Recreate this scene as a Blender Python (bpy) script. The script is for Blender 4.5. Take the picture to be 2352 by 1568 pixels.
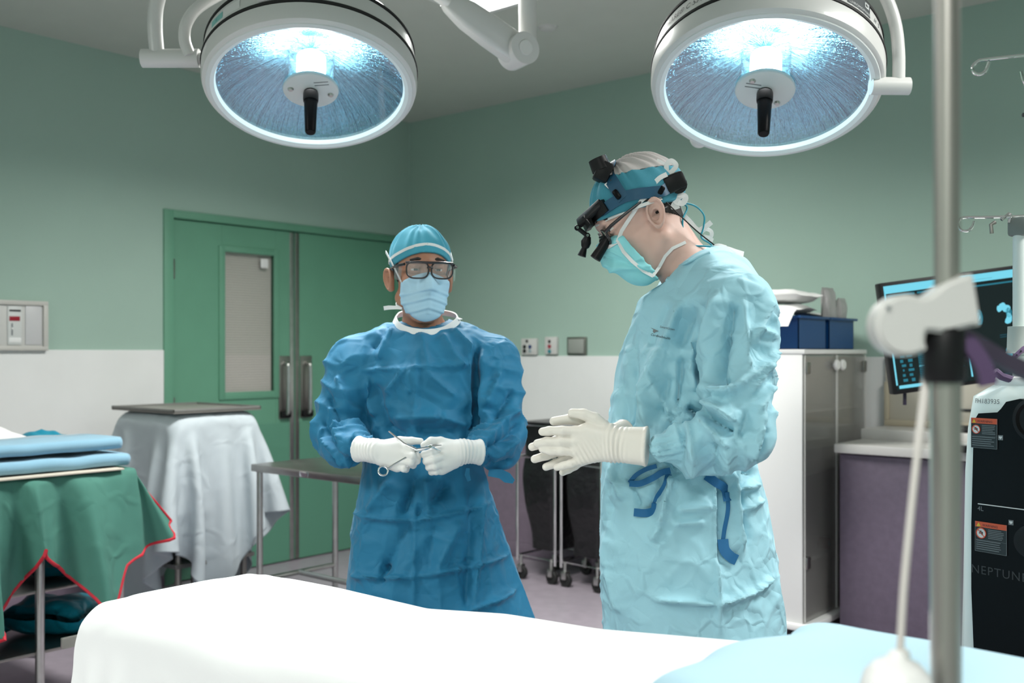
import bpy, bmesh, math, random
import numpy as np
from mathutils import Vector, Matrix, noise
from mathutils.bvhtree import BVHTree

random.seed(7)
for _o in list(bpy.data.objects):
    bpy.data.objects.remove(_o, do_unlink=True)
scene = bpy.context.scene
COL = scene.collection

# ------------------------------------------------------------------ camera
# room frame: wall_left is the plane x=0, wall_back the plane y=0, corner at (0,0)
FPX, CX, HY, CH = 2341.0, 1176.0, 808.0, 1.355       # focal length, principal column, horizon row (pixels), eye height
CAMX, CAMY = 5.36, -5.17
YAW = math.atan2(0.647, 0.7625)
cy_, sy_ = math.cos(YAW), math.sin(YAW)
cam_data = bpy.data.cameras.new('camera')
cam = bpy.data.objects.new('camera', cam_data)
COL.objects.link(cam)
cam.location = (CAMX, CAMY, CH)
cam.rotation_euler = (math.pi / 2, 0, YAW)
cam_data.sensor_width = 36.0
cam_data.lens = 36.0 * FPX / 2352.0
cam_data.shift_y = (HY - 784.0) / 2352.0
cam_data.clip_start = 0.05
cam_data.dof.use_dof = True
cam_data.dof.focus_distance = 2.42
cam_data.dof.aperture_fstop = 3.6
scene.camera = cam

# ------------------------------------------------------------------ world, lights, exposure
world = bpy.data.worlds.new('room_ambient')
scene.world = world
world.use_nodes = True
world.node_tree.nodes['Background'].inputs[0].default_value = (0.55, 0.72, 0.7, 1)
world.node_tree.nodes['Background'].inputs[1].default_value = 0.0
PANEL_STRENGTH = 2.5           # glow of the ceiling diffusers
PANEL_WATT = 88.0             # light each louvred ceiling panel throws down, the same for all four
PANEL_SPREAD = 150.0
LAMP_WATT = 3.5              # light each surgical lamp throws through its cover glass
scene.view_settings.view_transform = 'Standard'
scene.view_settings.look = 'None'
scene.view_settings.gamma = 1.0
scene.view_settings.use_curve_mapping = False
scene.view_settings.exposure = 0.0
scene.cycles.use_denoising = True
scene.cycles.max_bounces = 8
scene.cycles.sample_clamp_indirect = 6.0


def cam2room(X, Z, h):
    return Vector((CAMX + X * cy_ - Z * sy_, CAMY + X * sy_ + Z * cy_, h))


def pxc(u, v, Z):
    """pixel + depth -> camera-aligned coordinates (right, depth, height)"""
    return (u - CX) / FPX * Z, Z, CH + (HY - v) / FPX * Z


def pw(u, v, Z):
    return cam2room(*pxc(u, v, Z))


# ------------------------------------------------------------------ materials
def srgb(r, g, b):
    f = lambda c: (c / 255 / 12.92) if c / 255 <= 0.04045 else ((c / 255 + 0.055) / 1.055) ** 2.4
    return (f(r), f(g), f(b))


def mat(name, col, rough=0.5, metal=0.0, vary=0.0, vscale=6.0, bump=None, sheen=0.0, emit=None, estr=0.0,
        transl=0.0, spec=0.5, coat=0.0, crease=None, subsurf=0.0, aniso=None):
    m = bpy.data.materials.new(name)
    m.use_nodes = True
    nt = m.node_tree
    N, Lk = nt.nodes, nt.links
    b = N['Principled BSDF']
    b.inputs['Base Color'].default_value = (*col, 1)
    b.inputs['Roughness'].default_value = rough
    b.inputs['Metallic'].default_value = metal
    b.inputs['Specular IOR Level'].default_value = spec
    b.inputs['Sheen Weight'].default_value = sheen
    b.inputs['Coat Weight'].default_value = coat
    if subsurf:
        b.inputs['Subsurface Weight'].default_value = subsurf
        b.inputs['Subsurface Radius'].default_value = (0.012, 0.006, 0.004)
    if emit:
        b.inputs['Emission Color'].default_value = (*emit, 1)
        b.inputs['Emission Strength'].default_value = estr
    tc = N.new('ShaderNodeTexCoord')
    if vary:
        no = N.new('ShaderNodeTexNoise')
        no.inputs['Scale'].default_value = vscale
        no.inputs['Detail'].default_value = 5
        Lk.new(tc.outputs['Object'], no.inputs['Vector'])
        mr = N.new('ShaderNodeMapRange')
        mr.inputs['From Min'].default_value = 0.25
        mr.inputs['From Max'].default_value = 0.75
        mr.inputs['To Min'].default_value = 1 - vary
        mr.inputs['To Max'].default_value = 1 + vary
        Lk.new(no.outputs['Fac'], mr.inputs['Value'])
        mx = N.new('ShaderNodeVectorMath')
        mx.operation = 'SCALE'
        mx.inputs[0].default_value = col
        Lk.new(mr.outputs['Result'], mx.inputs['Scale'])
        Lk.new(mx.outputs['Vector'], b.inputs['Base Color'])
    last = None
    if bump:
        sc, st, dist = bump
        no2 = N.new('ShaderNodeTexNoise')
        no2.inputs['Scale'].default_value = sc
        no2.inputs['Detail'].default_value = 4
        if aniso:
            mp = N.new('ShaderNodeMapping')
            mp.inputs['Scale'].default_value = aniso
            Lk.new(tc.outputs['Object'], mp.inputs['Vector'])
            Lk.new(mp.outputs['Vector'], no2.inputs['Vector'])
        else:
            Lk.new(tc.outputs['Object'], no2.inputs['Vector'])
        bp = N.new('ShaderNodeBump')
        bp.inputs['Strength'].default_value = st
        bp.inputs['Distance'].default_value = dist
        Lk.new(no2.outputs['Fac'], bp.inputs['Height'])
        last = bp
    if crease:
        # crumpled non-woven cloth: thin raised crease lines between facets
        for sc, st, dist in crease:
            nz = N.new('ShaderNodeTexNoise')
            nz.inputs['Scale'].default_value = sc * 0.6
            Lk.new(tc.outputs['Object'], nz.inputs['Vector'])
            va = N.new('ShaderNodeVectorMath')
            va.operation = 'MULTIPLY_ADD'
            va.inputs[1].default_value = (0.35 / sc * 4,) * 3
            Lk.new(nz.outputs['Color'], va.inputs[0])
            Lk.new(tc.outputs['Object'], va.inputs[2])
            vo = N.new('ShaderNodeTexVoronoi')
            vo.feature = 'DISTANCE_TO_EDGE'
            vo.inputs['Scale'].default_value = sc
            Lk.new(va.outputs['Vector'], vo.inputs['Vector'])
            r1 = N.new('ShaderNodeMapRange')
            r1.inputs['From Max'].default_value = 0.22
            r1.inputs['To Min'].default_value = 1.0
            r1.inputs['To Max'].default_value = 0.0
            r1.interpolation_type = 'SMOOTHSTEP'
            Lk.new(vo.outputs['Distance'], r1.inputs['Value'])
            # creases fade in and out across the cloth
            nf = N.new('ShaderNodeTexNoise')
            nf.inputs['Scale'].default_value = sc * 0.45
            Lk.new(tc.outputs['Object'], nf.inputs['Vector'])
            r2 = N.new('ShaderNodeMapRange')
            r2.inputs['From Min'].default_value = 0.42
            r2.inputs['From Max'].default_value = 0.66
            Lk.new(nf.outputs['Fac'], r2.inputs['Value'])
            mu = N.new('ShaderNodeMath')
            mu.operation = 'MULTIPLY'
            Lk.new(r1.outputs['Result'], mu.inputs[0])
            Lk.new(r2.outputs['Result'], mu.inputs[1])
            bp = N.new('ShaderNodeBump')
            bp.inputs['Strength'].default_value = st
            bp.inputs['Distance'].default_value = dist
            Lk.new(mu.outputs['Value'], bp.inputs['Height'])
            if last:
                Lk.new(last.outputs['Normal'], bp.inputs['Normal'])
            last = bp
    if last:
        Lk.new(last.outputs['Normal'], b.inputs['Normal'])
    if transl:
        tr = N.new('ShaderNodeBsdfTranslucent')
        tr.inputs['Color'].default_value = (*col, 1)
        mxs = N.new('ShaderNodeMixShader')
        mxs.inputs['Fac'].default_value = transl
        Lk.new(b.outputs['BSDF'], mxs.inputs[1])
        Lk.new(tr.outputs['BSDF'], mxs.inputs[2])
        Lk.new(mxs.outputs['Shader'], N['Material Output'].inputs['Surface'])
    return m


def glass_mat(name, tint=(1, 1, 1), refl=0.12, rough=0.02, haze=0.0, hazecol=(0.8, 0.8, 0.8)):
    """thin pane: see-through, mirror-like at grazing angles, optional greyish film"""
    m = bpy.data.materials.new(name)
    m.use_nodes = True
    nt = m.node_tree
    N, Lk = nt.nodes, nt.links
    N.remove(N['Principled BSDF'])
    t = N.new('ShaderNodeBsdfTransparent')
    t.inputs['Color'].default_value = (*tint, 1)
    g = N.new('ShaderNodeBsdfGlossy')
    g.inputs['Roughness'].default_value = rough
    lw = N.new('ShaderNodeLayerWeight')
    lw.inputs['Blend'].default_value = 0.25
    mr = N.new('ShaderNodeMapRange')
    mr.inputs['To Min'].default_value = refl * 0.5
    mr.inputs['To Max'].default_value = min(1, refl * 5)
    Lk.new(lw.outputs['Fresnel'], mr.inputs['Value'])
    mx = N.new('ShaderNodeMixShader')
    Lk.new(mr.outputs['Result'], mx.inputs['Fac'])
    if haze:
        d = N.new('ShaderNodeBsdfDiffuse')
        d.inputs['Color'].default_value = (*hazecol, 1)
        mh = N.new('ShaderNodeMixShader')
        mh.inputs['Fac'].default_value = haze
        Lk.new(t.outputs['BSDF'], mh.inputs[1])
        Lk.new(d.outputs['BSDF'], mh.inputs[2])
        Lk.new(mh.outputs['Shader'], mx.inputs[1])
    else:
        Lk.new(t.outputs['BSDF'], mx.inputs[1])
    Lk.new(g.outputs['BSDF'], mx.inputs[2])
    Lk.new(mx.outputs['Shader'], N['Material Output'].inputs['Surface'])
    return m


M = {}
M['wall_green'] = mat('wall_green', (0.325, 0.455, 0.39), 0.75, vary=0.03, vscale=2, bump=(180, 0.08, 0.002))
M['wall_white'] = mat('wall_white', (0.74, 0.745, 0.74), 0.5, vary=0.02)
M['wall_mauve'] = mat('wall_mauve', (0.20, 0.155, 0.205), 0.6, vary=0.08, vscale=25)
M['ceiling'] = mat('ceiling_paint', (0.50, 0.53, 0.48), 0.85, vary=0.02)
M['floor'] = mat('floor_vinyl', (0.33, 0.29, 0.335), 0.32, vary=0.10, vscale=14)
M['door_green'] = mat('door_green', (0.115, 0.30, 0.20), 0.55, vary=0.04, vscale=4)
M['steel'] = mat('brushed_steel', (0.52, 0.52, 0.50), 0.32, 1.0, vary=0.1, vscale=20)
M['dark_steel'] = mat('dull_steel', (0.30, 0.29, 0.27), 0.38, 1.0, vary=0.1)
M['pole_steel'] = mat('pole_steel', (0.36, 0.345, 0.32), 0.40, 0.85, vary=0.06)
M['chrome'] = mat('chrome', (0.78, 0.78, 0.78), 0.1, 1.0)
M['black'] = mat('black_plastic', (0.007, 0.007, 0.008), 0.45, spec=0.25)
M['black_gloss'] = mat('black_gloss', (0.004, 0.004, 0.005), 0.35, spec=0.12)
M['black_rubber'] = mat('black_rubber', (0.012, 0.012, 0.012), 0.7)
M['lamp_white'] = mat('lamp_enamel', (0.66, 0.66, 0.645), 0.32, coat=0.25)
M['plastic_white'] = mat('white_plastic', (0.74, 0.74, 0.73), 0.4)
M['plastic_grey'] = mat('grey_plastic', (0.55, 0.55, 0.53), 0.45)
M['cream'] = mat('cream_laminate', (0.50, 0.47, 0.40), 0.5, vary=0.03)
M['paper'] = mat('paper_white', (0.78, 0.78, 0.77), 0.7, bump=(60, 0.4, 0.004))
M['print_dark'] = mat('dark_print', (0.02, 0.022, 0.025), 0.6)
M['print_grey'] = mat('grey_print', (0.16, 0.18, 0.19), 0.6)
M['print_white'] = mat('white_print', (0.62, 0.64, 0.64), 0.5)
M['print_red'] = mat('red_print', (0.55, 0.07, 0.03), 0.5)
M['glass'] = glass_mat('clear_pane', refl=0.10)

# ------------------------------------------------------------------ mesh helpers
IDN = Matrix.Identity(4)


class MB:
    """collects geometry for ONE mesh object"""

    def __init__(self):
        self.v, self.f, self.fm = [], [], []
        self.mi = 0

    def add(self, vs, fs):
        o = len(self.v)
        self.v += [tuple(p) for p in vs]
        self.f += [tuple(i + o for i in f) for f in fs]
        self.fm += [self.mi] * len(fs)
        return self

    def box(self, lo, hi, bevel=0.0, M4=None, seg=2):
        x0, y0, z0 = lo
        x1, y1, z1 = hi
        vs = [(x, y, z) for z in (z0, z1) for y in (y0, y1) for x in (x0, x1)]
        fs = [(0, 2, 3, 1), (4, 5, 7, 6), (0, 1, 5, 4), (2, 6, 7, 3), (0, 4, 6, 2), (1, 3, 7, 5)]
        if bevel > 0:
            bm = bmesh.new()
            bv = [bm.verts.new(p) for p in vs]
            for f in fs:
                bm.faces.new([bv[i] for i in f])
            bmesh.ops.bevel(bm, geom=list(bm.edges), offset=bevel, segments=seg, profile=0.5, affect='EDGES')
            bm.verts.index_update()
            vs = [tuple(v.co) for v in bm.verts]
            fs = [tuple(v.index for v in f.verts) for f in bm.faces]
            bm.free()
        if M4:
            vs = [M4 @ Vector(p) for p in vs]
        return self.add(vs, fs)

    def tube(self, pts, r, seg=12, closed=False, caps=True):
        P = [Vector(p) for p in pts]
        n = len(P)
        rs = r if isinstance(r, (list, tuple)) else [r] * n
        T = []
        for i in range(n):
            a = P[(i - 1) % n] if (closed or i > 0) else P[i]
            b = P[(i + 1) % n] if (closed or i < n - 1) else P[i]
            T.append((b - a).normalized())
        t0 = T[0]
        ref = Vector((0, 0, 1)) if abs(t0.z) < 0.9 else Vector((1, 0, 0))
        nrm = t0.cross(ref).normalized()
        vs, fs = [], []
        for i in range(n):
            t = T[i]
            nrm = (nrm - t * nrm.dot(t)).normalized()
            bn = t.cross(nrm)
            for k in range(seg):
                a = 2 * math.pi * k / seg
                vs.append(P[i] + (nrm * math.cos(a) + bn * math.sin(a)) * rs[i])
        m = n if closed else n - 1
        for i in range(m):
            for k in range(seg):
                a, b = i * seg + k, i * seg + (k + 1) % seg
                c, d = ((i + 1) % n) * seg + (k + 1) % seg, ((i + 1) % n) * seg + k
                fs.append((a, b, c, d))
        if caps and not closed:
            fs.append(tuple(reversed(range(seg))))
            fs.append(tuple((n - 1) * seg + k for k in range(seg)))
        return self.add(vs, fs)

    def cyl(self, p, q, r, r2=None, seg=20):
        return self.tube([p, q], [r, r if r2 is None else r2], seg)

    def lathe(self, prof, M4=None, seg=48, close=False, caps=True):
        """profile of (r, z) turned about z"""
        vs, fs = [], []
        n = len(prof)
        for (r, z) in prof:
            for k in range(seg):
                a = 2 * math.pi * k / seg
                vs.append(Vector((r * math.cos(a), r * math.sin(a), z)))
        for i in range(n if close else n - 1):
            j = (i + 1) % n
            for k in range(seg):
                k2 = (k + 1) % seg
                fs.append((i * seg + k, i * seg + k2, j * seg + k2, j * seg + k))
        if not close and caps:
            if prof[0][0] > 1e-6:
                fs.append(tuple(reversed(range(seg))))
            if prof[-1][0] > 1e-6:
                fs.append(tuple((n - 1) * seg + k for k in range(seg)))
        if M4:
            vs = [M4 @ p for p in vs]
        return self.add(vs, fs)

    def prism(self, outline, d0, d1, M4=None):
        """outline in local xy extruded from z=d0 to z=d1"""
        n = len(outline)
        vs = [Vector((x, y, d0)) for x, y in outline] + [Vector((x, y, d1)) for x, y in outline]
        fs = [tuple(reversed(range(n))), tuple(range(n, 2 * n))]
        fs += [(i, (i + 1) % n, n + (i + 1) % n, n + i) for i in range(n)]
        if M4:
            vs = [M4 @ p for p in vs]
        return self.add(vs, fs)

    def ball(self, c, r, seg=20, rings=12, M4=None):
        rx, ry, rz = r if isinstance(r, (tuple, list)) else (r, r, r)
        vs, fs = [], []
        for i in range(rings + 1):
            t = math.pi * i / rings
            for k in range(seg):
                a = 2 * math.pi * k / seg
                p = Vector((rx * math.sin(t) * math.cos(a), ry * math.sin(t) * math.sin(a), rz * math.cos(t)))
                vs.append((M4 @ p if M4 else p) + Vector(c))
        for i in range(rings):
            for k in range(seg):
                fs.append((i * seg + k, (i + 1) * seg + k, (i + 1) * seg + (k + 1) % seg, i * seg + (k + 1) % seg))
        return self.add(vs, fs)

    def ribbon(self, pts, width, nrm, thick=0.0012):
        """flat tape along pts; nrm = direction(s) across the thickness"""
        P = [Vector(p) for p in pts]
        n = len(P)
        vs, fs = [], []
        for i in range(n):
            t = (P[min(i + 1, n - 1)] - P[max(i - 1, 0)]).normalized()
            nn = Vector(nrm[i] if isinstance(nrm, list) else nrm)
            nn = (nn - t * nn.dot(t)).normalized()
            s = t.cross(nn)
            w = (width[i] if isinstance(width, list) else width) / 2
            for a, b in ((-w, -thick), (w, -thick), (w, thick), (-w, thick)):
                vs.append(P[i] + s * a + nn * b * 0.5)
        for i in range(n - 1):
            for k in range(4):
                fs.append((i * 4 + k, i * 4 + (k + 1) % 4, (i + 1) * 4 + (k + 1) % 4, (i + 1) * 4 + k))
        fs += [(3, 2, 1, 0), tuple((n - 1) * 4 + k for k in range(4))]
        return self.add(vs, fs)

    def build(self, name, m, parent=None, smooth=True, angle=35, loc=None):
        mats = m if isinstance(m, (list, tuple)) else [m]
        o = mesh_obj(name, self.v, self.f, mats[0], parent, smooth, angle)
        if len(mats) > 1:
            for mm in mats[1:]:
                o.data.materials.append(mm)
            o.data.polygons.foreach_set('material_index', self.fm)
        return o


def mesh_obj(name, v, f, m, parent=None, smooth=True, angle=35):
    me = bpy.data.meshes.new(name)
    me.from_pydata([tuple(p) for p in v] if not isinstance(v, np.ndarray) else v.tolist(), [],
                   f if not isinstance(f, np.ndarray) else f.tolist())
    bm = bmesh.new()
    bm.from_mesh(me)
    if len(bm.verts) < 30000:
        bmesh.ops.recalc_face_normals(bm, faces=list(bm.faces))
    if smooth:
        for fc in bm.faces:
            fc.smooth = True
        if angle and angle < 179:
            lim = math.radians(angle)
            for e in bm.edges:
                if len(e.link_faces) == 2 and e.calc_face_angle(0) > lim:
                    e.smooth = False
    bm.to_mesh(me)
    bm.free()
    me.materials.append(m)
    me.update()
    o = bpy.data.objects.new(name, me)
    COL.objects.link(o)
    if parent:
        o.parent = parent
    return o


def tag(o, label=None, cat=None, group=None, kind=None):
    if label:
        o['label'] = label
    if cat:
        o['category'] = cat
    if group:
        o['group'] = group
    if kind:
        o['kind'] = kind
    return o


def thing(name, label, cat, loc=(0, 0, 0), rotz=0.0, group=None):
    o = bpy.data.objects.new(name, None)
    o.empty_display_size = 0.1
    COL.objects.link(o)
    o.location = loc
    o.rotation_euler = (0, 0, rotz)
    return tag(o, label, cat, group)


def world_part(o, root):
    """mesh given in room coordinates -> child of root without moving it"""
    Mi = (Matrix.Translation(root.location) @ root.rotation_euler.to_matrix().to_4x4()).inverted()
    o.data.transform(Mi)
    o.parent = root
    return o


def struct(o, kind='structure'):
    o['kind'] = kind
    return o


def arc(c, r, a0, a1, n, plane='xz'):
    out = []
    for i in range(n + 1):
        a = math.radians(a0 + (a1 - a0) * i / n)
        p = [0, 0, 0]
        ax = {'x': 0, 'y': 1, 'z': 2}
        p[ax[plane[0]]] = r * math.cos(a)
        p[ax[plane[1]]] = r * math.sin(a)
        out.append(Vector(c) + Vector(p))
    return out


def catmull(pts, n=8):
    P = [Vector(p) for p in pts]
    P = [P[0] * 2 - P[1]] + P + [P[-1] * 2 - P[-2]]
    out = []
    for i in range(1, len(P) - 2):
        for k in range(n):
            t = k / n
            a, b, c, d = P[i - 1], P[i], P[i + 1], P[i + 2]
            out.append(0.5 * ((2 * b) + (c - a) * t + (2 * a - 5 * b + 4 * c - d) * t * t + (3 * b - a - 3 * c + d) * t ** 3))
    out.append(P[-2])
    return out


def text_mesh(txt, size, italic=0.0, spacing=1.0, extrude=0.0):
    """glyph outlines as (verts, faces) in local xy, origin at the left end of the baseline"""
    cu = bpy.data.curves.new('txt', 'FONT')
    cu.body = txt
    cu.size = size
    cu.shear = italic
    cu.space_character = spacing
    cu.extrude = extrude
    cu.resolution_u = 3
    o = bpy.data.objects.new('txt', cu)
    COL.objects.link(o)
    dg = bpy.context.evaluated_depsgraph_get()
    me = o.evaluated_get(dg).to_mesh()
    vs = [v.co.copy() for v in me.vertices]
    fs = [tuple(p.vertices) for p in me.polygons]
    o.evaluated_get(dg).to_mesh_clear()
    bpy.data.objects.remove(o, do_unlink=True)
    bpy.data.curves.remove(cu)
    return vs, fs


# ------------------------------------------------------------------ implicit surfaces (numpy surface nets)
def surface_nets(fn, lo, hi, h):
    lo = np.array(lo, np.float32)
    hi = np.array(hi, np.float32)
    n = np.ceil((hi - lo) / h).astype(int) + 1
    ax = [lo[i] + h * np.arange(n[i], dtype=np.float32) for i in range(3)]
    X, Y, Z = np.meshgrid(*ax, indexing='ij')
    f = fn(X, Y, Z).astype(np.float32)
    s = f < 0
    c = [(i, j, k) for i in (0, 1) for j in (0, 1) for k in (0, 1)]
    sl = lambda A, o: A[o[0]:n[0] - 1 + o[0], o[1]:n[1] - 1 + o[1], o[2]:n[2] - 1 + o[2]]
    cnt = sum(sl(s, o).astype(np.int8) for o in c)
    mask = (cnt > 0) & (cnt < 8)
    idx = np.argwhere(mask)
    if len(idx) == 0:
        raise ValueError('empty surface')
    I, J, K = idx.T
    pos = np.zeros((len(idx), 3), np.float32)
    num = np.zeros(len(idx), np.float32)
    for a in c:
        for d in range(3):
            if a[d] == 0:
                b = list(a)
                b[d] = 1
                fa = f[I + a[0], J + a[1], K + a[2]]
                fb = f[I + b[0], J + b[1], K + b[2]]
                cr = (fa < 0) != (fb < 0)
                t = np.where(cr, fa / np.where(cr, fa - fb, 1), 0)
                p = np.repeat(np.array([a], np.float32), len(idx), 0)
                p[:, d] += t
                pos[cr] += p[cr]
                num[cr] += 1
    pos = lo + (idx + pos / num[:, None]) * h
    vid = np.full(mask.shape, -1, np.int64)
    vid[I, J, K] = np.arange(len(idx))
    faces = []
    for d in range(3):
        e1, e2 = (d + 1) % 3, (d + 2) % 3
        shp = list(n)
        shp[d] -= 1
        A = [slice(None)] * 3
        A[d] = slice(0, n[d] - 1)
        B = [slice(None)] * 3
        B[d] = slice(1, n[d])
        sa, sb = s[tuple(A)], s[tuple(B)]
        q = np.argwhere(sa != sb)
        q = q[(q[:, e1] > 0) & (q[:, e2] > 0) & (q[:, e1] < n[e1] - 1) & (q[:, e2] < n[e2] - 1)]
        flip = sa[tuple(q.T)]
        def cell(o1, o2):
            r = q.copy()
            r[:, e1] += o1
            r[:, e2] += o2
            return vid[tuple(r.T)]
        v0, v1, v2, v3 = cell(-1, -1), cell(0, -1), cell(0, 0), cell(-1, 0)
        F = np.stack([v0, v1, v2, v3], 1)
        F[~flip] = F[~flip][:, ::-1]
        faces.append(F)
    F = np.concatenate(faces)
    F = F[(F >= 0).all(1)]
    return pos.astype(np.float64), F


def vnormals(V, F):
    n = np.cross(V[F[:, 2]] - V[F[:, 0]], V[F[:, 3]] - V[F[:, 1]])
    out = np.zeros_like(V)
    for k in range(4):
        np.add.at(out, F[:, k], n)
    return out / np.maximum(np.linalg.norm(out, axis=1, keepdims=True), 1e-12)


def relax(V, F, it=1, lam=0.5):
    E = np.concatenate([F[:, [0, 1]], F[:, [1, 2]], F[:, [2, 3]], F[:, [3, 0]]])
    for _ in range(it):
        acc = np.zeros_like(V)
        w = np.zeros(len(V))
        np.add.at(acc, E[:, 0], V[E[:, 1]])
        np.add.at(acc, E[:, 1], V[E[:, 0]])
        np.add.at(w, E[:, 0], 1)
        np.add.at(w, E[:, 1], 1)
        V = V + lam * (acc / np.maximum(w, 1)[:, None] - V)
    return V


def s_cone(p1, p2, r1, r2):
    """tapered capsule"""
    p1 = np.array(p1, np.float32)
    p2 = np.array(p2, np.float32)
    d = p2 - p1
    L2 = float(d @ d) + 1e-12

    def f(X, Y, Z):
        t = ((X - p1[0]) * d[0] + (Y - p1[1]) * d[1] + (Z - p1[2]) * d[2]) / L2
        t = np.clip(t, 0, 1)
        q = np.sqrt((X - p1[0] - t * d[0]) ** 2 + (Y - p1[1] - t * d[1]) ** 2 + (Z - p1[2] - t * d[2]) ** 2)
        return q - (r1 + (r2 - r1) * t)
    return f


def s_ell(c, r, R=None):
    """ellipsoid; R = 3x3 rows are the local axes"""
    def f(X, Y, Z):
        x, y, z = X - c[0], Y - c[1], Z - c[2]
        if R is not None:
            x, y, z = (R[0][0] * x + R[0][1] * y + R[0][2] * z, R[1][0] * x + R[1][1] * y + R[1][2] * z,
                       R[2][0] * x + R[2][1] * y + R[2][2] * z)
        k0 = np.sqrt((x / r[0]) ** 2 + (y / r[1]) ** 2 + (z / r[2]) ** 2)
        k1 = np.sqrt((x / r[0] ** 2) ** 2 + (y / r[1] ** 2) ** 2 + (z / r[2] ** 2) ** 2) + 1e-9
        return k0 * (k0 - 1) / k1
    return f


def smin(a, b, k):
    if k <= 0:
        return np.minimum(a, b)
    h = np.clip(0.5 + 0.5 * (b - a) / k, 0, 1)
    return b + (a - b) * h - k * h * (1 - h)


def smax(a, b, k):
    return -smin(-a, -b, k)


def s_union(prims, k):
    def f(X, Y, Z):
        r = None
        for p in prims:
            kk = k
            if isinstance(p, tuple):
                p, kk = p
            d = p(X, Y, Z)
            r = d if r is None else smin(r, d, kk)
        return r
    return f


def s_loft(rows, ex=2.0):
    """rows of (z, cx, cy, a, b): stacked super-ellipses"""
    rows = sorted(rows)
    A = np.array(rows, np.float32)

    def f(X, Y, Z):
        z = Z[0, 0, :]
        cx, cyy, a, b = [np.interp(z, A[:, 0], A[:, i]).astype(np.float32) for i in (1, 2, 3, 4)]
        u = np.abs(X - cx) / a
        v = np.abs(Y - cyy) / b
        q = (u ** ex + v ** ex) ** (1 / ex)
        d = (q - 1) * np.minimum(a, b)
        return np.maximum(d, np.maximum(Z - A[-1, 0], A[0, 0] - Z))
    return f


def sdf_obj(name, fn, lo, hi, h, m, parent, post=None, smooth_it=1):
    V, F = surface_nets(fn, lo, hi, h)
    V = relax(V, F, smooth_it)
    if post:
        V = post(V, vnormals(V, F), F)
    me = bpy.data.meshes.new(name)
    me.from_pydata(V.tolist(), [], F.tolist())
    me.polygons.foreach_set('use_smooth', [True] * len(me.polygons))
    me.materials.append(m)
    me.update()
    o = bpy.data.objects.new(name, me)
    COL.objects.link(o)
    o.parent = parent
    return o


def seg_dist2(P, a, b):
    """2-D distance in the (x,z) plane and position along the segment"""
    a = np.array(a)
    b = np.array(b)
    d = b - a
    q = P[:, [0, 2]]
    t = np.clip(((q - a) @ d) / (d @ d + 1e-12), 0, 1)
    return np.linalg.norm(q - a - t[:, None] * d, axis=1), t


def crumple(V, scale, seed, w=0.12):
    """0..1 crease lines between random cells, fading over the cloth"""
    out = np.zeros(len(V))
    off = Vector((seed * 3.1, seed * 1.7, seed * 5.3))
    for i, p in enumerate(V.tolist()):
        q = Vector(p) * scale + off
        d = noise.voronoi(q)[0]
        g = noise.noise(q * 0.35 + off)
        out[i] = math.exp(-((d[1] - d[0]) / w) ** 2) * min(1.0, max(0.0, 0.5 + 1.4 * g))
    return out


def nz(V, scale, seed):
    off = Vector((seed * 2.3, seed * 4.1, seed * 1.9))
    return np.array([noise.noise(Vector(p) * scale + off) for p in V.tolist()])


# ------------------------------------------------------------------ draped cloth (position based)
def drape_cloth(V0, nx, ny, col, steps=140, iters=10, grav=-0.0022, pin=None, damp=0.975, friction=0.35):
    """V0 (nx*ny,3) rest grid, col(P)->signed distance; returns settled positions"""
    P = V0.copy()
    Pp = P.copy()
    G = np.arange(nx * ny).reshape(nx, ny)
    cons = []

    def grp(a, b, stiff):
        L = np.linalg.norm(V0[a] - V0[b], axis=1)
        cons.append((a, b, L, stiff))
    for par in (0, 1):
        grp(G[par:-1:2, :].ravel(), G[par + 1::2, :].ravel(), 0.5)
        grp(G[:, par:-1:2].ravel(), G[:, par + 1::2].ravel(), 0.5)
    for par in (0, 1):
        grp(G[par:-1:2, :-1].ravel(), G[par + 1::2, 1:].ravel(), 0.35)
        grp(G[par:-1:2, 1:].ravel(), G[par + 1::2, :-1].ravel(), 0.35)
    bend = []
    for par in (0, 1, 2, 3):
        a, b = G[par:-2:4, :], G[par + 2::4, :]
        n = min(len(a), len(b))
        bend.append((a[:n].ravel(), b[:n].ravel()))
        a, b = G[:, par:-2:4], G[:, par + 2::4]
        n = min(a.shape[1], b.shape[1])
        bend.append((a[:, :n].ravel(), b[:, :n].ravel()))
    for a, b in bend:
        if len(a):
            grp(a, b, 0.10)
    e = 1e-3
    for s in range(steps):
        vel = (P - Pp) * damp
        Pp = P.copy()
        P = P + vel
        P[:, 2] += grav
        for it in range(iters):
            for a, b, L, st in cons:
                d = P[b] - P[a]
                l = np.linalg.norm(d, axis=1) + 1e-9
                c = (st * (l - L) / l)[:, None] * d
                P[a] += c
                P[b] -= c
            if pin is not None:
                P[pin] = V0[pin]
            if it % 3 == 2 or it == iters - 1:
                sd = col(P)
                m = sd < 0.004
                if m.any():
                    Q = P[m]
                    g = np.stack([col(Q + np.eye(3)[k] * e) - col(Q - np.eye(3)[k] * e) for k in range(3)], 1)
                    g /= np.linalg.norm(g, axis=1, keepdims=True) + 1e-9
                    P[m] = Q + g * (0.004 - sd[m])[:, None]
                    Pp[m] = Pp[m] * (1 - friction) + P[m] * friction
    return P


def grid_faces(nx, ny):
    G = np.arange(nx * ny).reshape(nx, ny)
    return np.stack([G[:-1, :-1].ravel(), G[1:, :-1].ravel(), G[1:, 1:].ravel(), G[:-1, 1:].ravel()], 1)


def rbox(lo, hi, r):
    c = (np.array(lo) + np.array(hi)) / 2
    hs = (np.array(hi) - np.array(lo)) / 2 - r

    def f(P):
        q = np.abs(P - c) - hs
        return np.linalg.norm(np.maximum(q, 0), axis=1) + np.minimum(q.max(axis=1), 0) - r
    return f


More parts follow.
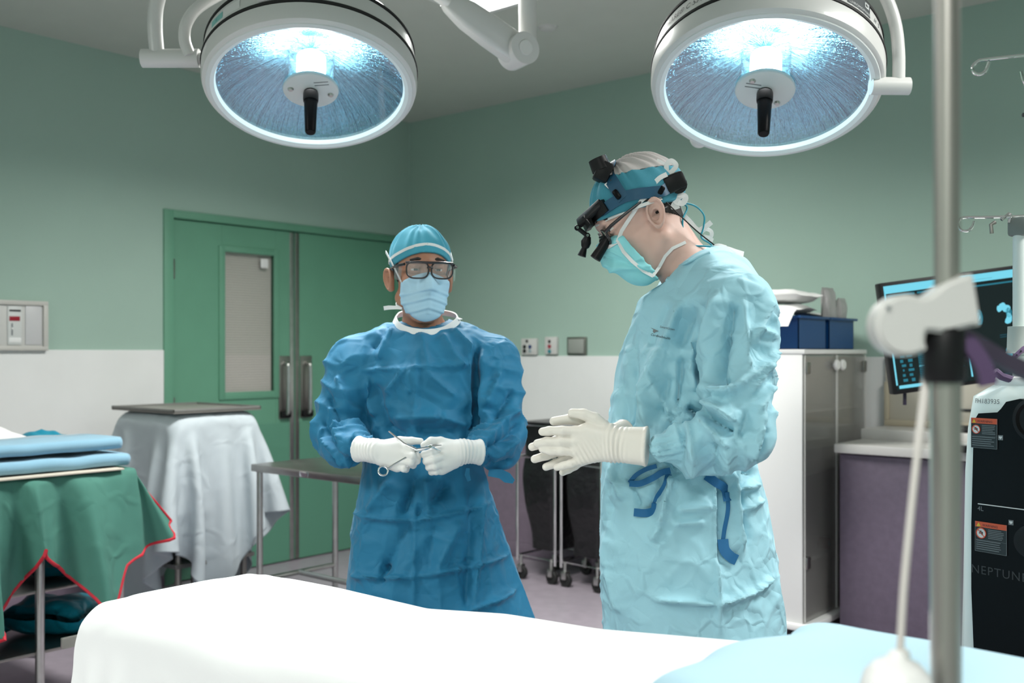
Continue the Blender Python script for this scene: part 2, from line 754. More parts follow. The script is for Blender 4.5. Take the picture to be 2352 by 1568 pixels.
def cloth_obj(name, V, F, m, parent=None, sub=2, thick=0.002):
    """grid cloth, subdivided and given thickness as real geometry"""
    me = bpy.data.meshes.new(name)
    me.from_pydata(V.tolist(), [], F.tolist())
    o = bpy.data.objects.new(name, me)
    COL.objects.link(o)
    if sub:
        s = o.modifiers.new('sub', 'SUBSURF')
        s.levels = s.render_levels = sub
    if thick:
        s = o.modifiers.new('sol', 'SOLIDIFY')
        s.thickness = thick
        s.offset = 0
    dg = bpy.context.evaluated_depsgraph_get()
    me2 = bpy.data.meshes.new_from_object(o.evaluated_get(dg))
    o.modifiers.clear()
    o.data = me2
    me2.name = name
    bpy.data.meshes.remove(me)
    me2.polygons.foreach_set('use_smooth', [True] * len(me2.polygons))
    me2.materials.clear()
    me2.materials.append(m)
    if parent:
        o.parent = parent
    return o
# ================================================================== the room
RX, RY, RH = 8.0, -7.4, 3.02
DY0, DY1, DH = -1.977, -0.09, 2.184        # door opening in the left wall

mb = MB().box((-0.15, RY - 0.15, -0.12), (RX + 0.15, 0.15, 0))
struct(mb.build('floor', M['floor'], smooth=False))
mb = MB().box((-0.15, RY - 0.15, RH), (RX + 0.15, 0.15, RH + 0.12))
struct(mb.build('ceiling', M['ceiling'], smooth=False))
mb = MB()
mb.box((-0.12, RY, 0), (0, DY0, RH))
mb.box((-0.12, DY0, DH), (0, DY1, RH))
mb.box((-0.12, DY1, 0), (0, 0.12, RH))
wall_left = struct(mb.build('wall_left', M['wall_green'], smooth=False))
wall_back = struct(MB().box((0, 0, 0), (RX + 0.12, 0.12, RH)).build('wall_back', M['wall_green'], smooth=False))
wall_right = struct(MB().box((RX, RY, 0), (RX + 0.12, 0, RH)).build('wall_right', M['wall_green'], smooth=False))
wall_front = struct(MB().box((-0.12, RY - 0.12, 0), (RX + 0.12, RY, RH)).build('wall_front', M['wall_green'], smooth=False))

RAIL_L, RAIL_B, MID = 1.366, 1.33, 0.885
# wall protection sheets: white above, mauve below, as separate boards along each wall
for y1 in (DY0 - 0.002, -4.4):
    y0 = max(RY, y1 - 2.42)
    if y1 == -4.4:
        y0 = RY + 0.01
    MB().box((0, y0 + 0.004, MID + 0.004), (0.014, y1, RAIL_L), 0.002).build('white_panel', M['wall_white'], wall_left, smooth=False)
    MB().box((0, y0 + 0.004, 0.10), (0.016, y1, MID), 0.002).build('mauve_panel', M['wall_mauve'], wall_left, smooth=False)
for x0, x1 in ((0.018, 2.4), (2.404, 4.8), (4.804, RX - 0.01)):
    MB().box((x0, -0.014, MID + 0.004), (x1, 0, RAIL_B), 0.002).build('white_panel', M['wall_white'], wall_back, smooth=False)
    MB().box((x0, -0.016, 0.10), (x1, 0, MID), 0.002).build('mauve_panel', M['wall_mauve'], wall_back, smooth=False)
struct(MB().box((0.0, RY + 0.01, 0), (0.02, DY0 - 0.002, 0.10), 0.003).build('baseboard_left', M['wall_mauve']))
struct(MB().box((0.02, -0.02, 0), (RX - 0.01, 0, 0.10), 0.003).build('baseboard_back', M['wall_mauve']))

# ---- double doors
mb = MB()
mb.box((-0.12, DY0, 0), (0.014, DY0 + 0.062, DH), 0.003)
mb.box((-0.12, DY1 - 0.062, 0), (0.014, DY1, DH), 0.003)
mb.box((-0.12, DY0 + 0.06, DH - 0.046), (0.014, DY1 - 0.06, DH), 0.003)
struct(mb.build('trim_1', M['door_green']))
M['blind'] = mat('blind_cream', (0.50, 0.475, 0.43), 0.6)
LY0, LY1 = -1.912, -1.036


def leaf(name, y0, y1, win):
    mb = MB()
    top = DH - 0.05
    if win:
        a, b, z0, z1 = win
        mb.box((-0.06, y0, 0.008), (-0.012, a, top), 0.002)
        mb.box((-0.06, b, 0.008), (-0.012, y1, top), 0.002)
        mb.box((-0.06, a, 0.008), (-0.012, b, z0), 0.002)
        mb.box((-0.06, a, z1), (-0.012, b, top), 0.002)
    else:
        mb.box((-0.06, y0, 0.008), (-0.012, y1, top), 0.002)
    return struct(mb.build(name, M['door_green'], smooth=False))


d1 = leaf('door_1', LY0, LY1, (-1.575, -1.175, 1.09, 1.98))
d2 = leaf('door_2', -1.026, DY1 - 0.064, None)
# window frame, blind and pane of the left leaf
mb = MB()
for lo, hi in (((-1.598, 1.062), (-1.556, 2.003)), ((-1.192, 1.062), (-1.153, 2.003)),
               ((-1.557, 1.062), (-1.191, 1.108)), ((-1.557, 1.967), (-1.191, 2.003))):
    mb.box((-0.02, lo[0], lo[1]), (-0.002, hi[0], hi[1]), 0.003)
mb.build('window_frame', M['door_green'], d1)
MB().box((-0.026, -1.566, 1.098), (-0.022, -1.184, 1.975)).build('window_pane', M['glass'], d1, smooth=False)
mb = MB()
for i in range(56):
    z = 1.105 + i * 0.0155
    mb.box((-0.050, -1.562, z), (-0.044, -1.188, z + 0.0135), 0.0)
bl = mb.build('blind', M['blind'], d1, smooth=False)
bl['kind'] = 'stuff'
MB().box((-0.020, -1.29, 1.885), (-0.006, -1.235, 1.945), 0.006).build('latch', M['plastic_white'], d1)
for z in (1.84, 1.03):
    mb = MB()
    mb.cyl((0.004, LY0 - 0.006, z - 0.06), (0.004, LY0 - 0.006, z + 0.06), 0.010, seg=12)
    mb.box((-0.012, LY0 - 0.03, z - 0.055), (0.002, LY0 + 0.012, z + 0.055), 0.001)
    mb.build('hinge', M['dark_steel'], d1)
MB().box((-0.014, -1.067, 0.01), (-0.006, LY1, DH - 0.055), 0.002).build('edge_strip', M['steel'], d1)
MB().box((-0.014, -1.022, 0.01), (-0.008, -0.992, DH - 0.055), 0.002).build('edge_strip', M['dark_steel'], d2)
M['kick'] = mat('door_kick_film', (0.10, 0.27, 0.185), 0.35)
MB().box((-0.0125, LY0 + 0.02, 0.02), (-0.0105, -1.07, 0.90)).build('kick_plate', M['kick'], d1, smooth=False)
MB().box((-0.0125, -0.988, 0.02), (-0.0105, DY1 - 0.08, 0.90)).build('kick_plate', M['kick'], d2, smooth=False)


def pull(d, y0, y1):
    MB().box((-0.013, y0, 0.925), (-0.004, y1, 1.33), 0.003).build('pull_plate', M['dark_steel'], d)
    ym = (y0 + y1) / 2
    h = MB().tube(catmull([(-0.005, ym, 1.285), (0.03, ym, 1.275), (0.036, ym, 1.24), (0.036, ym, 1.0), (0.03, ym, 0.965), (-0.005, ym, 0.955)], 5), 0.013, 10)
    h.build('pull_handle', M['steel'], d)
    MB().box((-0.005, y0 + 0.005, 0.93), (0.022, y1 - 0.005, 0.975), 0.006).build('pull_latch', M['black'], d)


pull(d1, -1.155, -1.070)
pull(d2, -0.985, -0.890)

# ---- ceiling light panels
M['diffuser'] = mat('light_diffuser', (0.9, 0.9, 0.9), 0.6, emit=(0.93, 1.0, 0.98), estr=PANEL_STRENGTH)
# one regular grid of four equal panels, set in evenly from the walls; only the first reaches into the picture
for i, (x, y, lb) in enumerate(((2.0, -2.68, 'square-edged white light panel in the ceiling beside the jointed lamp arm'),
                                (5.4, -2.68, 'white light panel in the ceiling on the cabinet side of the surgeons'),
                                (2.0, -6.72, 'white light panel in the ceiling near the foot of the linen table'),
                                (5.4, -6.72, 'white light panel in the ceiling on the near side of the operating table'))):
    off_ = '' if i == 0 else '_offscreen'
    t = thing('ceiling_light' + off_, lb, 'ceiling light', (x, y, RH), 0, 'ceiling light panels')
    mb = MB()
    for lo, hi in (((-0.03, -0.03), (0.63, 0.0)), ((-0.03, 1.2), (0.63, 1.23)), ((-0.03, 0), (0.0, 1.2)), ((0.6, 0), (0.63, 1.2))):
        mb.box((lo[0], lo[1], -0.018), (hi[0], hi[1], 0.002), 0.003)
    mb.build('frame', M['plastic_white'], t)
    MB().box((-0.002, -0.002, -0.010), (0.602, 1.202, 0.0)).build('diffuser' + off_, M['diffuser'], t, smooth=False)
    ad = bpy.data.lights.new('panel_light' + off_, 'AREA')
    ad.shape = 'RECTANGLE'
    ad.size, ad.size_y = 0.6, 1.2
    ad.energy = PANEL_WATT
    ad.color = (1.0, 0.99, 0.95)
    ad.spread = math.radians(PANEL_SPREAD)
    ao = bpy.data.objects.new('panel_light' + off_, ad)
    COL.objects.link(ao)
    ao.parent = t
    ao.location = (0.3, 0.6, -0.012)

# ceiling disc (speaker / detector)
p = pw(1258, 63, 5.23)
t = thing('ceiling_sprinkler_cover', 'small round white cover plate set flush in the ceiling', 'ceiling cover', (p.x, p.y, RH))
MB().lathe([(0.0, -0.014), (0.035, -0.014), (0.042, -0.010), (0.046, 0.0)], seg=32).build('cover_plate', M['plastic_grey'], t)
MB().lathe([(0.044, -0.004), (0.052, -0.003), (0.053, 0.0)], seg=32).build('rim', M['plastic_grey'], t)

# ---- gas alarm panel on the left wall
t = thing('alarm_panel', 'grey medical gas alarm panel with dark red displays on green wall', 'alarm panel', (0.0, -2.93, 1.362))
PW0, PW1, PH = -0.30, 0.268, 0.258
MB().box((0, PW0, 0.0), (0.028, PW1, PH), 0.004).build('housing', M['plastic_grey'], t)
mb = MB()
for lo, hi in (((PW0, 0.0), (PW1, 0.022)), ((PW0, PH - 0.024), (PW1, PH)), ((PW0, 0.02), (PW0 + 0.03, PH - 0.02)), ((PW1 - 0.026, 0.02), (PW1, PH - 0.02))):
    mb.box((0.02, lo[0], lo[1]), (0.040, hi[0], hi[1]), 0.003)
mb.build('frame', mat('alarm_frame', (0.50, 0.49, 0.46), 0.45), t)
mr_red = mat('alarm_display', (0.12, 0.006, 0.012), 0.25, emit=(0.5, 0.01, 0.03), estr=0.25)
for y0 in (-0.16, -0.05, 0.06):
    md = MB().box((0.026, y0, 0.03), (0.034, y0 + 0.072, 0.228), 0.002).build('module', mat('alarm_module', (0.58, 0.60, 0.59), 0.4), t)
    MB().box((0.033, y0 + 0.008, 0.200), (0.035, y0 + 0.066, 0.210)).build('title_strip', M['print_dark'], md, smooth=False)
    MB().box((0.033, y0 + 0.008, 0.152), (0.0355, y0 + 0.062, 0.176), 0.001).build('display', mr_red, md)
    MB().box((0.033, y0 + 0.018, 0.078), (0.0345, y0 + 0.026, 0.140)).build('indicator_column', M['print_grey'], md, smooth=False)
    MB().ball((0.034, y0 + 0.022, 0.112), 0.006, 12, 8).build('indicator_lamp', M['plastic_white'], md)
    MB().box((0.033, y0 + 0.006, 0.042), (0.0355, y0 + 0.068, 0.066), 0.001).build('label_strip', M['wall_white'], md)
MB().box((0.026, 0.15, 0.03), (0.033, 0.236, 0.232), 0.003).build('blank_plate', mat('alarm_blank', (0.52, 0.52, 0.53), 0.4), t)

# ---- outlets on the back wall
M['jack_black'] = mat('jack_black', (0.015, 0.016, 0.016), 0.5)
M['jack_blue'] = mat('jack_blue', (0.02, 0.045, 0.16), 0.5)
M['jack_teal'] = mat('jack_teal', (0.03, 0.22, 0.26), 0.5)
M['jack_red'] = mat('jack_red', (0.33, 0.03, 0.05), 0.5)
M['jack_grey'] = mat('jack_grey', (0.30, 0.38, 0.40), 0.5)


def wall_plate(name, label, x0, x1, z0, z1, jacks, mm, grp=None, depth=0.03):
    t = thing(name, label, 'wall outlet', ((x0 + x1) / 2, 0, z0), 0, grp)
    w, h = (x1 - x0) / 2, z1 - z0
    MB().box((-w, -depth, 0), (w, 0, h), 0.006).build('plate', mm, t)
    for fx, fz, r, jm in jacks:
        c = ((fx - 0.5) * 2 * w, -depth, h * fz)
        MB().cyl((c[0], -depth - 0.006, c[2]), (c[0], -depth + 0.004, c[2]), r, seg=16).build('socket', M[jm], t)
    return t


wall_plate('gas_outlet', 'grey outlet plate with four dark coloured ports on back wall', 1.074, 1.203, 1.335, 1.443,
           [(0.42, 0.84, 0.009, 'jack_black'), (0.26, 0.5, 0.012, 'jack_black'), (0.62, 0.5, 0.012, 'jack_blue'),
            (0.26, 0.24, 0.012, 'jack_black'), (0.62, 0.24, 0.011, 'jack_grey')], M['plastic_grey'])
wall_plate('gas_outlet', 'narrow grey outlet plate with red and teal ports on back wall', 1.272, 1.368, 1.338, 1.452,
           [(0.45, 0.74, 0.009, 'jack_black'), (0.45, 0.46, 0.012, 'jack_red'), (0.45, 0.18, 0.012, 'jack_teal')], M['plastic_grey'])
t = thing('blank_wall_plate', 'square dull steel cover plate on back wall beside the outlets', 'wall plate', (1.52, 0, 1.337))
MB().box((-0.073, -0.022, 0), (0.073, 0, 0.112), 0.004).build('frame', M['dark_steel'], t)
MB().box((-0.062, -0.026, 0.010), (0.060, -0.018, 0.100), 0.003).build('cover', mat('dull_cover', (0.27, 0.29, 0.265), 0.5), t)
# ================================================================== furniture behind the people
def caster(root, x, y, z_top, r=0.04, m=None):
    c = MB()
    c.box((x - 0.016, y - 0.02, r * 1.1), (x + 0.016, y + 0.02, r * 2 + 0.012), 0.004)
    c.cyl((x, y, r * 2), (x, y, z_top), 0.009, seg=10)
    o = c.build('caster', M['steel'], root)
    w = MB()
    Mt = Matrix.Translation((x, y + 0.006, r)) @ Matrix.Rotation(math.pi / 2, 4, 'X') @ Matrix.Translation((0, 0, -0.012))
    w.lathe([(0.006, -0.001), (r * 0.9, -0.001), (r, 0.004), (r, 0.020), (r * 0.9, 0.025), (0.006, 0.025)], Mt, 20)
    w.build('wheel', M['black_rubber'], o)
    return o


# ---- white storage cabinet with glass doors facing +x
t = thing('glass_door_cabinet', 'tall white cabinet with two clear doors on casters', 'cabinet', (2.89, -0.81, 0))
CW, CDp, z0, z1 = 0.50, 0.73, 0.125, 1.345
mb = MB()
mb.box((0, 0, z0), (CW - 0.01, 0.018, z1), 0.002)
mb.box((0, CDp - 0.018, z0), (CW - 0.01, CDp, z1), 0.002)
mb.box((0, 0.018, z0), (0.018, CDp - 0.018, z1), 0.002)
mb.box((0.018, 0.018, z0), (CW - 0.012, CDp - 0.018, z0 + 0.02), 0.001)
mb.box((-0.004, -0.004, z1), (CW + 0.004, CDp + 0.004, z1 + 0.022), 0.004)
mb.box((-0.02, -0.02, z0 - 0.03), (CW + 0.03, CDp + 0.02, z0), 0.006)
mb.build('body', M['plastic_white'], t)
MB().box((0.02, 0.02, z0 + 0.26), (CW - 0.03, CDp - 0.02, z0 + 0.275)).build('shelf', M['plastic_white'], t, smooth=False)
MB().box((0.02, 0.02, z0 + 0.66), (CW - 0.03, CDp - 0.02, z0 + 0.672)).build('shelf', M['plastic_white'], t, smooth=False)
MB().box((0.02, 0.02, z0 + 0.95), (CW - 0.03, CDp - 0.02, z0 + 0.962)).build('shelf', M['plastic_white'], t, smooth=False)
MB().box((0.04, -0.004, 0.72), (0.075, 0.004, 1.0), 0.003).build('side_rail', M['cream'], t)
M['acrylic'] = glass_mat('cabinet_acrylic', (0.92, 0.92, 0.91), refl=0.12, rough=0.06, haze=0.24, hazecol=(0.55, 0.545, 0.52))
for s, (ya, yb) in enumerate(((0.006, CDp / 2 - 0.002), (CDp / 2 + 0.002, CDp - 0.006))):
    d = MB().box((CW - 0.008, ya, z0 + 0.006), (CW - 0.002, yb, z1 - 0.004), 0.0).build('door', M['acrylic'], t, smooth=False)
    yk = CDp / 2 + (-0.035 if s == 0 else 0.035)
    k = MB().lathe([(0.0, 0.026), (0.020, 0.026), (0.026, 0.020), (0.026, 0.012), (0.012, 0.006), (0.012, 0.0)],
                   Matrix.Translation((CW - 0.002, yk, z1 - 0.052)) @ Matrix.Rotation(math.pi / 2, 4, 'Y'), 24)
    k.build('knob', M['plastic_white'], d)
    yh = 0.01 if s == 0 else CDp - 0.05
    for zz in (z0 + 0.245, z1 - 0.09):
        MB().box((CW - 0.012, yh, zz), (CW + 0.010, yh + 0.04, zz + 0.055), 0.004).build('hinge', M['dark_steel'], d)
    mb = MB()
    mb.box((CW - 0.002, ya, z0 + 0.006), (CW + 0.001, ya + 0.008, z1 - 0.004))
    mb.box((CW - 0.002, yb - 0.008, z0 + 0.006), (CW + 0.001, yb, z1 - 0.004))
    mb.build('edge_trim', M['plastic_grey'], d, smooth=False)
for cx_, cy2 in ((0.05, 0.06), (CW - 0.05, 0.06), (0.05, CDp - 0.06), (CW - 0.05, CDp - 0.06)):
    caster(t, cx_, cy2, z0 - 0.02, 0.042)
# supplies seen through the doors
M['kraft'] = mat('brown_roll', (0.16, 0.09, 0.06), 0.7)
for i, (yy, xx, rr, ll) in enumerate(((0.07, 0.40, 0.024, 0.07), (0.13, 0.41, 0.026, 0.06), (0.055, 0.36, 0.022, 0.08), (0.40, 0.42, 0.028, 0.05))):
    r = thing('tape_roll', ['brown roll lying at the front of the cabinet shelf', 'brown roll lying beside another roll in the cabinet',
                            'brown roll at the back of the rolls on the cabinet shelf', 'brown roll lying alone behind the right cabinet door'][i],
              'roll', (2.89 + xx, -0.81 + yy, z0 + 0.275 + rr), 0, 'rolls on the cabinet shelf')
    MB().cyl((-ll / 2, 0, 0), (ll / 2, 0, 0), rr, seg=18).build('wound_tape', M['kraft'], r)
    MB().cyl((-ll / 2 - 0.002, 0, 0), (ll / 2 + 0.002, 0, 0), rr * 0.5, seg=14).build('core', M['jack_teal'], r)

# ---- blue bins on the cabinet
M['bin_blue'] = mat('bin_blue', (0.004, 0.055, 0.20), 0.38)
ztop = z1 + 0.022


def open_bin(name, label, x0, x1, y0, y1, h, grp):
    t = thing(name, label, 'bin', ((x0 + x1) / 2, (y0 + y1) / 2, ztop), 0, grp)
    a, b = (x1 - x0) / 2, (y1 - y0) / 2
    e = 0.004
    mb = MB()
    mb.box((-a, -b, 0), (a, b, 0.004))
    mb.box((-a, -b, 0), (a, -b + e, h))
    mb.box((-a, b - e, 0), (a, b, h))
    mb.box((-a, -b, 0), (-a + e, b, h))
    mb.box((a - e, -b, 0), (a, b, h))
    mb.build('tray', M['bin_blue'], t, smooth=False)
    mb = MB()
    mb.box((-a - 0.016, -b - 0.016, h - 0.012), (a + 0.016, -b + e, h), 0.002)
    mb.box((-a - 0.016, b - e, h - 0.012), (a + 0.016, b + 0.016, h), 0.002)
    mb.box((-a - 0.016, -b, h - 0.012), (-a + e, b, h), 0.002)
    mb.box((a - e, -b, h - 0.012), (a + 0.016, b, h), 0.002)
    mb.build('rim', M['bin_blue'], t)
    return t


open_bin('storage_bin', 'royal blue plastic bin on the corner of the white cabinet', 3.14, 3.345, -0.77, -0.47, 0.155, 'blue bins on the cabinet')
open_bin('storage_bin', 'royal blue plastic bin at the wall side of the cabinet top', 3.14, 3.345, -0.43, -0.13, 0.155, 'blue bins on the cabinet')
open_bin('storage_bin', 'royal blue plastic bin half hidden behind the surgeon', 2.90, 3.10, -0.77, -0.47, 0.155, 'blue bins on the cabinet')


def pack(name, label, cat, c, size, rot, m, seed, grp=None):
    """soft sealed packet: pillowed, crumpled slab"""
    n = 14
    V, F = [], []
    nx_, ny2 = n, n
    rnd = random.Random(seed)
    top, bot = [], []
    for s in (1, -1):
        for i in range(nx_ + 1):
            for j in range(ny2 + 1):
                u, v = i / nx_ * 2 - 1, j / ny2 * 2 - 1
                pz = (max(0, 1 - abs(u) ** 4) * max(0, 1 - abs(v) ** 4)) ** 0.5
                w = noise.noise(Vector((u * 2.2 + seed, v * 2.2, s))) * 0.22
                V.append((u * size[0] / 2, v * size[1] / 2, s * size[2] / 2 * pz * (1 + w) + noise.noise(Vector((u * 1.3, v * 1.3, seed))) * size[2] * 0.25))
    st = ny2 + 1
    off = (nx_ + 1) * st
    for s in (0, 1):
        for i in range(nx_):
            for j in range(ny2):
                a = s * off + i * st + j
                q = (a, a + st, a + st + 1, a + 1)
                F.append(q if s == 0 else q[::-1])
    o = mesh_obj(name, V, F, m, None, True, 60)
    bm = bmesh.new()
    bm.from_mesh(o.data)
    bmesh.ops.remove_doubles(bm, verts=list(bm.verts), dist=0.0006)
    bm.to_mesh(o.data)
    bm.free()
    o.location = c
    o.rotation_euler = rot
    return tag(o, label, cat, grp)


M['film'] = mat('clear_film_packet', (0.62, 0.60, 0.60), 0.25, bump=(30, 0.8, 0.01), transl=0.3)
zt = ztop + 0.155
pack('sterile_pack', 'thick white packet lying flat across the blue bins', 'packet', (3.13, -0.615, zt + 0.098), (0.40, 0.34, 0.062), (0, 0, 0.06), M['paper'], 1, 'packets on the bins')
lowp = pack('sterile_pack', 'white packet drooping over the front rim of the blue bin', 'packet', (3.15, -0.71, zt + 0.032), (0.38, 0.32, 0.045), (0, 0, 0), M['paper'], 2, 'packets on the bins')
for v in lowp.data.vertices:          # the front hangs down outside the rim
    v.co.z -= max(0.0, -0.080 - v.co.y) * 1.05
pack('sterile_pack', 'thin white packet lying across the rims of the wall side bin', 'packet', (3.205, -0.275, zt + 0.015), (0.10, 0.33, 0.020), (-0.03, 0, 0), M['paper'], 3, 'packets on the bins')
pack('film_packet', 'crinkled clear film packet standing tallest in the blue bin', 'packet', (3.305, -0.335, zt + 0.002), (0.295, 0.125, 0.045), (0.06, math.pi / 2 - 0.05, 0.0), M['film'], 4, 'clear packets in the bin')
pack('film_packet', 'crinkled clear film packet leaning in the bin near the wall', 'packet', (3.305, -0.205, zt - 0.022), (0.250, 0.120, 0.045), (-0.08, math.pi / 2 + 0.05, 0.0), M['film'], 5, 'clear packets in the bin')

# ---- counter with mauve front
t = thing('storage_counter', 'long mauve counter front below a pale worktop against back wall', 'counter', (3.47, -0.62, 0))
CL = 2.6
MB().box((0.0, 0.04, 0.0), (CL, 0.60, 0.09)).build('plinth', M['black'], t, smooth=False)
mb = MB().box((0.0, 0.02, 0.09), (CL, 0.60, 0.895), 0.003)
mb.build('carcass', M['wall_mauve'], t)
M['mauve_front'] = mat('mauve_front', (0.115, 0.090, 0.130), 0.5, vary=0.12, vscale=30)
for i in range(4):
    MB().box((0.006 + i * CL / 4, 0.0, 0.10), ((i + 1) * CL / 4 - 0.006, 0.022, 0.885), 0.003).build('door', M['mauve_front'], t)
wt = MB()
wt.box((3.46, -0.65, 0.893), (3.46 + CL + 0.02, 0.0, 0.935), 0.006)
wt.box((3.46, -0.33, 0.933), (3.46 + CL + 0.02, 0.0, 0.985), 0.006)
o = wt.build('worktop', mat('worktop_pale', (0.55, 0.54, 0.52), 0.4, vary=0.03))
tag(o, 'pale stepped worktop lying on the mauve counter', 'worktop')
# cream splash board with a raised frame
o = thing('splash_board', 'cream board with raised edge standing behind the counter', 'wall board', (3.47, -0.034, 0.985))
MB().box((0, 0, 0), (1.6, 0.016, 0.345), 0.003).build('panel', M['cream'], o)
mb = MB()
mb.box((0, -0.02, 0.0), (1.6, 0.0, 0.03), 0.004)
mb.box((0, -0.02, 0.03), (0.022, 0.0, 0.22), 0.004)
mb.build('edge', mat('cream_edge', (0.45, 0.40, 0.30), 0.5), o)
MB().box((0.28, -0.006, 0.085), (1.0, 0.002, 0.097), 0.002).build('slot', M['print_dark'], o)

# keyboard
kp = Vector((4.05, -0.215, 0.985))
t = thing('keyboard', 'black computer keyboard on the step of the worktop', 'keyboard', kp, math.radians(-6))
MB().box((-0.23, -0.08, 0.0), (0.23, 0.08, 0.02), 0.006).build('case', M['black'], t)
kb = MB().box((-0.0075, -0.0075, 0), (0.0075, 0.0075, 0.008), 0.002)
first = None
for r in range(5):
    for c in range(22):
        x, y = -0.215 + c * 0.0205, -0.062 + r * 0.0235
        if first is None:
            first = kb.build('key', M['black_rubber'], t)
            first.location = (x, y, 0.019)
        else:
            q = first.copy()
            COL.objects.link(q)
            q.parent = t
            q.location = (x, y, 0.019)
# papers and a black tray on the counter edge
o = MB().box((-0.24, -0.11, 0), (0.24, 0.11, 0.012), 0.002).build('paper_stack', mat('counter_paper', (0.62, 0.60, 0.56), 0.7))
o.location = (4.12, -0.49, 0.935)
tag(o, 'low stack of pale papers on the worktop below the keyboard', 'papers')
t = thing('document_tray', 'shallow black tray with papers at the worktop edge', 'tray', (4.16, -0.60, 0.935), math.radians(2))
MB().box((-0.20, -0.115, 0.0), (0.20, 0.0, 0.03), 0.004).build('tray_body', M['black'], t)
MB().box((-0.185, -0.10, 0.028), (0.185, 0.0, 0.036), 0.001).build('paper_sheet', M['plastic_grey'], t)
# cream device box further along the counter
t = thing('counter_device', 'small cream device box with dark buttons on the worktop', 'device', (4.75, -0.215, 0.985))
MB().box((-0.16, -0.12, 0), (0.16, 0.14, 0.19), 0.012).build('housing', M['cream'], t)
for xx in (-0.1, -0.02, 0.06):
    MB().cyl((xx, -0.128, 0.15), (xx, -0.118, 0.15), 0.012, seg=14).build('button', M['black'], t)
MB().box((-0.15, -0.124, 0.03), (0.15, -0.116, 0.06), 0.002).build('slot', M['print_dark'], t)

# wall dispenser behind the monitor
p = Vector((4.02, 0, 1.50))
t = thing('wall_dispenser', 'dull steel wall rack holding a white canister above counter', 'dispenser', (4.60, 0, 1.40))
MB().box((-0.16, -0.02, 0.0), (0.42, 0.0, 0.40), 0.004).build('back_plate', M['dark_steel'], t)
MB().box((-0.10, -0.14, 0.06), (0.12, -0.02, 0.08), 0.003).build('ledge', M['dark_steel'], t)
MB().lathe([(0.0, 0.08), (0.055, 0.08), (0.06, 0.09), (0.06, 0.30), (0.052, 0.325), (0.03, 0.335), (0.0, 0.335)], Matrix.Translation((-0.02, -0.085, 0)), 28).build('canister', M['plastic_white'], t)
MB().box((0.10, -0.10, 0.10), (0.18, -0.02, 0.32), 0.01).build('dark_holder', M['black'], t)

# ---- black waste hampers
M['bag_black'] = mat('black_bag', (0.008, 0.008, 0.009), 0.3, bump=(14, 0.6, 0.02), crease=[(9, 0.5, 0.01)])
M['bag_teal'] = mat('teal_bag', (0.005, 0.14, 0.17), 0.5, crease=[(9, 0.5, 0.01)])


def hamper(name, label, c, w, d, h, bm_, tilt=0.0, narrow=0.55):
    t = thing(name, label, 'hamper', (c[0], c[1], 0), tilt, 'waste hampers by the back wall')
    r = 0.009
    for sx in (-1, 1):
        for sy in (-1, 1):
            MB().cyl((sx * w / 2, sy * d / 2, 0.11), (sx * w / 2, sy * d / 2, h), r, seg=10).build('post', M['chrome'], t)
    for z in (0.14, h - 0.19, h):
        rl = MB()
        rl.tube([(-w / 2, -d / 2, z), (w / 2, -d / 2, z), (w / 2, d / 2, z), (-w / 2, d / 2, z)], r * 0.85, 8, closed=True)
        rl.build('rail', M['chrome'], t)
    # bag bulges between the posts and narrows towards the floor
    V, F = [], []
    nu, nv = 40, 16
    for j in range(nv + 1):
        v = j / nv
        z = h + 0.02 - v * (h - 0.16)
        s = 1.06 if v < 0.06 else (1.0 - 0.04 * math.sin(v * 9)) * (1 + (narrow - 1) * max(0, (v - 0.42) / 0.58) ** 1.3)
        for i in range(nu):
            a = 2 * math.pi * i / nu
            ex = 0.38
            cx_, sx_ = math.cos(a), math.sin(a)
            bul = 1.0 + 0.07 * math.sin(min(1, v / 0.7) * math.pi)
            x = math.copysign(abs(cx_) ** ex, cx_) * (w / 2 - 0.012) * s * bul
            y = math.copysign(abs(sx_) ** ex, sx_) * (d / 2 - 0.012) * s
            k = 1 + 0.05 * noise.noise(Vector((x * 9, y * 9, z * 6)))
            V.append((x * k, y * k, z))
    for j in range(nv):
        for i in range(nu):
            F.append((j * nu + i, j * nu + (i + 1) % nu, (j + 1) * nu + (i + 1) % nu, (j + 1) * nu + i))
    F.append(tuple((nv) * nu + i for i in range(nu)))
    F.append(tuple(reversed(range(nu))))
    mesh_obj('bag', V, F, bm_, t, True, 60)
    for sx in (-1, 1):
        for sy in (-1, 1):
            caster(t, sx * (w / 2 - 0.028), sy * d / 2, 0.145, 0.04)
    return t


hamper('waste_hamper', 'wheeled wire hamper with black bag showing beside blue gown', (1.575, -0.32), 0.285, 0.34, 0.92, M['bag_black'], 0.0, 0.74)
hamper('waste_hamper', 'wheeled wire hamper with black bag below the pale gloved hands', (1.905, -0.32), 0.285, 0.34, 0.90, M['bag_black'], 0.0, 0.85)
hamper('linen_hamper', 'wheeled wire hamper with dark teal bag behind pale blue gown', (2.26, -0.32), 0.32, 0.34, 0.88, M['bag_teal'], 0.0, 0.85)

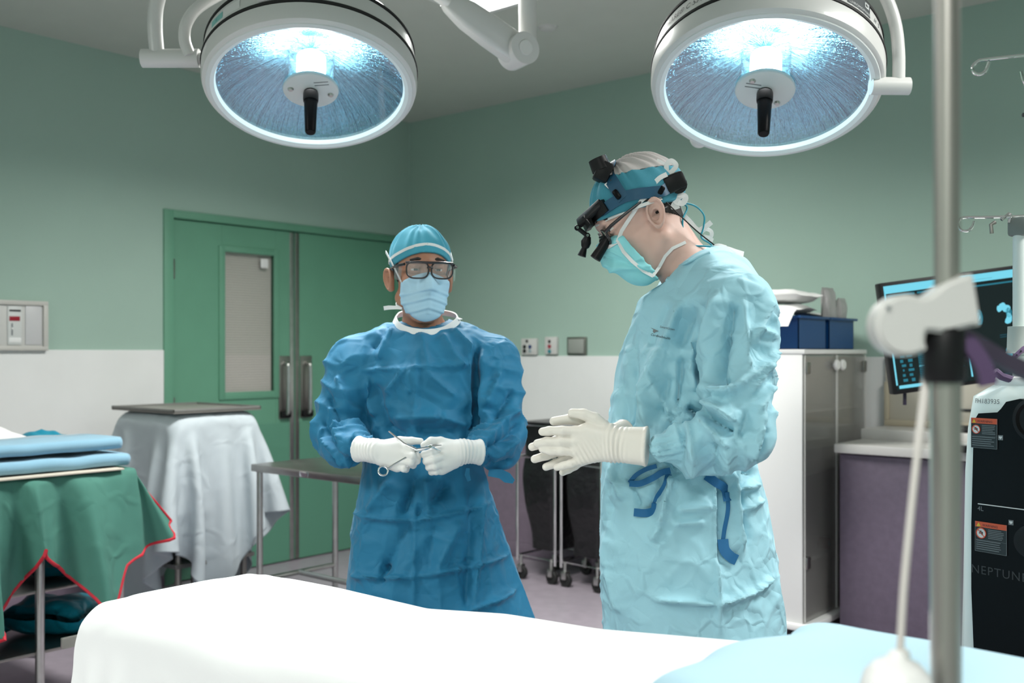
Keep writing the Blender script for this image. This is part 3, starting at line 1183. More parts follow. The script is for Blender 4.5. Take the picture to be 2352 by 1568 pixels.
# ---- stainless table in front of the doors
a = pw(576, 1062, 4.94)
t = thing('steel_table', 'bare stainless steel table with square legs before the green doors', 'table', (a.x, a.y, 0))
TL, TW, TH = 1.00, 0.53, 0.812
mb = MB().box((0, 0, TH - 0.035), (TL, TW, TH), 0.004)
mb.build('tabletop', mat('table_steel', (0.36, 0.345, 0.33), 0.3, 1.0, vary=0.15, vscale=9), t)
for x in (0.03, TL - 0.03):
    for y in (0.03, TW - 0.03):
        MB().cyl((x, y, 0), (x, y, TH - 0.03), 0.0155, seg=14).build('leg', M['steel'], t)
MB().cyl((0.03, TW / 2, 0.25), (TL - 0.03, TW / 2, 0.25), 0.013, seg=10).build('stretcher', M['steel'], t)
for x in (0.03, TL - 0.03):
    MB().cyl((x, 0.03, 0.25), (x, TW - 0.03, 0.25), 0.013, seg=10).build('stretcher', M['steel'], t)
MB().box((0.38, -0.003, TH - 0.03), (0.44, 0.002, TH - 0.006), 0.001).build('name_plate', M['chrome'], t)

# ---- draped instrument stand with a flat tray on top
BX0, BX1, BY0, BY1, BH = 0.27, 0.859, -2.43, -1.925, 1.038
t = thing('draped_stand', 'four-legged steel stand hidden under white blue drape', 'stand', (BX0, BY0, 0))
for x in (0.06, BX1 - BX0 - 0.06):
    for y in (0.06, BY1 - BY0 - 0.06):
        MB().cyl((x, y, 0.0), (x, y, BH - 0.18), 0.016, seg=12).build('leg', M['dark_steel'], t)
MB().box((0.03, 0.03, BH - 0.19), (BX1 - BX0 - 0.03, BY1 - BY0 - 0.03, BH - 0.02), 0.01).build('instrument_case', M['plastic_grey'], t)
MB().box((0.02, 0.02, 0.28), (BX1 - BX0 - 0.02, BY1 - BY0 - 0.02, 0.30)).build('shelf', M['dark_steel'], t, smooth=False)
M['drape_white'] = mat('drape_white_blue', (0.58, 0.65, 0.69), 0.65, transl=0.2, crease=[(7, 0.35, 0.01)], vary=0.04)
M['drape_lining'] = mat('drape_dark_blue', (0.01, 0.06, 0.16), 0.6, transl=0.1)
cxm, cym = (BX0 + BX1) / 2 + 0.04, (BY0 + BY1) / 2 - 0.06


def draped(n, size, rot, z, steps, colf, seed=0):
    g = np.linspace(-size / 2, size / 2, n)
    XX, YY = np.meshgrid(g, g, indexing='ij')
    c, s = math.cos(rot), math.sin(rot)
    V0 = np.stack([cxm + XX * c - YY * s, cym + XX * s + YY * c, np.full_like(XX, z)], -1).reshape(-1, 3)
    rs = np.random.RandomState(seed)
    V0[:, 2] += rs.rand(len(V0)) * 0.004
    pin = (V0[:, 0] > BX0 + 0.03) & (V0[:, 0] < BX1 - 0.03) & (V0[:, 1] > BY0 + 0.03) & (V0[:, 1] < BY1 - 0.03)
    V0[:, 2][pin] = BH + 0.006
    return drape_cloth(V0, n, n, colf, steps=steps, iters=9, pin=pin)


colf0 = rbox((BX0 - 0.004, BY0 - 0.004, BH - 0.5), (BX1 + 0.004, BY1 + 0.004, BH + 0.002), 0.012)
colf = lambda P: np.minimum(colf0(P), P[:, 2])
Vd = draped(56, 1.66, math.radians(40), BH + 0.012, 150, colf, 3)
o = cloth_obj('table_drape', Vd, grid_faces(56, 56), M['drape_white'], None, 2, 0.0025)
tag(o, 'pale blue white paper drape hanging over the tall stand', 'drape')
colf2 = rbox((BX0 + 0.012, BY0 + 0.012, BH - 0.5), (BX1 - 0.012, BY1 - 0.012, BH - 0.012), 0.012)
t = thing('flat_tray', 'flat dull grey tray lid lying on the white drape', 'tray', ((BX0 + BX1) / 2, (BY0 + BY1) / 2, BH + 0.012))
TA, TB = (BX1 - BX0) / 2 + 0.005, (BY1 - BY0) / 2 + 0.005
MB().box((-TA, -TB, 0), (TA, TB, 0.012), 0.003).build('tray_floor', mat('tray_grey', (0.30, 0.29, 0.265), 0.5, 0.3), t)
mb = MB()
for lo, hi in (((-TA, -TB), (TA, -TB + 0.008)), ((-TA, TB - 0.008), (TA, TB)), ((-TA, -TB), (-TA + 0.008, TB)), ((TA - 0.008, -TB), (TA, TB))):
    mb.box((lo[0], lo[1], 0.004), (hi[0], hi[1], 0.022), 0.002)
mb.build('tray_rim', mat('tray_rim_grey', (0.20, 0.20, 0.19), 0.5, 0.3), t)
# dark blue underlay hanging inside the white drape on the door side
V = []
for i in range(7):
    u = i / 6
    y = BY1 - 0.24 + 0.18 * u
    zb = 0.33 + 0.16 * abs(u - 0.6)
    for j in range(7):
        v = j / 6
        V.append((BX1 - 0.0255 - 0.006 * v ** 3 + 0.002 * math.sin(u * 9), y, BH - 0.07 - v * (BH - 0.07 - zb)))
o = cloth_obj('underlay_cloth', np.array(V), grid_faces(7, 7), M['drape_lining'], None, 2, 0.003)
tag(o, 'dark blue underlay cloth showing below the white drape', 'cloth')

# ---- linen table with green red-hemmed drape
NX0, NX1, NY0, NY1, NH = 0.80, 1.565, -4.7, -3.05, 0.885
t = thing('linen_table', 'steel legged table under a green cloth by the left wall', 'table', (NX0, NY0, 0))
MB().box((0, 0, NH - 0.03), (NX1 - NX0, NY1 - NY0, NH), 0.004).build('tabletop', M['steel'], t)
for x in (0.03, NX1 - NX0 - 0.03):
    for y in (0.03, 1.30, NY1 - NY0 - 0.03):
        MB().cyl((x, y, 0), (x, y, NH - 0.03), 0.017, seg=12).build('leg', M['steel'], t)
for z in (0.22, 0.45):
    MB().box((0.03, 0.03, z), (NX1 - NX0 - 0.03, NY1 - NY0 - 0.03, z + 0.012), 0.002).build('shelf', M['dark_steel'], t)
M['cloth_green'] = mat('green_linen', (0.055, 0.185, 0.145), 0.88, sheen=0.0, bump=(400, 0.2, 0.001), vary=0.05, crease=[(8, 0.4, 0.01)])
M['hem_red'] = mat('red_hem', (0.50, 0.012, 0.03), 0.7)
# hanging cloth: follows the table edge, folds deepen towards the hem
hemY = [(-4.75, 0.44), (-4.2, 0.46), (-3.80, 0.30), (-3.62, 0.36), (-3.56, 0.42), (-3.50, 0.52), (-3.46, 0.64), (-3.42, 0.60), (-3.36, 0.55), (-3.28, 0.40),
        (-3.22, 0.36), (-3.16, 0.40), (-3.10, 0.52), (-3.02, 0.56), (-2.92, 0.60), (-2.86, 0.64)]
hy = np.array([a for a, b in hemY])
hz = np.array([b for a, b in hemY])
nu, nv = 130, 26
V = np.zeros((nu, nv, 3))
for i in range(nu):
    y = -4.75 + (1.70) * i / (nu - 1) * 1.0 + 0.19 * (i / (nu - 1)) ** 3
    zb = float(np.interp(y, hy, hz))
    for j in range(nv):
        if j < 5:
            V[i, j] = (NX1 - 0.34 + 0.085 * j, min(y, NY1 + 0.005), NH + 0.006)
        else:
            v = (j - 5) / (nv - 6)
            z = NH + 0.004 - v * (NH - zb)
            ph = y * 27 + 1.1 * math.sin(y * 9)
            fold = (0.062 * v ** 0.5) * math.sin(ph) + 0.04 * v * math.sin(ph * 0.43 + 1.3) + 0.022 * v ** 0.5 * math.sin(ph * 2.3 + 3 * math.sin(y * 5)) + 0.012 * noise.noise(Vector((y * 14, z * 6, 2)))
            out = 0.014 + 0.085 * v ** 0.5 + fold
            yy = y + 0.02 * v * math.cos(ph)
            over = max(0.0, y - NY1)
            V[i, j] = (NX1 + max(out, 0.012) - over * 0.6, yy if y < NY1 else NY1 + 0.015 + over * v * 1.1, z)
o = cloth_obj('green_cloth', V.reshape(-1, 3), grid_faces(nu, nv), M['cloth_green'], None, 1, 0.003)
tag(o, 'green linen cloth with red hem hanging off the linen table', 'cloth')
hem = MB()
hem.tube([V[i, nv - 1] for i in range(nu)], 0.0065, 8)
hem.build('hem', M['hem_red'], o)
hem = MB()
hem.tube([V[nu - 1, j] for j in range(8, nv)], 0.0065, 8)
hem.build('hem', M['hem_red'], o)
# folded blue towels on top
M['towel_blue'] = mat('towel_blue', (0.20, 0.38, 0.50), 0.9, sheen=0.3, bump=(300, 0.4, 0.002), vary=0.07)
M['towel_dark'] = mat('towel_dark_blue', (0.05, 0.15, 0.24), 0.9, sheen=0.3, bump=(300, 0.4, 0.002), vary=0.07)


def towel(name, label, c, L, W, H, folds, m, rot, seed, grp):
    """folded cloth: U-shaped layers along the width"""
    pts = []
    th = H / (2 * folds)
    for k in range(folds):
        zc = k * 2 * th
        pts += [(-W / 2 + 0.01 * ((k * 7) % 3), zc + th * 0.5), (W / 2 - th * 0.6, zc + th * 0.5)]
        pts += [(W / 2 - th * 0.6 + th * 0.6 * math.sin(a), zc + th - th * 0.5 * math.cos(a)) for a in (0.5, 1.0, 1.57, 2.1, 2.6)]
        pts += [(W / 2 - th * 0.6, zc + th * 1.5), (-W / 2 + 0.008 * ((k * 5) % 3), zc + th * 1.5)]
        if k < folds - 1:
            pts += [(-W / 2 - th * 0.3, zc + th * 2)]
    n = 18
    V, F = [], []
    for i in range(n + 1):
        x = (i / n - 0.5) * L
        for (w, z) in pts:
            wz = noise.noise(Vector((x * 7, w * 6, seed))) * 0.010 + noise.noise(Vector((x * 17, z * 30, seed + 3))) * 0.003
            V.append((x + 0.006 * noise.noise(Vector((w * 9, z * 50, seed))), w + wz, max(0.002, z + wz * 0.7)))
    k = len(pts)
    F = [(i * k + j, (i + 1) * k + j, (i + 1) * k + j + 1, i * k + j + 1) for i in range(n) for j in range(k - 1)]
    o = cloth_obj(name, np.array(V), np.array(F), m, None, 1, th * 0.75)
    o.location = c
    o.rotation_euler = (0, 0, rot)
    return tag(o, label, 'towel', grp)


# towels are laid along the table edge (long axis = y), folds facing the aisle
tz = NH + 0.012
towel('folded_towel', 'lower folded blue towel of the pair on the linen table', (1.40, -3.35, tz), 0.60, 0.30, 0.058, 1, M['towel_blue'], math.pi / 2 + math.pi, 3, 'folded blue towels')
towel('folded_towel', 'upper folded blue towel lying on top of another towel', (1.385, -3.36, tz + 0.066), 0.58, 0.29, 0.056, 1, M['towel_blue'], math.pi / 2 + math.pi + 0.03, 8, 'folded blue towels')
pack('linen_pack', 'white paper pack with teal stripe behind blue towels', 'packet', (1.03, -3.46, NH + 0.095), (0.34, 0.40, 0.13), (0, 0.05, 0.2), M['paper'], 11, 'packs behind the towels')
pack('linen_pack', 'teal blue wrapped pack lying behind blue towels', 'packet', (1.06, -3.155, NH + 0.075), (0.24, 0.14, 0.11), (0, 0.02, 0.1), mat('teal_wrap', (0.01, 0.22, 0.33), 0.5), 12, 'packs behind the towels')
pack('linen_pack', 'pale folded sheet pack at the far end of linen table', 'packet', (1.03, -3.84, NH + 0.065), (0.40, 0.30, 0.09), (0, 0, 0.05), M['paper'], 13, 'packs behind the towels')
pack('linen_pack', 'teal striped pack in front of the pale folded sheet', 'packet', (1.08, -3.78, NH + 0.150), (0.30, 0.22, 0.03), (0.05, 0.08, 0.3), mat('teal_stripe', (0.01, 0.20, 0.30), 0.5), 14, 'packs behind the towels')
o = MB().box((-0.02, -0.30, 0), (0.06, 0.30, 0.007), 0.002).build('cream_board', mat('board_cream', (0.55, 0.50, 0.42), 0.6))
o.location = (1.545, -3.40, NH + 0.0065)
tag(o, 'thin cream board poking out below the blue towels', 'board')
# teal bags on the lower shelf
M['bag_cyan'] = mat('cyan_bag', (0.0, 0.19, 0.27), 0.35, crease=[(10, 0.6, 0.01)])
for i, (x, y, z, s) in enumerate(((1.30, -3.23, 0.466, 0.09), (1.32, -3.64, 0.236, 0.10), (1.30, -3.23, 0.236, 0.11), (1.28, -3.66, 0.466, 0.085))):
    pack('plastic_bag', ['teal plastic bag of linen on the upper shelf near the table end', 'teal plastic bag of linen on the lower shelf behind the leg',
                         'teal plastic bag of linen on the lower shelf at the table end', 'teal plastic bag of linen on the upper shelf behind the cloth'][i], 'bag',
         (x, y, z + s * 0.62), (0.34, 0.26, s * 1.2), (0, 0, 0.3 * i), M['bag_cyan'], 20 + i, 'teal bags on the shelves')
# ================================================================== surgical lamps
def reflector_mat():
    m = bpy.data.materials.new('faceted_reflector')
    m.use_nodes = True
    N, Lk = m.node_tree.nodes, m.node_tree.links
    b = N['Principled BSDF']
    b.inputs['Base Color'].default_value = (0.22, 0.47, 0.60, 1)
    b.inputs['Metallic'].default_value = 1.0
    b.inputs['Roughness'].default_value = 0.17
    tc = N.new('ShaderNodeTexCoord')
    sp = N.new('ShaderNodeSeparateXYZ')
    Lk.new(tc.outputs['Object'], sp.inputs[0])
    at = N.new('ShaderNodeMath')
    at.operation = 'ARCTAN2'
    Lk.new(sp.outputs['Y'], at.inputs[0])
    Lk.new(sp.outputs['X'], at.inputs[1])
    ln = N.new('ShaderNodeVectorMath')
    ln.operation = 'LENGTH'
    Lk.new(tc.outputs['Object'], ln.inputs[0])
    cb = N.new('ShaderNodeCombineXYZ')
    Lk.new(at.outputs[0], cb.inputs[0])
    Lk.new(ln.outputs['Value'], cb.inputs[1])
    hs = []
    for sx_, sy2, w_ in ((9, 5, 1.0), (46, 160, 0.30), (60, 30, 0.35)):
        gr = N.new('ShaderNodeMapping')
        gr.inputs['Scale'].default_value = (sx_, sy2, 1)
        Lk.new(cb.outputs[0], gr.inputs['Vector'])
        n1 = N.new('ShaderNodeTexNoise')
        n1.inputs['Scale'].default_value = 1.0
        n1.inputs['Detail'].default_value = 2
        Lk.new(gr.outputs['Vector'], n1.inputs['Vector'])
        mu = N.new('ShaderNodeMath')
        mu.operation = 'MULTIPLY'
        mu.inputs[1].default_value = w_
        Lk.new(n1.outputs['Fac'], mu.inputs[0])
        hs.append(mu)
    ad = N.new('ShaderNodeMath')
    Lk.new(hs[0].outputs[0], ad.inputs[0])
    Lk.new(hs[1].outputs[0], ad.inputs[1])
    n1 = N.new('ShaderNodeMath')
    Lk.new(ad.outputs[0], n1.inputs[0])
    Lk.new(hs[2].outputs[0], n1.inputs[1])
    bp = N.new('ShaderNodeBump')
    bp.inputs['Strength'].default_value = 0.9
    bp.inputs['Distance'].default_value = 0.012
    Lk.new(n1.outputs[0], bp.inputs['Height'])
    Lk.new(bp.outputs['Normal'], b.inputs['Normal'])
    return m


M['reflector'] = reflector_mat()
M['bulb'] = mat('lamp_bulb', (1, 1, 1), 0.5, emit=(0.86, 0.97, 1.0), estr=55.0)
M['lamp_glass'] = glass_mat('lamp_cover', (0.97, 0.99, 1.0), refl=0.05, rough=0.02)
M['tube_glass'] = glass_mat('filter_cylinder', (0.90, 0.97, 0.98), refl=0.25, rough=0.05)


def wrap_text(vs, R, phi0, z0):
    """lay flat glyphs on the outside of the drum"""
    out = []
    for v in vs:
        a = phi0 + v.x / R
        out.append(Vector((R * math.cos(a), R * math.sin(a), z0 + v.y)))
    return out


def drum_patch(R, phi0, phi1, z0, z1, n=10, th=0.0012):
    mb = MB()
    vs, fs = [], []
    for i in range(n + 1):
        a = phi0 + (phi1 - phi0) * i / n
        for r in (R, R + th):
            for z in (z0, z1):
                vs.append((r * math.cos(a), r * math.sin(a), z))
    for i in range(n):
        o, q = i * 4, (i + 1) * 4
        fs += [(o, q, q + 1, o + 1), (o + 2, o + 3, q + 3, q + 2), (o, o + 2, q + 2, q), (o + 1, q + 1, q + 3, o + 3)]
    fs += [(0, 1, 3, 2), (n * 4, n * 4 + 2, n * 4 + 3, n * 4 + 1)]
    return mb.add(vs, fs)


def surgical_lamp(label, cpx, Z, tilt, roll, handle_roll):
    X, Zc, h = pxc(*cpx, Z)
    c = cam2room(X, Zc, h)
    t = thing('surgical_lamp', label, 'surgical lamp', c, YAW)
    R = Matrix.Rotation(math.radians(roll), 4, 'Y') @ Matrix.Rotation(-math.radians(tilt), 4, 'X')
    S = 48

    def part(name, mb, m, parent=t, angle=35):
        o = mb.build(name, m, parent, True, angle)
        o.data.transform(R)
        return o

    head = part('housing', MB().lathe([(0.288, 0.014), (0.292, 0.004), (0.300, 0.0), (0.316, 0.002), (0.326, 0.010), (0.330, 0.024), (0.331, 0.062),
                                       (0.322, 0.064), (0.322, 0.075), (0.331, 0.076), (0.324, 0.132), (0.314, 0.134), (0.314, 0.141),
                                       (0.322, 0.143), (0.300, 0.178), (0.25, 0.212), (0.16, 0.235), (0.06, 0.244), (0.0, 0.245)], seg=96, caps=False), M['lamp_white'])
    part('rim', MB().lathe([(0.286, 0.016), (0.290, 0.002), (0.302, -0.004), (0.314, -0.001), (0.318, 0.006)], seg=96, caps=False),
         mat('lamp_rim', (0.70, 0.73, 0.72), 0.35), head)
    for za, ra in ((0.0635, 0.333), (0.1335, 0.3265)):
        part('seal', MB().lathe([(ra - 0.012, za), (ra, za + 0.001), (ra + 0.001, za + 0.005), (ra, za + 0.010), (ra - 0.012, za + 0.011)], seg=96, caps=False), M['black_rubber'], head)
    # reflector bowl, lit from the bulb in the middle
    pr = [(0.2885, 0.017)]
    for i in range(15):
        u = i / 14
        pr.append((0.285 - 0.215 * u, 0.022 + 0.135 * (u ** 0.72)))
    rf = MB().lathe(pr + [(0.0, 0.160)], seg=120, caps=False).build('reflector', M['reflector'], t, True, 60)
    rf.matrix_local = R
    part('bulb', MB().lathe([(0.0, 0.040), (0.038, 0.040), (0.045, 0.048), (0.045, 0.128), (0.038, 0.135), (0.0, 0.135)], seg=24), M['bulb'])
    part('filter_cylinder', MB().lathe([(0.072, 0.018), (0.072, 0.155)], seg=40, caps=False), M['tube_glass'])
    part('cover_glass', MB().lathe([(0.0, 0.0145), (0.288, 0.0155)], seg=64, caps=False), M['lamp_glass'])
    # black inner gasket line
    part('gasket', MB().lathe([(0.2865, 0.019), (0.2875, 0.013), (0.2905, 0.013), (0.2910, 0.018)], seg=96, caps=False), M['black_rubber'], head)
    pl = part('centre_plate', MB().lathe([(0.0, 0.000), (0.078, 0.000), (0.084, 0.003), (0.086, 0.008), (0.084, 0.016), (0.0, 0.018)], seg=48), mat('lamp_plate', (0.66, 0.70, 0.69), 0.35))
    for k in (0, 1):
        a = math.radians(handle_roll + 180 * k)
        sc = MB().lathe([(0.0, -0.006), (0.006, -0.006), (0.009, -0.003), (0.010, 0.001)], Matrix.Translation((0.062 * math.cos(a), 0.062 * math.sin(a), 0)), 16)
        part('screw', sc, M['steel'], pl)
    sgn = 1 if roll < 0 else -1
    for dy in (0.0, 0.014):
        g = MB().box((sgn * 0.018, -0.03 - dy - 0.0012, -0.0012), (sgn * 0.062, -0.03 - dy + 0.0012, 0.0005)) if sgn > 0 else \
            MB().box((-0.062, -0.012 - dy - 0.0012, -0.0012), (-0.018, -0.012 - dy + 0.0012, 0.0005))
        part('engraved_mark', g, M['print_grey'], pl)
    hd = part('handle', MB().lathe([(0.0, -0.150), (0.014, -0.150), (0.0165, -0.146), (0.0205, -0.045), (0.0205, -0.034), (0.0, -0.032)], seg=28), M['black_gloss'])
    part('collar', MB().lathe([(0.0, -0.036), (0.0225, -0.036), (0.0235, -0.030), (0.0235, -0.008), (0.021, 0.001), (0.0, 0.001)], seg=28), M['black'], hd)
    # the lamp's own beam
    ld = bpy.data.lights.new('lamp_beam', 'AREA')
    ld.shape = 'DISK'
    ld.size = 0.56
    ld.energy = LAMP_WATT
    ld.color = (0.96, 0.99, 1.0)
    ld.spread = math.radians(62)
    lo = bpy.data.objects.new('lamp_beam', ld)
    COL.objects.link(lo)
    lo.parent = t
    lo.matrix_local = R @ Matrix.Translation((0, 0, -0.005))       # at the cover glass
    return t, R, head, part


def LL(t, Z0c):
    """pixel+depth -> lamp local"""
    Mi = (Matrix.Translation(t.location) @ Matrix.Rotation(YAW, 4, 'Z')).inverted()
    return lambda u, v, Z: Mi @ pw(u, v, Z)


lampA, RA, headA, partA = surgical_lamp('round white surgical lamp with teal sticker above the blue gowned surgeon', (714, 211), 3.17, 22, -4, -160)
q = LL(lampA, 3.17)
MB().cyl(q(327, 134, 3.22), q(458, 134, 3.22), 0.029, seg=24).build('pivot', M['lamp_white'], lampA)
MB().cyl(q(458, 134, 3.22), q(520, 132, 3.22), 0.018, seg=20).build('pivot_shaft', M['lamp_white'], lampA)
MB().tube(catmull([q(361, 130, 3.22), q(356, 60, 3.22), q(362, 0, 3.22), q(392, -80, 3.22), q(470, -160, 3.22), q(590, -215, 3.22), q(720, -235, 3.22)], 6), 0.0235, 18).build('outer_yoke', M['lamp_white'], lampA)
MB().tube(catmull([q(436, 128, 3.20), q(424, 90, 3.20), q(430, 50, 3.20), q(462, 12, 3.21), q(540, -28, 3.25), q(640, -52, 3.32)], 6), 0.0185, 18).build('inner_yoke', M['lamp_white'], lampA)
# drop joint and spring arm towards the ceiling post
MB().cyl(q(720, -225, 3.22), q(720, -300, 3.22), 0.034, seg=20).build('joint', M['lamp_white'], lampA)
MB().tube([q(720, -262, 3.22), q(860, -120, 3.32), q(1030, 5, 3.46)], [0.03, 0.026, 0.024], 16).build('link_arm', M['lamp_white'], lampA)
# flat-sided spring arm: deep box tapering to the elbow
e0, e1 = q(1022, 0, 3.46), q(1186, 116, 3.60)
d = (e1 - e0).normalized()
sd = Vector((0, 0, 1)).cross(d).normalized()
upv = d.cross(sd).normalized()
mb = MB()
vs, fs = [], []
secs = [(-0.01, 0.022, 0.024), (0.05, 0.034, 0.034), (0.30, 0.046, 0.050), (0.62, 0.05, 0.055), (0.90, 0.05, 0.056), (1.0, 0.05, 0.054)]
Ls = (e1 - e0).length
for (f_, hw, hh) in secs:
    p = e0 + d * (Ls * f_)
    for k in range(16):
        a = 2 * math.pi * k / 16
        cc, ss = math.cos(a), math.sin(a)
        ex = 0.45
        vs.append(p + sd * math.copysign(abs(cc) ** ex, cc) * hw * 0.62 + upv * math.copysign(abs(ss) ** ex, ss) * hh)
for i in range(len(secs) - 1):
    for k in range(16):
        fs.append((i * 16 + k, i * 16 + (k + 1) % 16, (i + 1) * 16 + (k + 1) % 16, (i + 1) * 16 + k))
fs += [tuple(reversed(range(16))), tuple((len(secs) - 1) * 16 + k for k in range(16))]
mb.add(vs, fs).build('spring_arm', M['lamp_white'], lampA)
ek = q(1190, 118, 3.60)
kn = MB().cyl(ek - sd * 0.052, ek + sd * 0.052, 0.056, seg=32).build('elbow', M['lamp_white'], lampA)
MB().cyl(ek - sd * 0.056, ek + sd * 0.056, 0.026, seg=24).build('elbow_cap', M['plastic_white'], kn)
pt = q(1212, 96, 3.62)
MB().tube([q(1206, 128, 3.61), q(1214, 112, 3.62), q(1212, 90, 3.62)], [0.034, 0.036, 0.032], 20).build('post_foot', M['lamp_white'], lampA)
topz = RH - lampA.location.z
MB().cyl(pt, (pt.x, pt.y, topz - 0.03), 0.0325, seg=24).build('post', M['lamp_white'], lampA)
MB().lathe([(0.0, topz), (0.14, topz), (0.14, topz - 0.03), (0.05, topz - 0.06), (0.0, topz - 0.06)], Matrix.Translation((pt.x, pt.y, 0)), 32).build('ceiling_flange', M['lamp_white'], lampA)
# drum details of the left lamp
DR = 0.3295
br = MB().box((-0.045, -0.030, -0.028), (0.045, 0.012, 0.030), 0.006, Matrix.Rotation(math.radians(-97 + 90), 4, 'Z') @ Matrix.Translation((0, -DR, 0.104)))
br_o = partA('bracket', br, M['lamp_white'], headA)
kb = MB().lathe([(0.0, 0.036), (0.030, 0.034), (0.034, 0.026), (0.034, 0.0)], Matrix.Rotation(math.radians(-97 + 90), 4, 'Z') @ Matrix.Translation((0, -DR - 0.02, 0.118)) @ Matrix.Rotation(math.pi / 2, 4, 'X'), 28)
partA('knob', kb, M['plastic_white'], br_o)
st = partA('rating_label', drum_patch(DR - 0.001, math.radians(-87), math.radians(-77), 0.080, 0.128), mat('label_pale', (0.55, 0.54, 0.55), 0.4), headA)
vs, fs = text_mesh('CE', 0.011)
partA('lettering', MB().add(wrap_text(vs, DR + 0.0012, math.radians(-85), 0.092), fs), M['print_grey'], st)
ln = MB()
for i, (a0, a1, z) in enumerate(((-86, -82, 0.121), (-80.5, -78, 0.121), (-86, -81.5, 0.114), (-80, -78, 0.114), (-86, -82.5, 0.107), (-81, -78, 0.107), (-86.3, -77.6, 0.084))):
    v = drum_patch(DR + 0.0004, math.radians(a0), math.radians(a1), z, z + 0.0018, 3, 0.0006)
    ln.add(v.v, v.f)
partA('print_lines', ln, M['print_grey'], st)
tl = partA('teal_sticker', drum_patch(DR - 0.001, math.radians(-139), math.radians(-128.5), 0.088, 0.110), mat('sticker_teal', (0.20, 0.50, 0.47), 0.4), headA)
vs, fs = text_mesh('G', 0.012)
partA('lettering', MB().add(wrap_text(vs, DR + 0.001, math.radians(-134.5), 0.094), fs), M['jack_teal'], tl)
partA('white_sticker', drum_patch(DR - 0.001, math.radians(-128), math.radians(-116), 0.082, 0.116), M['plastic_white'], headA)

lampB, RB, headB, partB = surgical_lamp('round white surgical lamp lettered on its drum above the pale gowned surgeon', (1757, 211), 2.95, 24, 8, -140)
q = LL(lampB, 2.83)
MB().cyl(q(2000, 197, 2.86), q(2088, 198, 2.86), 0.0245, seg=24).build('pivot', M['lamp_white'], lampB)
MB().tube(catmull([q(2064, 196, 2.86), q(2064, 120, 2.86), q(2055, 50, 2.86), q(2030, -15, 2.86), q(1975, -100, 2.86), q(1880, -180, 2.86), q(1770, -215, 2.86)], 6), 0.0175, 18).build('outer_yoke', M['lamp_white'], lampB)
pj = q(1770, -215, 2.86)
topz = RH - lampB.location.z
MB().cyl((pj.x, pj.y, pj.z - 0.03), (pj.x, pj.y, topz - 0.03), 0.030, seg=20).build('drop_post', M['lamp_white'], lampB)
MB().lathe([(0.0, topz), (0.14, topz), (0.14, topz - 0.03), (0.05, topz - 0.06), (0.0, topz - 0.06)], Matrix.Translation((pj.x, pj.y, 0)), 32).build('ceiling_flange', M['lamp_white'], lampB)
MB().ball(q(1606, 318, 3.24), 0.030).build('bumper', M['lamp_white'], lampB)
vs, fs = text_mesh('CHROMOPHARE\u00ae C 571', 0.0235, 0.2, 1.05)
wmax = max(v.x for v in vs)
partB('lettering', MB().add(wrap_text(vs, DR + 0.0006, math.radians(-136.5) - wmax / DR, 0.092), fs), M['print_dark'], headB)
bd = partB('badge', drum_patch(DR - 0.0005, math.radians(-66.5), math.radians(-50), 0.079, 0.131), mat('badge_dark', (0.055, 0.065, 0.07), 0.35), headB)
vs, fs = text_mesh('CHROMOPHARE\u2122', 0.0120, 0.0, 1.05)
partB('lettering', MB().add(wrap_text(vs, DR + 0.0016, math.radians(-65.3), 0.0865), fs), M['print_white'], bd)
partB('symbol_square', drum_patch(DR + 0.0004, math.radians(-54.2), math.radians(-51.2), 0.106, 0.124, 3), M['print_white'], bd)
ln = MB()
for a0 in (-53.6, -52.9):
    v = drum_patch(DR + 0.0018, math.radians(a0), math.radians(a0 + 0.35), 0.110, 0.120, 2, 0.0004)
    ln.add(v.v, v.f)
v = drum_patch(DR + 0.0018, math.radians(-53.8), math.radians(-51.8), 0.114, 0.116, 2, 0.0004)
ln.add(v.v, v.f)
partB('symbol', ln, M['print_dark'], bd)
scr = MB()
for pts in (((0, 0.0), (0.004, 0.014)), ((0.008, 0.0), (0.011, 0.014)), ((0.002, 0.006), (0.012, 0.008)), ((0.026, 0.014), (0.034, 0.014)), ((0.031, 0.014), (0.030, 0.002), (0.025, 0.0))):
    w = wrap_text([Vector((x, y, 0)) for x, y in pts], DR, math.radians(-45.5), 0.092)
    scr.tube(w, 0.0007, 6)
partB('pen_mark', scr, M['print_grey'], headB)
# ================================================================== people
def person(label, px0, Z0):
    X0 = (px0 - CX) / FPX * Z0
    c = cam2room(X0, Z0, 0)
    t = thing('person', label, 'person', (c.x, c.y, 0), YAW)

    def L(u, v, Z):
        X, Zc, h = pxc(u, v, Z)
        return np.array((X - X0, Zc - Z0, h))
    return t, L


def skin_mat(name, col, red):
    m = mat(name, col, 0.5, vary=0.06, vscale=18, bump=(220, 0.15, 0.001), subsurf=0.12)
    return m


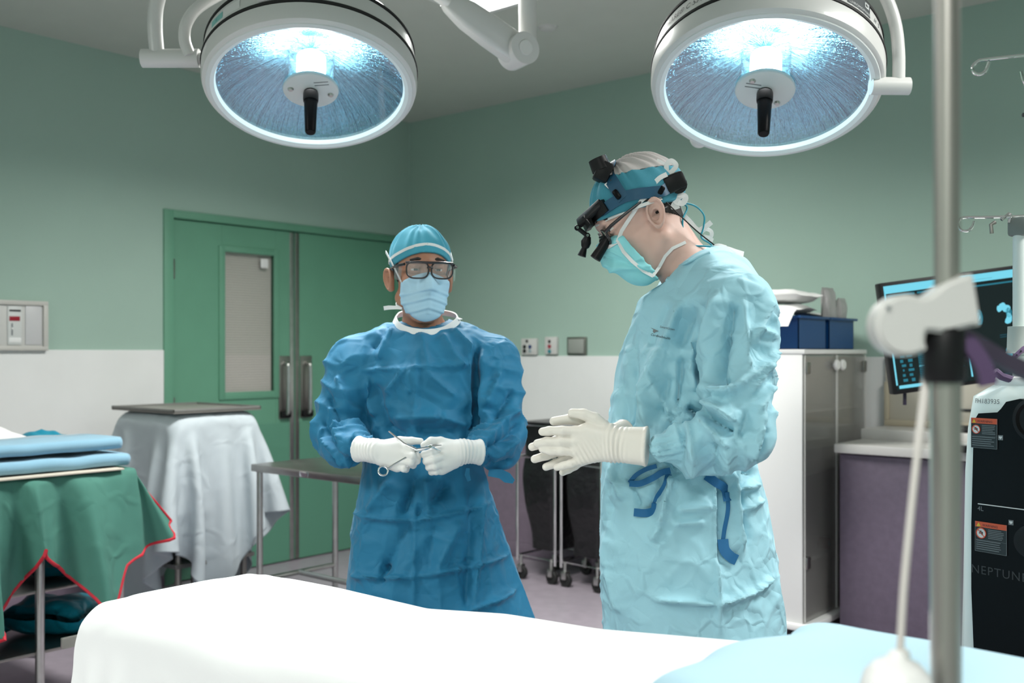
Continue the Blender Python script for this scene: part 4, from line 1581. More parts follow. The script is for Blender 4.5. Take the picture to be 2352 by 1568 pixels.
class Head:
    """head frame: origin between the ears; f forward, l = left of the person, u up"""

    def __init__(self, o, f, u, s):
        self.o = np.array(o, float)
        self.f = np.array(f, float) / np.linalg.norm(f)
        u = np.array(u, float)
        u -= self.f * (u @ self.f)
        self.u = u / np.linalg.norm(u)
        self.l = np.cross(self.u, self.f)
        self.s = s
        self.Mx = np.stack([self.f, self.l, self.u])      # rows

    def w(self, p):
        """head coordinates -> person local"""
        p = np.asarray(p, float) * self.s
        return self.o + p @ self.Mx

    def h(self, q):
        """person local -> head coordinates"""
        return ((np.asarray(q, float) - self.o) @ self.Mx.T) / self.s

    def mesh(self, name, fn, lo, hi, res, m, parent, post=None, it=1):
        V, F = surface_nets(fn, lo, hi, res)
        V = relax(V, F, it)
        if post:
            V = post(V, vnormals(V, F), F)
        V = self.w(V)
        me = bpy.data.meshes.new(name)
        me.from_pydata(V.tolist(), [], F.tolist())
        me.polygons.foreach_set('use_smooth', [True] * len(me.polygons))
        me.materials.append(m)
        o = bpy.data.objects.new(name, me)
        COL.objects.link(o)
        o.parent = parent
        return o


def skull():
    P = [s_ell((-0.004, 0, 0.048), (0.100, 0.076, 0.088)),
         (s_ell((0.038, 0, -0.035), (0.058, 0.058, 0.080)), 0.03),
         (s_cone((0.062, 0.012, -0.098), (0.062, -0.012, -0.098), 0.022, 0.022), 0.025),
         (s_cone((-0.002, 0.052, -0.055), (0.055, 0.018, -0.098), 0.020, 0.017), 0.02),
         (s_cone((-0.002, -0.052, -0.055), (0.055, -0.018, -0.098), 0.020, 0.017), 0.02),
         (s_ell((0.066, 0.042, -0.012), (0.022, 0.022, 0.018)), 0.02),
         (s_ell((0.066, -0.042, -0.012), (0.022, 0.022, 0.018)), 0.02),
         (s_cone((0.083, 0.030, 0.040), (0.090, 0, 0.042), 0.010, 0.010), 0.02),
         (s_cone((0.083, -0.030, 0.040), (0.090, 0, 0.042), 0.010, 0.010), 0.02),
         (s_cone((0.092, 0, 0.026), (0.113, 0, -0.018), 0.0075, 0.012), 0.012),
         (s_ell((0.100, 0.010, -0.024), (0.010, 0.008, 0.008)), 0.008),
         (s_ell((0.100, -0.010, -0.024), (0.010, 0.008, 0.008)), 0.008),
         (s_cone((0.090, 0.014, -0.056), (0.090, -0.014, -0.056), 0.007, 0.007), 0.012)]
    return s_union(P, 0.02)


def face_carve(base):
    so = [s_ell((0.094, s * 0.032, 0.022), (0.016, 0.017, 0.011)) for s in (1, -1)]

    def f(X, Y, Z):
        d = base(X, Y, Z)
        for e in so:
            d = smax(d, -e(X, Y, Z), 0.008)
        for s in (1, -1):     # lids leave a slit over the eyeball
            d = smin(d, s_ell((0.077, s * 0.032, 0.0285), (0.0150, 0.0165, 0.0075))(X, Y, Z), 0.003)
            d = smin(d, s_ell((0.077, s * 0.032, 0.0145), (0.0140, 0.0160, 0.0060))(X, Y, Z), 0.003)
        return d
    return f


def ears(base):
    def f(X, Y, Z):
        d = base(X, Y, Z)
        for s in (1, -1):
            # helix plate leaning back and outwards
            Zq = Z + 0.004
            x = X + 0.011 - (Zq * -0.22)
            y = (Y * s - 0.079) - np.maximum(-(X + 0.005), 0) * 0.45
            out = np.sqrt((x / (0.0185 - 0.10 * np.maximum(-Zq, 0))) ** 2 + (Zq / 0.0295) ** 2)
            plate = np.maximum((out - 1) * 0.0195, np.abs(y - 0.002) - 0.0055)
            rim = np.sqrt(((out - 0.90) * 0.0195) ** 2 + (y - 0.007) ** 2) - 0.0050
            bowl = (np.sqrt(((x + 0.000) / 0.0088) ** 2 + ((Zq + 0.004) / 0.0120) ** 2 + ((y - 0.007) / 0.0150) ** 2) - 1) * 0.0088
            groove = np.sqrt(((out - 0.66) * 0.0195) ** 2 + (y - 0.009) ** 2) - 0.0045
            lobe = s_ell((-0.002, s * 0.081, -0.029), (0.008, 0.0055, 0.008))
            e = smin(plate, rim, 0.003)
            e = smin(e, lobe(X, Y, Z), 0.005)
            tragus = s_ell((0.006, s * 0.083, -0.004), (0.004, 0.006, 0.006))(X, Y, Z)
            e = smax(e, -np.where(Z < 0.018, groove, 1), 0.0015)
            e = smax(e, -bowl, 0.003)
            e = smin(e, tragus, 0.003)
            d = smin(d, e, 0.004)
        return d
    return f


def eyes(H, parent, iris):
    for s in (1, -1):
        c = H.w((0.0765, s * 0.032, 0.0215))
        e = MB().ball(c, 0.0122 * H.s, 20, 14).build('eye', M['sclera'], parent)
        g = H.w((0.0765 + 0.0108, s * 0.032, 0.0215))
        Mt = Matrix.Translation(g) @ Vector(H.f).to_track_quat('Z', 'Y').to_matrix().to_4x4()
        MB().lathe([(0.0, 0.0016 * H.s), (0.003 * H.s, 0.0014 * H.s), (0.0058 * H.s, 0.0)], Mt, 20).build('iris', iris, e)


M['sclera'] = mat('eye_white', (0.70, 0.66, 0.63), 0.2, coat=0.5)
M['iris_dark'] = mat('iris_dark', (0.018, 0.010, 0.007), 0.15, coat=0.6)
M['glove_white'] = mat('glove_latex', (0.76, 0.755, 0.735), 0.48, bump=(90, 0.12, 0.002), sheen=0.1)
M['glove_cream'] = mat('glove_cream', (0.78, 0.735, 0.67), 0.46, bump=(90, 0.12, 0.002), sheen=0.1)
M['cap_teal'] = mat('cap_teal', (0.060, 0.37, 0.50), 0.8, sheen=0.15, bump=(260, 0.25, 0.001), transl=0.12, vary=0.05)
M['cap_teal2'] = mat('cap_blue_teal', (0.055, 0.30, 0.40), 0.8, sheen=0.15, bump=(260, 0.25, 0.001), transl=0.12, vary=0.06)
M['cap_white'] = mat('cap_white', (0.62, 0.58, 0.57), 0.8, bump=(260, 0.25, 0.001), transl=0.2)
M['mask_blue'] = mat('mask_blue', (0.40, 0.62, 0.76), 0.75, bump=(300, 0.15, 0.0006), vary=0.03)
M['mask_cyan'] = mat('mask_cyan', (0.28, 0.70, 0.74), 0.75, bump=(300, 0.15, 0.0006), vary=0.03)
M['tape_white'] = mat('white_tape', (0.80, 0.80, 0.79), 0.7)
M['gown_blue'] = mat('gown_blue', (0.007, 0.170, 0.320), 0.68, sheen=0.1, bump=(350, 0.18, 0.0008), crease=[(6, 0.6, 0.014), (16, 0.5, 0.006)], transl=0.06, vary=0.05, vscale=3)
M['gown_pale'] = mat('gown_pale', (0.35, 0.64, 0.74), 0.66, sheen=0.1, bump=(350, 0.15, 0.0008), crease=[(7, 0.6, 0.014), (19, 0.55, 0.006)], transl=0.10, vary=0.03, vscale=3)
M['tie_blue'] = mat('tie_blue', (0.008, 0.12, 0.29), 0.7)
M['trouser'] = mat('scrub_trouser', (0.03, 0.14, 0.20), 0.85)
M['hair'] = mat('dark_hair', (0.018, 0.012, 0.010), 0.6, bump=(500, 0.8, 0.002), aniso=(1, 1, 0.15))


def folds_post(L, Z, segs, crum=(), near=True, extra=None):
    """displace cloth along its normal: drawn folds plus crumpling"""
    S = []
    for (x1, y1, x2, y2, w, a) in segs:
        p, q_ = L(x1, y1, Z), L(x2, y2, Z)
        S.append(((p[0], p[2]), (q_[0], q_[2]), w, a))

    def post(V, Nn, F):
        d = np.zeros(len(V))
        face = np.clip(-Nn[:, 1] * 1.8 - 0.12, 0, 1)
        for a, b, w, amp in S:
            r, tt = seg_dist2(V, a, b)
            d += amp * 2.7 * np.exp(-(r / w) ** 1.15) * face * np.clip(np.minimum(tt, 1 - tt) * 6 + 0.25, 0, 1)
        for sc, seed, amp, w in crum:
            d += amp * (crumple(V, sc, seed, w) - 0.25)
        V = V + Nn * d[:, None]
        if extra:
            V = extra(V, Nn)
        return V
    return post


def cuff_gather(V, Nn, wrist, elbow, length, amp, n):
    """radial pleats where the sleeve is drawn in at the wrist"""
    ax = elbow - wrist
    ax = ax / np.linalg.norm(ax)
    d = V - wrist
    t = d @ ax
    rad = d - t[:, None] * ax
    r = np.linalg.norm(rad, axis=1)
    m = np.clip(1 - np.abs(t) / length, 0, 1) * (r < 0.12)
    e1 = np.cross(ax, [0, 0, 1.0])
    e1 /= np.linalg.norm(e1)
    e2 = np.cross(ax, e1)
    ang = np.arctan2(rad @ e2, rad @ e1)
    return V + Nn * (amp * m * np.sin(ang * n + 1.5 * np.sin(ang * 3)))[:, None]


def ridge(ph):
    return 1.0 - 2.0 * np.abs(np.sin(ph)) ** 0.7


def sleeve_folds(V, Nn, a, b, rad, amp, per, seed, skew=0.6):
    """cloth bunched across an arm: ridges roughly square to the limb"""
    ax = b - a
    Ln = np.linalg.norm(ax)
    ax = ax / Ln
    d = V - a
    t = d @ ax
    rd = d - t[:, None] * ax
    r = np.linalg.norm(rd, axis=1)
    m = np.clip((rad - r) / 0.03, 0, 1) * np.clip((t + 0.05) / 0.05, 0, 1) * np.clip((Ln + 0.02 - t) / 0.05, 0, 1)
    ix = np.nonzero(m > 0)[0]
    w = np.zeros(len(V))
    g1 = nz(V[ix], 7, seed)
    g2 = nz(V[ix], 16, seed + 5)
    ph = math.pi * (t[ix] / per) + 2.6 * g1 + skew * (rd[ix, 2] - rd[ix, 1]) * 9
    w[ix] = amp * m[ix] * ridge(ph) * (0.55 + 0.9 * np.clip(g2 + 0.3, 0, 1))
    return V + Nn * w[:, None]


def skirt_folds(V, Nn, cx, cyy, z_top, z_bot, n, amp, seed):
    """hanging folds that widen towards the hem"""
    v = np.clip((z_top - V[:, 2]) / (z_top - z_bot), 0, 1)
    ang = np.arctan2(V[:, 1] - cyy, V[:, 0] - cx)
    g = nz(V * [1, 1, 0.35], 4, seed)
    w = amp * v ** 0.8 * ridge(ang * n / 2 + 2.2 * g)
    return V + Nn * w[:, None]


def finger(P, r0, r1):
    out = []
    n = len(P) - 1
    for i in range(n):
        a = r0 + (r1 - r0) * i / n
        b = r0 + (r1 - r0) * (i + 1) / n
        out.append(s_cone(P[i], P[i + 1], a, b))
    return out


def glove(name, fingers, thumb, palm, cuff, m, parent, res=0.0024, wrinkle=None, kf=0.0045, off=None):
    """fingers: list of (points, r0, r1); palm: list of cones; cuff: (p_wrist, p_end, r_w, r_e)"""
    body = s_union([(p, 0.012) for p in palm], 0.012)
    fs = []
    for P, r0, r1 in fingers + [thumb]:
        fs.append(s_union([(c, 0.004) for c in finger(P, r0, r1)], 0.004))
    cw, ce, rw, re = cuff
    cone = s_cone(cw, ce, rw, re)
    if off is not None:
        off = np.array(off)
        cone = s_union([s_cone(cw + off, ce + off, rw, re), (s_cone(cw - off, ce - off, rw, re), 0.02)], 0.02)
    ax = (np.array(ce) - np.array(cw))
    Lc = np.linalg.norm(ax)
    ax = ax / Lc

    def f(X, Y, Z):
        d = body(X, Y, Z)
        for g in fs:
            d = smin(d, g(X, Y, Z), kf)
        c = cone(X, Y, Z)
        c = smin(c, d, 0.016)
        t = (X - ce[0]) * ax[0] + (Y - ce[1]) * ax[1] + (Z - ce[2]) * ax[2]
        return np.maximum(c, t)
    pts = np.array([p for P, a, b in fingers + [thumb] for p in P] + [cw, ce])
    lo, hi = pts.min(0) - 0.05, pts.max(0) + 0.05
    lo = np.minimum(lo, np.array(ce) - re * 1.3)
    hi = np.maximum(hi, np.array(ce) + re * 1.3)

    def post(V, Nn, F):
        d = V - np.array(cw)
        t = d @ ax
        w = np.exp(-((t - 0.004) / 0.020) ** 2) * 0.0016 * np.sin(t * 620 + 2.0 * np.sin(V[:, 0] * 60 + V[:, 2] * 45))
        w += np.exp(-((t - Lc + 0.002) / 0.0035) ** 2) * 0.0018
        if wrinkle:
            w += wrinkle(V)
        return V + Nn * w[:, None]
    return sdf_obj(name, f, lo, hi, res, m, parent, post, 1)


def shoes_and_legs(t, cx, cyy, fx, fy, spread):
    """scrub trousers and clogs below the gown; (fx,fy) = way the person faces"""
    sx, sy = -fy, fx
    P = []
    for s in (-1, 1):
        bx, by = cx + sx * spread * s, cyy + sy * spread * s
        P += [(s_cone((bx, by, 0.86), (bx, by, 0.45), 0.082, 0.070), 0.03), (s_cone((bx, by, 0.45), (bx - fx * 0.02, by - fy * 0.02, 0.10), 0.070, 0.062), 0.03)]
    f = s_union(P, 0.03)
    g = lambda X, Y, Z: np.maximum(f(X, Y, Z), 0.065 - Z)
    sdf_obj('trousers', g, (cx - 0.3, cyy - 0.3, 0.02), (cx + 0.3, cyy + 0.3, 1.0), 0.014, M['trouser'], t,
            lambda V, N, F: V + N * (0.006 * nz(V, 9, 4))[:, None])
    for s in (-1, 1):
        bx, by = cx + sx * spread * s, cyy + sy * spread * s
        P = [s_cone((bx - fx * 0.05, by - fy * 0.05, 0.052), (bx + fx * 0.13, by + fy * 0.13, 0.045), 0.048, 0.045),
             (s_cone((bx, by, 0.06), (bx, by, 0.09), 0.052, 0.05), 0.02)]
        ff = s_union(P, 0.02)
        gg = lambda X, Y, Z: np.maximum(ff(X, Y, Z), np.maximum(0.004 - Z, Z - 0.11))
        sdf_obj('shoe', gg, (bx - 0.24, by - 0.24, -0.02), (bx + 0.24, by + 0.24, 0.14), 0.008, M['black_rubber'], t)


def loft_px(L, rows, Z):
    out = []
    for (py, x0, x1, b, dy) in rows:
        p, q_ = L(x0, py, Z), L(x1, py, Z)
        out.append((p[2], (p[0] + q_[0]) / 2, dy, (q_[0] - p[0]) / 2, b))
    return out


# ------------------------------------------------------------------ surgeon in dark blue, facing the table
ZA = 3.0
pa, LA = person('surgeon in dark blue gown and glasses holding an instrument in both hands', 975, ZA)
M['skin_tan'] = skin_mat('skin_tan', (0.42, 0.20, 0.125), 0)
yawA = math.radians(17)
HA = Head(LA(966, 640, ZA - 0.01), (math.sin(yawA), -math.cos(yawA), -0.03), (0, 0, 1), 1.04)
nb = HA.h(LA(977, 790, ZA + 0.03))
neck = [(s_cone((-0.014, 0, -0.03), tuple(nb), 0.052, 0.058), 0.03)]
for s in (-1, 1):
    sh = HA.h(LA(977 + s * 120, 800, ZA + 0.03))
    neck.append((s_cone(tuple(nb), tuple(sh), 0.055, 0.05), 0.04))
headA_f = ears(face_carve(s_union([skull()] + neck, 0.03)))
bodyA = HA.mesh('body', headA_f, (-0.19, -0.21, -0.27), (0.14, 0.21, 0.15), 0.0025, M['skin_tan'], pa)
eyes(HA, bodyA, M['iris_dark'])
sk = skull()
for s in (1, -1):
    eb = MB().tube([HA.w((0.0955, s * 0.014, 0.047)), HA.w((0.0955, s * 0.028, 0.0505)), HA.w((0.086, s * 0.048, 0.047))], [0.0042, 0.0050, 0.0026], 8)
    eb.build('eyebrow', M['hair'], bodyA)
hair_f = lambda X, Y, Z: np.maximum(np.maximum(sk(X, Y, Z) - 0.004, X - 0.055), np.maximum(-Z - 0.012 - 0.25 * (X < -0.02) * 0.2, Z - 0.10))
HA.mesh('hair', lambda X, Y, Z: np.maximum(hair_f(X, Y, Z), X - 0.035 + np.maximum(0.03 - Z, 0) * 0.8), (-0.13, -0.11, -0.06), (0.10, 0.11, 0.12), 0.004, M['hair'], bodyA)


def capA(off, pl_lo):
    def f(X, Y, Z):
        # loose crown, tight band; rear drops to the nape
        top = s_ell((-0.012, 0, 0.058), (0.110, 0.086, 0.092))
        d = np.minimum(sk(X, Y, Z) - 0.0065, top(X, Y, Z))
        edge = 0.047 + 0.22 * X - 2.6 * Y * Y
        return np.maximum(d - off, edge + pl_lo - Z)
    return f


def cap_post(amp, n, seed):
    def post(V, Nn, F):
        ang = np.arctan2(V[:, 1], V[:, 0])
        g = np.sin(ang * n + 1.7 * np.sin(ang * 5 + seed)) * np.clip((V[:, 2] - 0.055) * 14, 0, 1)
        k = nz(V, 22, seed)
        return V + Nn * (amp * g + 0.0045 * k * np.clip((V[:, 2] - 0.06) * 18, 0, 1))[:, None]
    return post


cap = HA.mesh('cap', capA(0.0, 0.0), (-0.15, -0.12, -0.03), (0.13, 0.12, 0.175), 0.003, M['cap_teal'], pa, cap_post(0.0030, 15, 2))
# white piping band round the cap
ringpts, nr = [], []
for k in range(48):
    a = 2 * math.pi * k / 48
    x, y = 0.113 * math.cos(a) - 0.008, 0.0865 * math.sin(a)
    z = 0.070 + 0.20 * x - 2.3 * y * y
    ringpts.append((x, y, z))
bv = BVHTree.FromPolygons([Vector(v.co) for v in cap.data.vertices], [tuple(p.vertices) for p in cap.data.polygons])
rp = []
for p in ringpts:
    c0 = HA.w((-0.008, 0, p[2]))
    dr = Vector(HA.w(p) - c0).normalized()
    hit = bv.ray_cast(Vector(c0) + dr * 0.2, -dr)
    rp.append((hit[0] if hit[0] else Vector(HA.w(p))) + dr * 0.0006)
    nr.append(dr)
MB().ribbon(rp + [rp[0]], 0.008, nr + [nr[0]], 0.003).build('piping', M['tape_white'], cap)


def mask_fn(wid=0.0):
    def f(X, Y, Z):
        d = sk(X, Y, Z) - 0.0055
        bulge = s_union([s_ell((0.052, 0, -0.058), (0.060, 0.060, 0.068)), (s_cone((0.085, 0, 0.006), (0.112, 0, -0.028), 0.010, 0.012), 0.03)], 0.03)
        d = smin(d, bulge(X, Y, Z), 0.025)
        # region: below the nose bridge, in front of the cheeks, above the throat
        d = np.maximum(d, Z - (0.012 - 0.0 * X - 5.0 * Y * Y))
        d = np.maximum(d, (0.036 + 0.10 * (Z + 0.05)) - X)
        low = (np.sqrt((Y / 0.066) ** 2 + (np.minimum(Z + 0.045, 0) / 0.076) ** 2) - 1) * 0.066
        d = smax(d, low, 0.006)
        return d
    return f


def mask_post(amp, n):
    def post(V, Nn, F):
        z = V[:, 2]
        d = np.zeros(len(V))
        for zc in (-0.030, -0.055, -0.082):
            k = z - (zc - 0.28 * np.abs(V[:, 1]))
            d += amp * (np.exp(-(k / 0.004) ** 2) - 0.8 * np.exp(-((k + 0.007) / 0.004) ** 2))
        d += 0.0022 * nz(V, 26, 5)
        d += 0.0016 * np.exp(-((V[:, 1] - 0.002) / 0.006) ** 2) * (z > -0.1)
        return V + Nn * d[:, None]
    return post


mk = HA.mesh('mask', mask_fn(), (0.0, -0.10, -0.15), (0.15, 0.10, 0.04), 0.0028, M['mask_blue'], pa, mask_post(0.0022, 3))
# mask ties
for s in (1, -1):
    MB().ribbon([HA.w(p) for p in ((0.052, s * 0.062, -0.018), (0.032, s * 0.078, 0.022), (0.012, s * 0.090, 0.052), (-0.03, s * 0.094, 0.075))], 0.008,
                [Vector(HA.l * s)] * 4, 0.0016).build('mask_tie', M['tape_white'], mk)
MB().ribbon([HA.w(p) for p in ((0.035, -0.060, -0.085), (0.012, -0.070, -0.082), (-0.010, -0.088, -0.082), (-0.022, -0.100, -0.084))], [0.006, 0.010, 0.012, 0.012], Vector(HA.f), 0.002).build('mask_tie', M['tape_white'], mk)
MB().ribbon([HA.w(p) for p in ((0.035, -0.060, -0.085), (-0.01, -0.068, -0.075), (-0.06, -0.058, -0.070))], 0.007, Vector(-HA.l), 0.0016).build('mask_tie', M['tape_white'], mk)
# glasses
M['frame_dark'] = mat('spectacle_frame', (0.020, 0.016, 0.018), 0.3, coat=0.4)
M['lens'] = glass_mat('spectacle_lens', (0.93, 0.93, 0.95), refl=0.30, rough=0.03, haze=0.13, hazecol=(0.8, 0.8, 0.85))
gl = thing('glasses', None, None)
for k in list(gl.keys()):
    del gl[k]
gl.parent = pa


def lens_outline(s, w=0.030, h=0.022):
    out = []
    for k in range(36):
        a = 2 * math.pi * k / 36
        c_, n_ = math.cos(a), math.sin(a)
        ex = 0.62
        y = math.copysign(abs(c_) ** ex, c_) * w
        z = math.copysign(abs(n_) ** (ex if n_ > 0 else 0.85), n_) * h
        out.append((0.1270 - 0.16 * abs(y + s * 0.034) ** 1.0 * 0.35 - 0.004, s * 0.034 + y, 0.018 + z))
    return out


for s in (1, -1):
    ol = lens_outline(s)
    fr = MB().tube([HA.w(p) for p in ol], 0.0024, 8, closed=True)
    fo = fr.build('rim', M['frame_dark'], gl)
    MB().add([HA.w(p) for p in ol], [tuple(range(len(ol)))]).build('lens', M['lens'], fo, smooth=False)
    MB().tube([HA.w(p) for p in ((0.112, s * 0.068, 0.034), (0.090, s * 0.082, 0.031), (0.03, s * 0.087, 0.028), (-0.005, s * 0.086, 0.026), (-0.03, s * 0.083, 0.008))], [0.004, 0.004, 0.0026, 0.0024, 0.002], 8).build('temple', M['frame_dark'], gl)
    MB().add([HA.w(p) for p in ((0.096, s * 0.070, 0.034), (0.060, s * 0.086, 0.034), (0.060, s * 0.086, -0.004), (0.090, s * 0.074, -0.010))], [(0, 1, 2, 3)]).build('side_shield', M['lens'], gl, smooth=False)
MB().tube([HA.w(p) for p in ((0.116, 0.066, 0.038), (0.1225, 0.034, 0.0395), (0.124, 0, 0.0385), (0.1225, -0.034, 0.0395), (0.116, -0.066, 0.038))], 0.0036, 8).build('brow_bar', M['frame_dark'], gl)
MB().tube([HA.w(p) for p in ((0.1225, 0.008, 0.024), (0.1245, 0, 0.027), (0.1225, -0.008, 0.024))], 0.0028, 8).build('bridge', M['frame_dark'], gl)

# gown
rowsA = [(733, 945, 1022, 0.060, 0.03), (748, 908, 1056, 0.080, 0.03), (772, 868, 1092, 0.105, 0.02), (805, 850, 1104, 0.125, 0.01), (860, 846, 1100, 0.140, 0.0),
         (950, 846, 1096, 0.145, 0.0), (1050, 836, 1108, 0.145, 0.0), (1120, 823, 1122, 0.150, 0.0), (1200, 808, 1152, 0.165, 0.0),
         (1300, 799, 1190, 0.185, 0.0), (1410, 792, 1228, 0.205, 0.0), (1640, 778, 1275, 0.23, 0.0)]
wrA, elA = LA(846, 1034, 2.725), LA(772, 985, 2.94)
wlA, elB = LA(1082, 1037, 2.725), LA(1150, 990, 2.94)
gA = s_union([s_loft(loft_px(LA, rowsA, ZA), 2.2),
              (s_cone(LA(905, 782, 3.02), LA(832, 830, 3.0), 0.055, 0.082), 0.06),
              (s_cone(LA(1055, 782, 3.02), LA(1118, 828, 3.0), 0.055, 0.082), 0.06),
              (s_cone(LA(812, 842, 2.99), elA, 0.082, 0.074), 0.03),
              (s_cone(LA(1136, 840, 2.99), elB, 0.082, 0.074), 0.03),
              (s_cone(elA + [0.004, 0, -0.012], wrA, 0.074, 0.028), 0.022),
              (s_cone(elB + [-0.004, 0, -0.012], wlA, 0.074, 0.028), 0.022),
              (s_ell(LA(785, 1035, 2.87), (0.055, 0.06, 0.052)), 0.03),
              (s_ell(LA(1150, 1040, 2.87), (0.058, 0.06, 0.052)), 0.03)], 0.03)
hemA = LA(0, 1640, ZA)[2]
nk = LA(978, 735, ZA)


def gA2(X, Y, Z):
    d = gA(X, Y, Z)
    # hollow neck opening
    d = smax(d, -(np.sqrt((X - nk[0]) ** 2 + (Y - 0.02) ** 2 * 0.8) - 0.062 + (nk[2] - 0.025 - Z) * 2.0 * (Z < nk[2] - 0.025)), 0.006)
    return np.maximum(d, hemA + 0.004 - Z)


segA = [(1092, 795, 1088, 985, 0.010, -0.020), (1080, 790, 1076, 980, 0.014, 0.010), (1106, 800, 1112, 970, 0.016, 0.010),
        (957, 765, 955, 1400, 0.007, 0.005), (965, 765, 985, 845, 0.014, 0.007), (1010, 765, 1060, 850, 0.016, 0.009), (1035, 760, 1090, 810, 0.012, 0.010),
        (900, 750, 870, 830, 0.014, 0.008), (880, 760, 850, 800, 0.010, -0.006),
        (830, 850, 930, 848, 0.007, 0.006), (930, 848, 1088, 838, 0.007, 0.006), (930, 850, 885, 905, 0.010, 0.007), (945, 850, 940, 905, 0.008, 0.006), (975, 850, 1045, 910, 0.009, 0.006),
        (840, 870, 862, 960, 0.012, 0.010), (858, 880, 885, 985, 0.012, -0.010), (905, 960, 1010, 955, 0.016, 0.012), (1010, 955, 1080, 985, 0.016, 0.010), (880, 975, 935, 1000, 0.014, -0.012), (960, 985, 1060, 990, 0.02, -0.010),
        (770, 860, 800, 940, 0.010, 0.008), (745, 900, 790, 985, 0.010, -0.009), (755, 930, 800, 1010, 0.010, 0.010), (735, 960, 790, 1040, 0.009, -0.010), (750, 1000, 800, 1060, 0.010, 0.011),
        (775, 1040, 800, 1078, 0.008, -0.009), (800, 990, 812, 1065, 0.008, 0.010), (820, 985, 826, 1075, 0.007, -0.008),
        (1150, 850, 1120, 940, 0.010, 0.008), (1185, 900, 1130, 960, 0.010, -0.010), (1190, 940, 1120, 1000, 0.010, 0.012), (1200, 975, 1125, 1025, 0.009, -0.011), (1195, 1010, 1120, 1045, 0.010, 0.011),
        (1180, 1050, 1130, 1080, 0.010, -0.009), (1110, 1000, 1108, 1080, 0.007, 0.010), (1128, 1005, 1124, 1085, 0.007, -0.008),
        (790, 1185, 950, 1190, 0.006, 0.008), (950, 1190, 1110, 1165, 0.006, 0.008), (1110, 1165, 1160, 1155, 0.006, 0.006),
        (795, 1325, 960, 1312, 0.006, 0.009), (960, 1312, 1190, 1280, 0.006, 0.009), (1055, 1395, 1195, 1358, 0.008, 0.010),
        (980, 1090, 985, 1180, 0.016, 0.014), (960, 1090, 925, 1180, 0.016, -0.012), (905, 1095, 850, 1180, 0.018, 0.012), (1040, 1110, 950, 1185, 0.018, -0.012),
        (1108, 1120, 1090, 1390, 0.010, 0.010), (1085, 1130, 1075, 1390, 0.014, -0.008), (1130, 1110, 1200, 1380, 0.014, -0.010), (1150, 1120, 1215, 1380, 0.010, 0.010),
        (945, 1195, 880, 1310, 0.025, -0.010), (1060, 1190, 1000, 1310, 0.022, 0.010), (1000, 1200, 990, 1300, 0.02, -0.008), (885, 1290, 880, 1330, 0.008, -0.010)]


def extraA(V, Nn):
    V = sleeve_folds(V, Nn, LA(812, 842, 2.99), elA, 0.115, 0.007, 0.075, 1)
    V = sleeve_folds(V, Nn, LA(1136, 840, 2.99), elB, 0.115, 0.007, 0.075, 7, -0.6)
    V = sleeve_folds(V, Nn, elA, wrA, 0.10, 0.009, 0.05, 3)
    V = sleeve_folds(V, Nn, elB, wlA, 0.10, 0.009, 0.05, 9, -0.6)
    V = skirt_folds(V, Nn, 0, 0, 1.1, hemA, 9, 0.010, 4)
    V = cuff_gather(V, Nn, wrA, elA, 0.055, 0.006, 11)
    return cuff_gather(V, Nn, wlA, elB, 0.055, 0.006, 11)


gownA = sdf_obj('gown', gA2, LA(690, 1660, ZA) * [1, 0, 1] + [0, -0.42, 0], LA(1320, 715, ZA) * [1, 0, 1] + [0, 0.28, 0], 0.0062, M['gown_blue'], pa,
                folds_post(LA, ZA - 0.12, segA, [(5, 3, 0.006, 0.10), (11, 9, 0.003, 0.10)], True, extraA), 2)
# white neck binding
bvg = BVHTree.FromPolygons([Vector(v.co) for v in gownA.data.vertices], [tuple(p.vertices) for p in gownA.data.polygons])
cb = []
for u, v, Z in ((906, 733, 3.0), (913, 746, 2.955), (932, 756, 2.935), (960, 762, 2.92), (990, 763, 2.92), (1020, 757, 2.935), (1043, 744, 2.955), (1053, 732, 3.0), (1040, 722, 3.06), (1000, 716, 3.10), (955, 716, 3.10), (918, 722, 3.06)):
    cb.append(Vector(LA(u, v, Z)))
loop = catmull(cb + [cb[0]], 5)[:-1]
ctr_ = Vector(LA(978, 770, 3.0))
MB().ribbon(loop + [loop[0]], 0.019, [(p - ctr_).normalized() for p in loop + [loop[0]]], 0.004).build('neck_binding', M['tape_white'], gownA)
MB().ribbon([LA(1040, 738, 3.0), LA(1052, 731, 3.0), LA(1058, 733, 2.98)], 0.012, Vector((0, -0.2, 1)), 0.002).build('neck_tab', M['tape_white'], gownA)
# waist tie poking out at the side
MB().ribbon([LA(1122, 1085, 2.84), LA(1150, 1088, 2.83), LA(1165, 1097, 2.83), LA(1180, 1106, 2.83)], [0.02, 0.026, 0.03, 0.012], Vector((0, -1, 0.3)), 0.002).build('waist_tie', M['gown_blue'], gownA)
MB().ribbon([LA(1075, 1075, 2.80), LA(1073, 1090, 2.80), LA(1078, 1104, 2.80)], [0.010, 0.014, 0.010], Vector((0, -1, 0)), 0.002).build('waist_tie', M['gown_blue'], gownA)
shoes_and_legs(pa, 0.0, 0.02, 0.0, -1.0, 0.09)

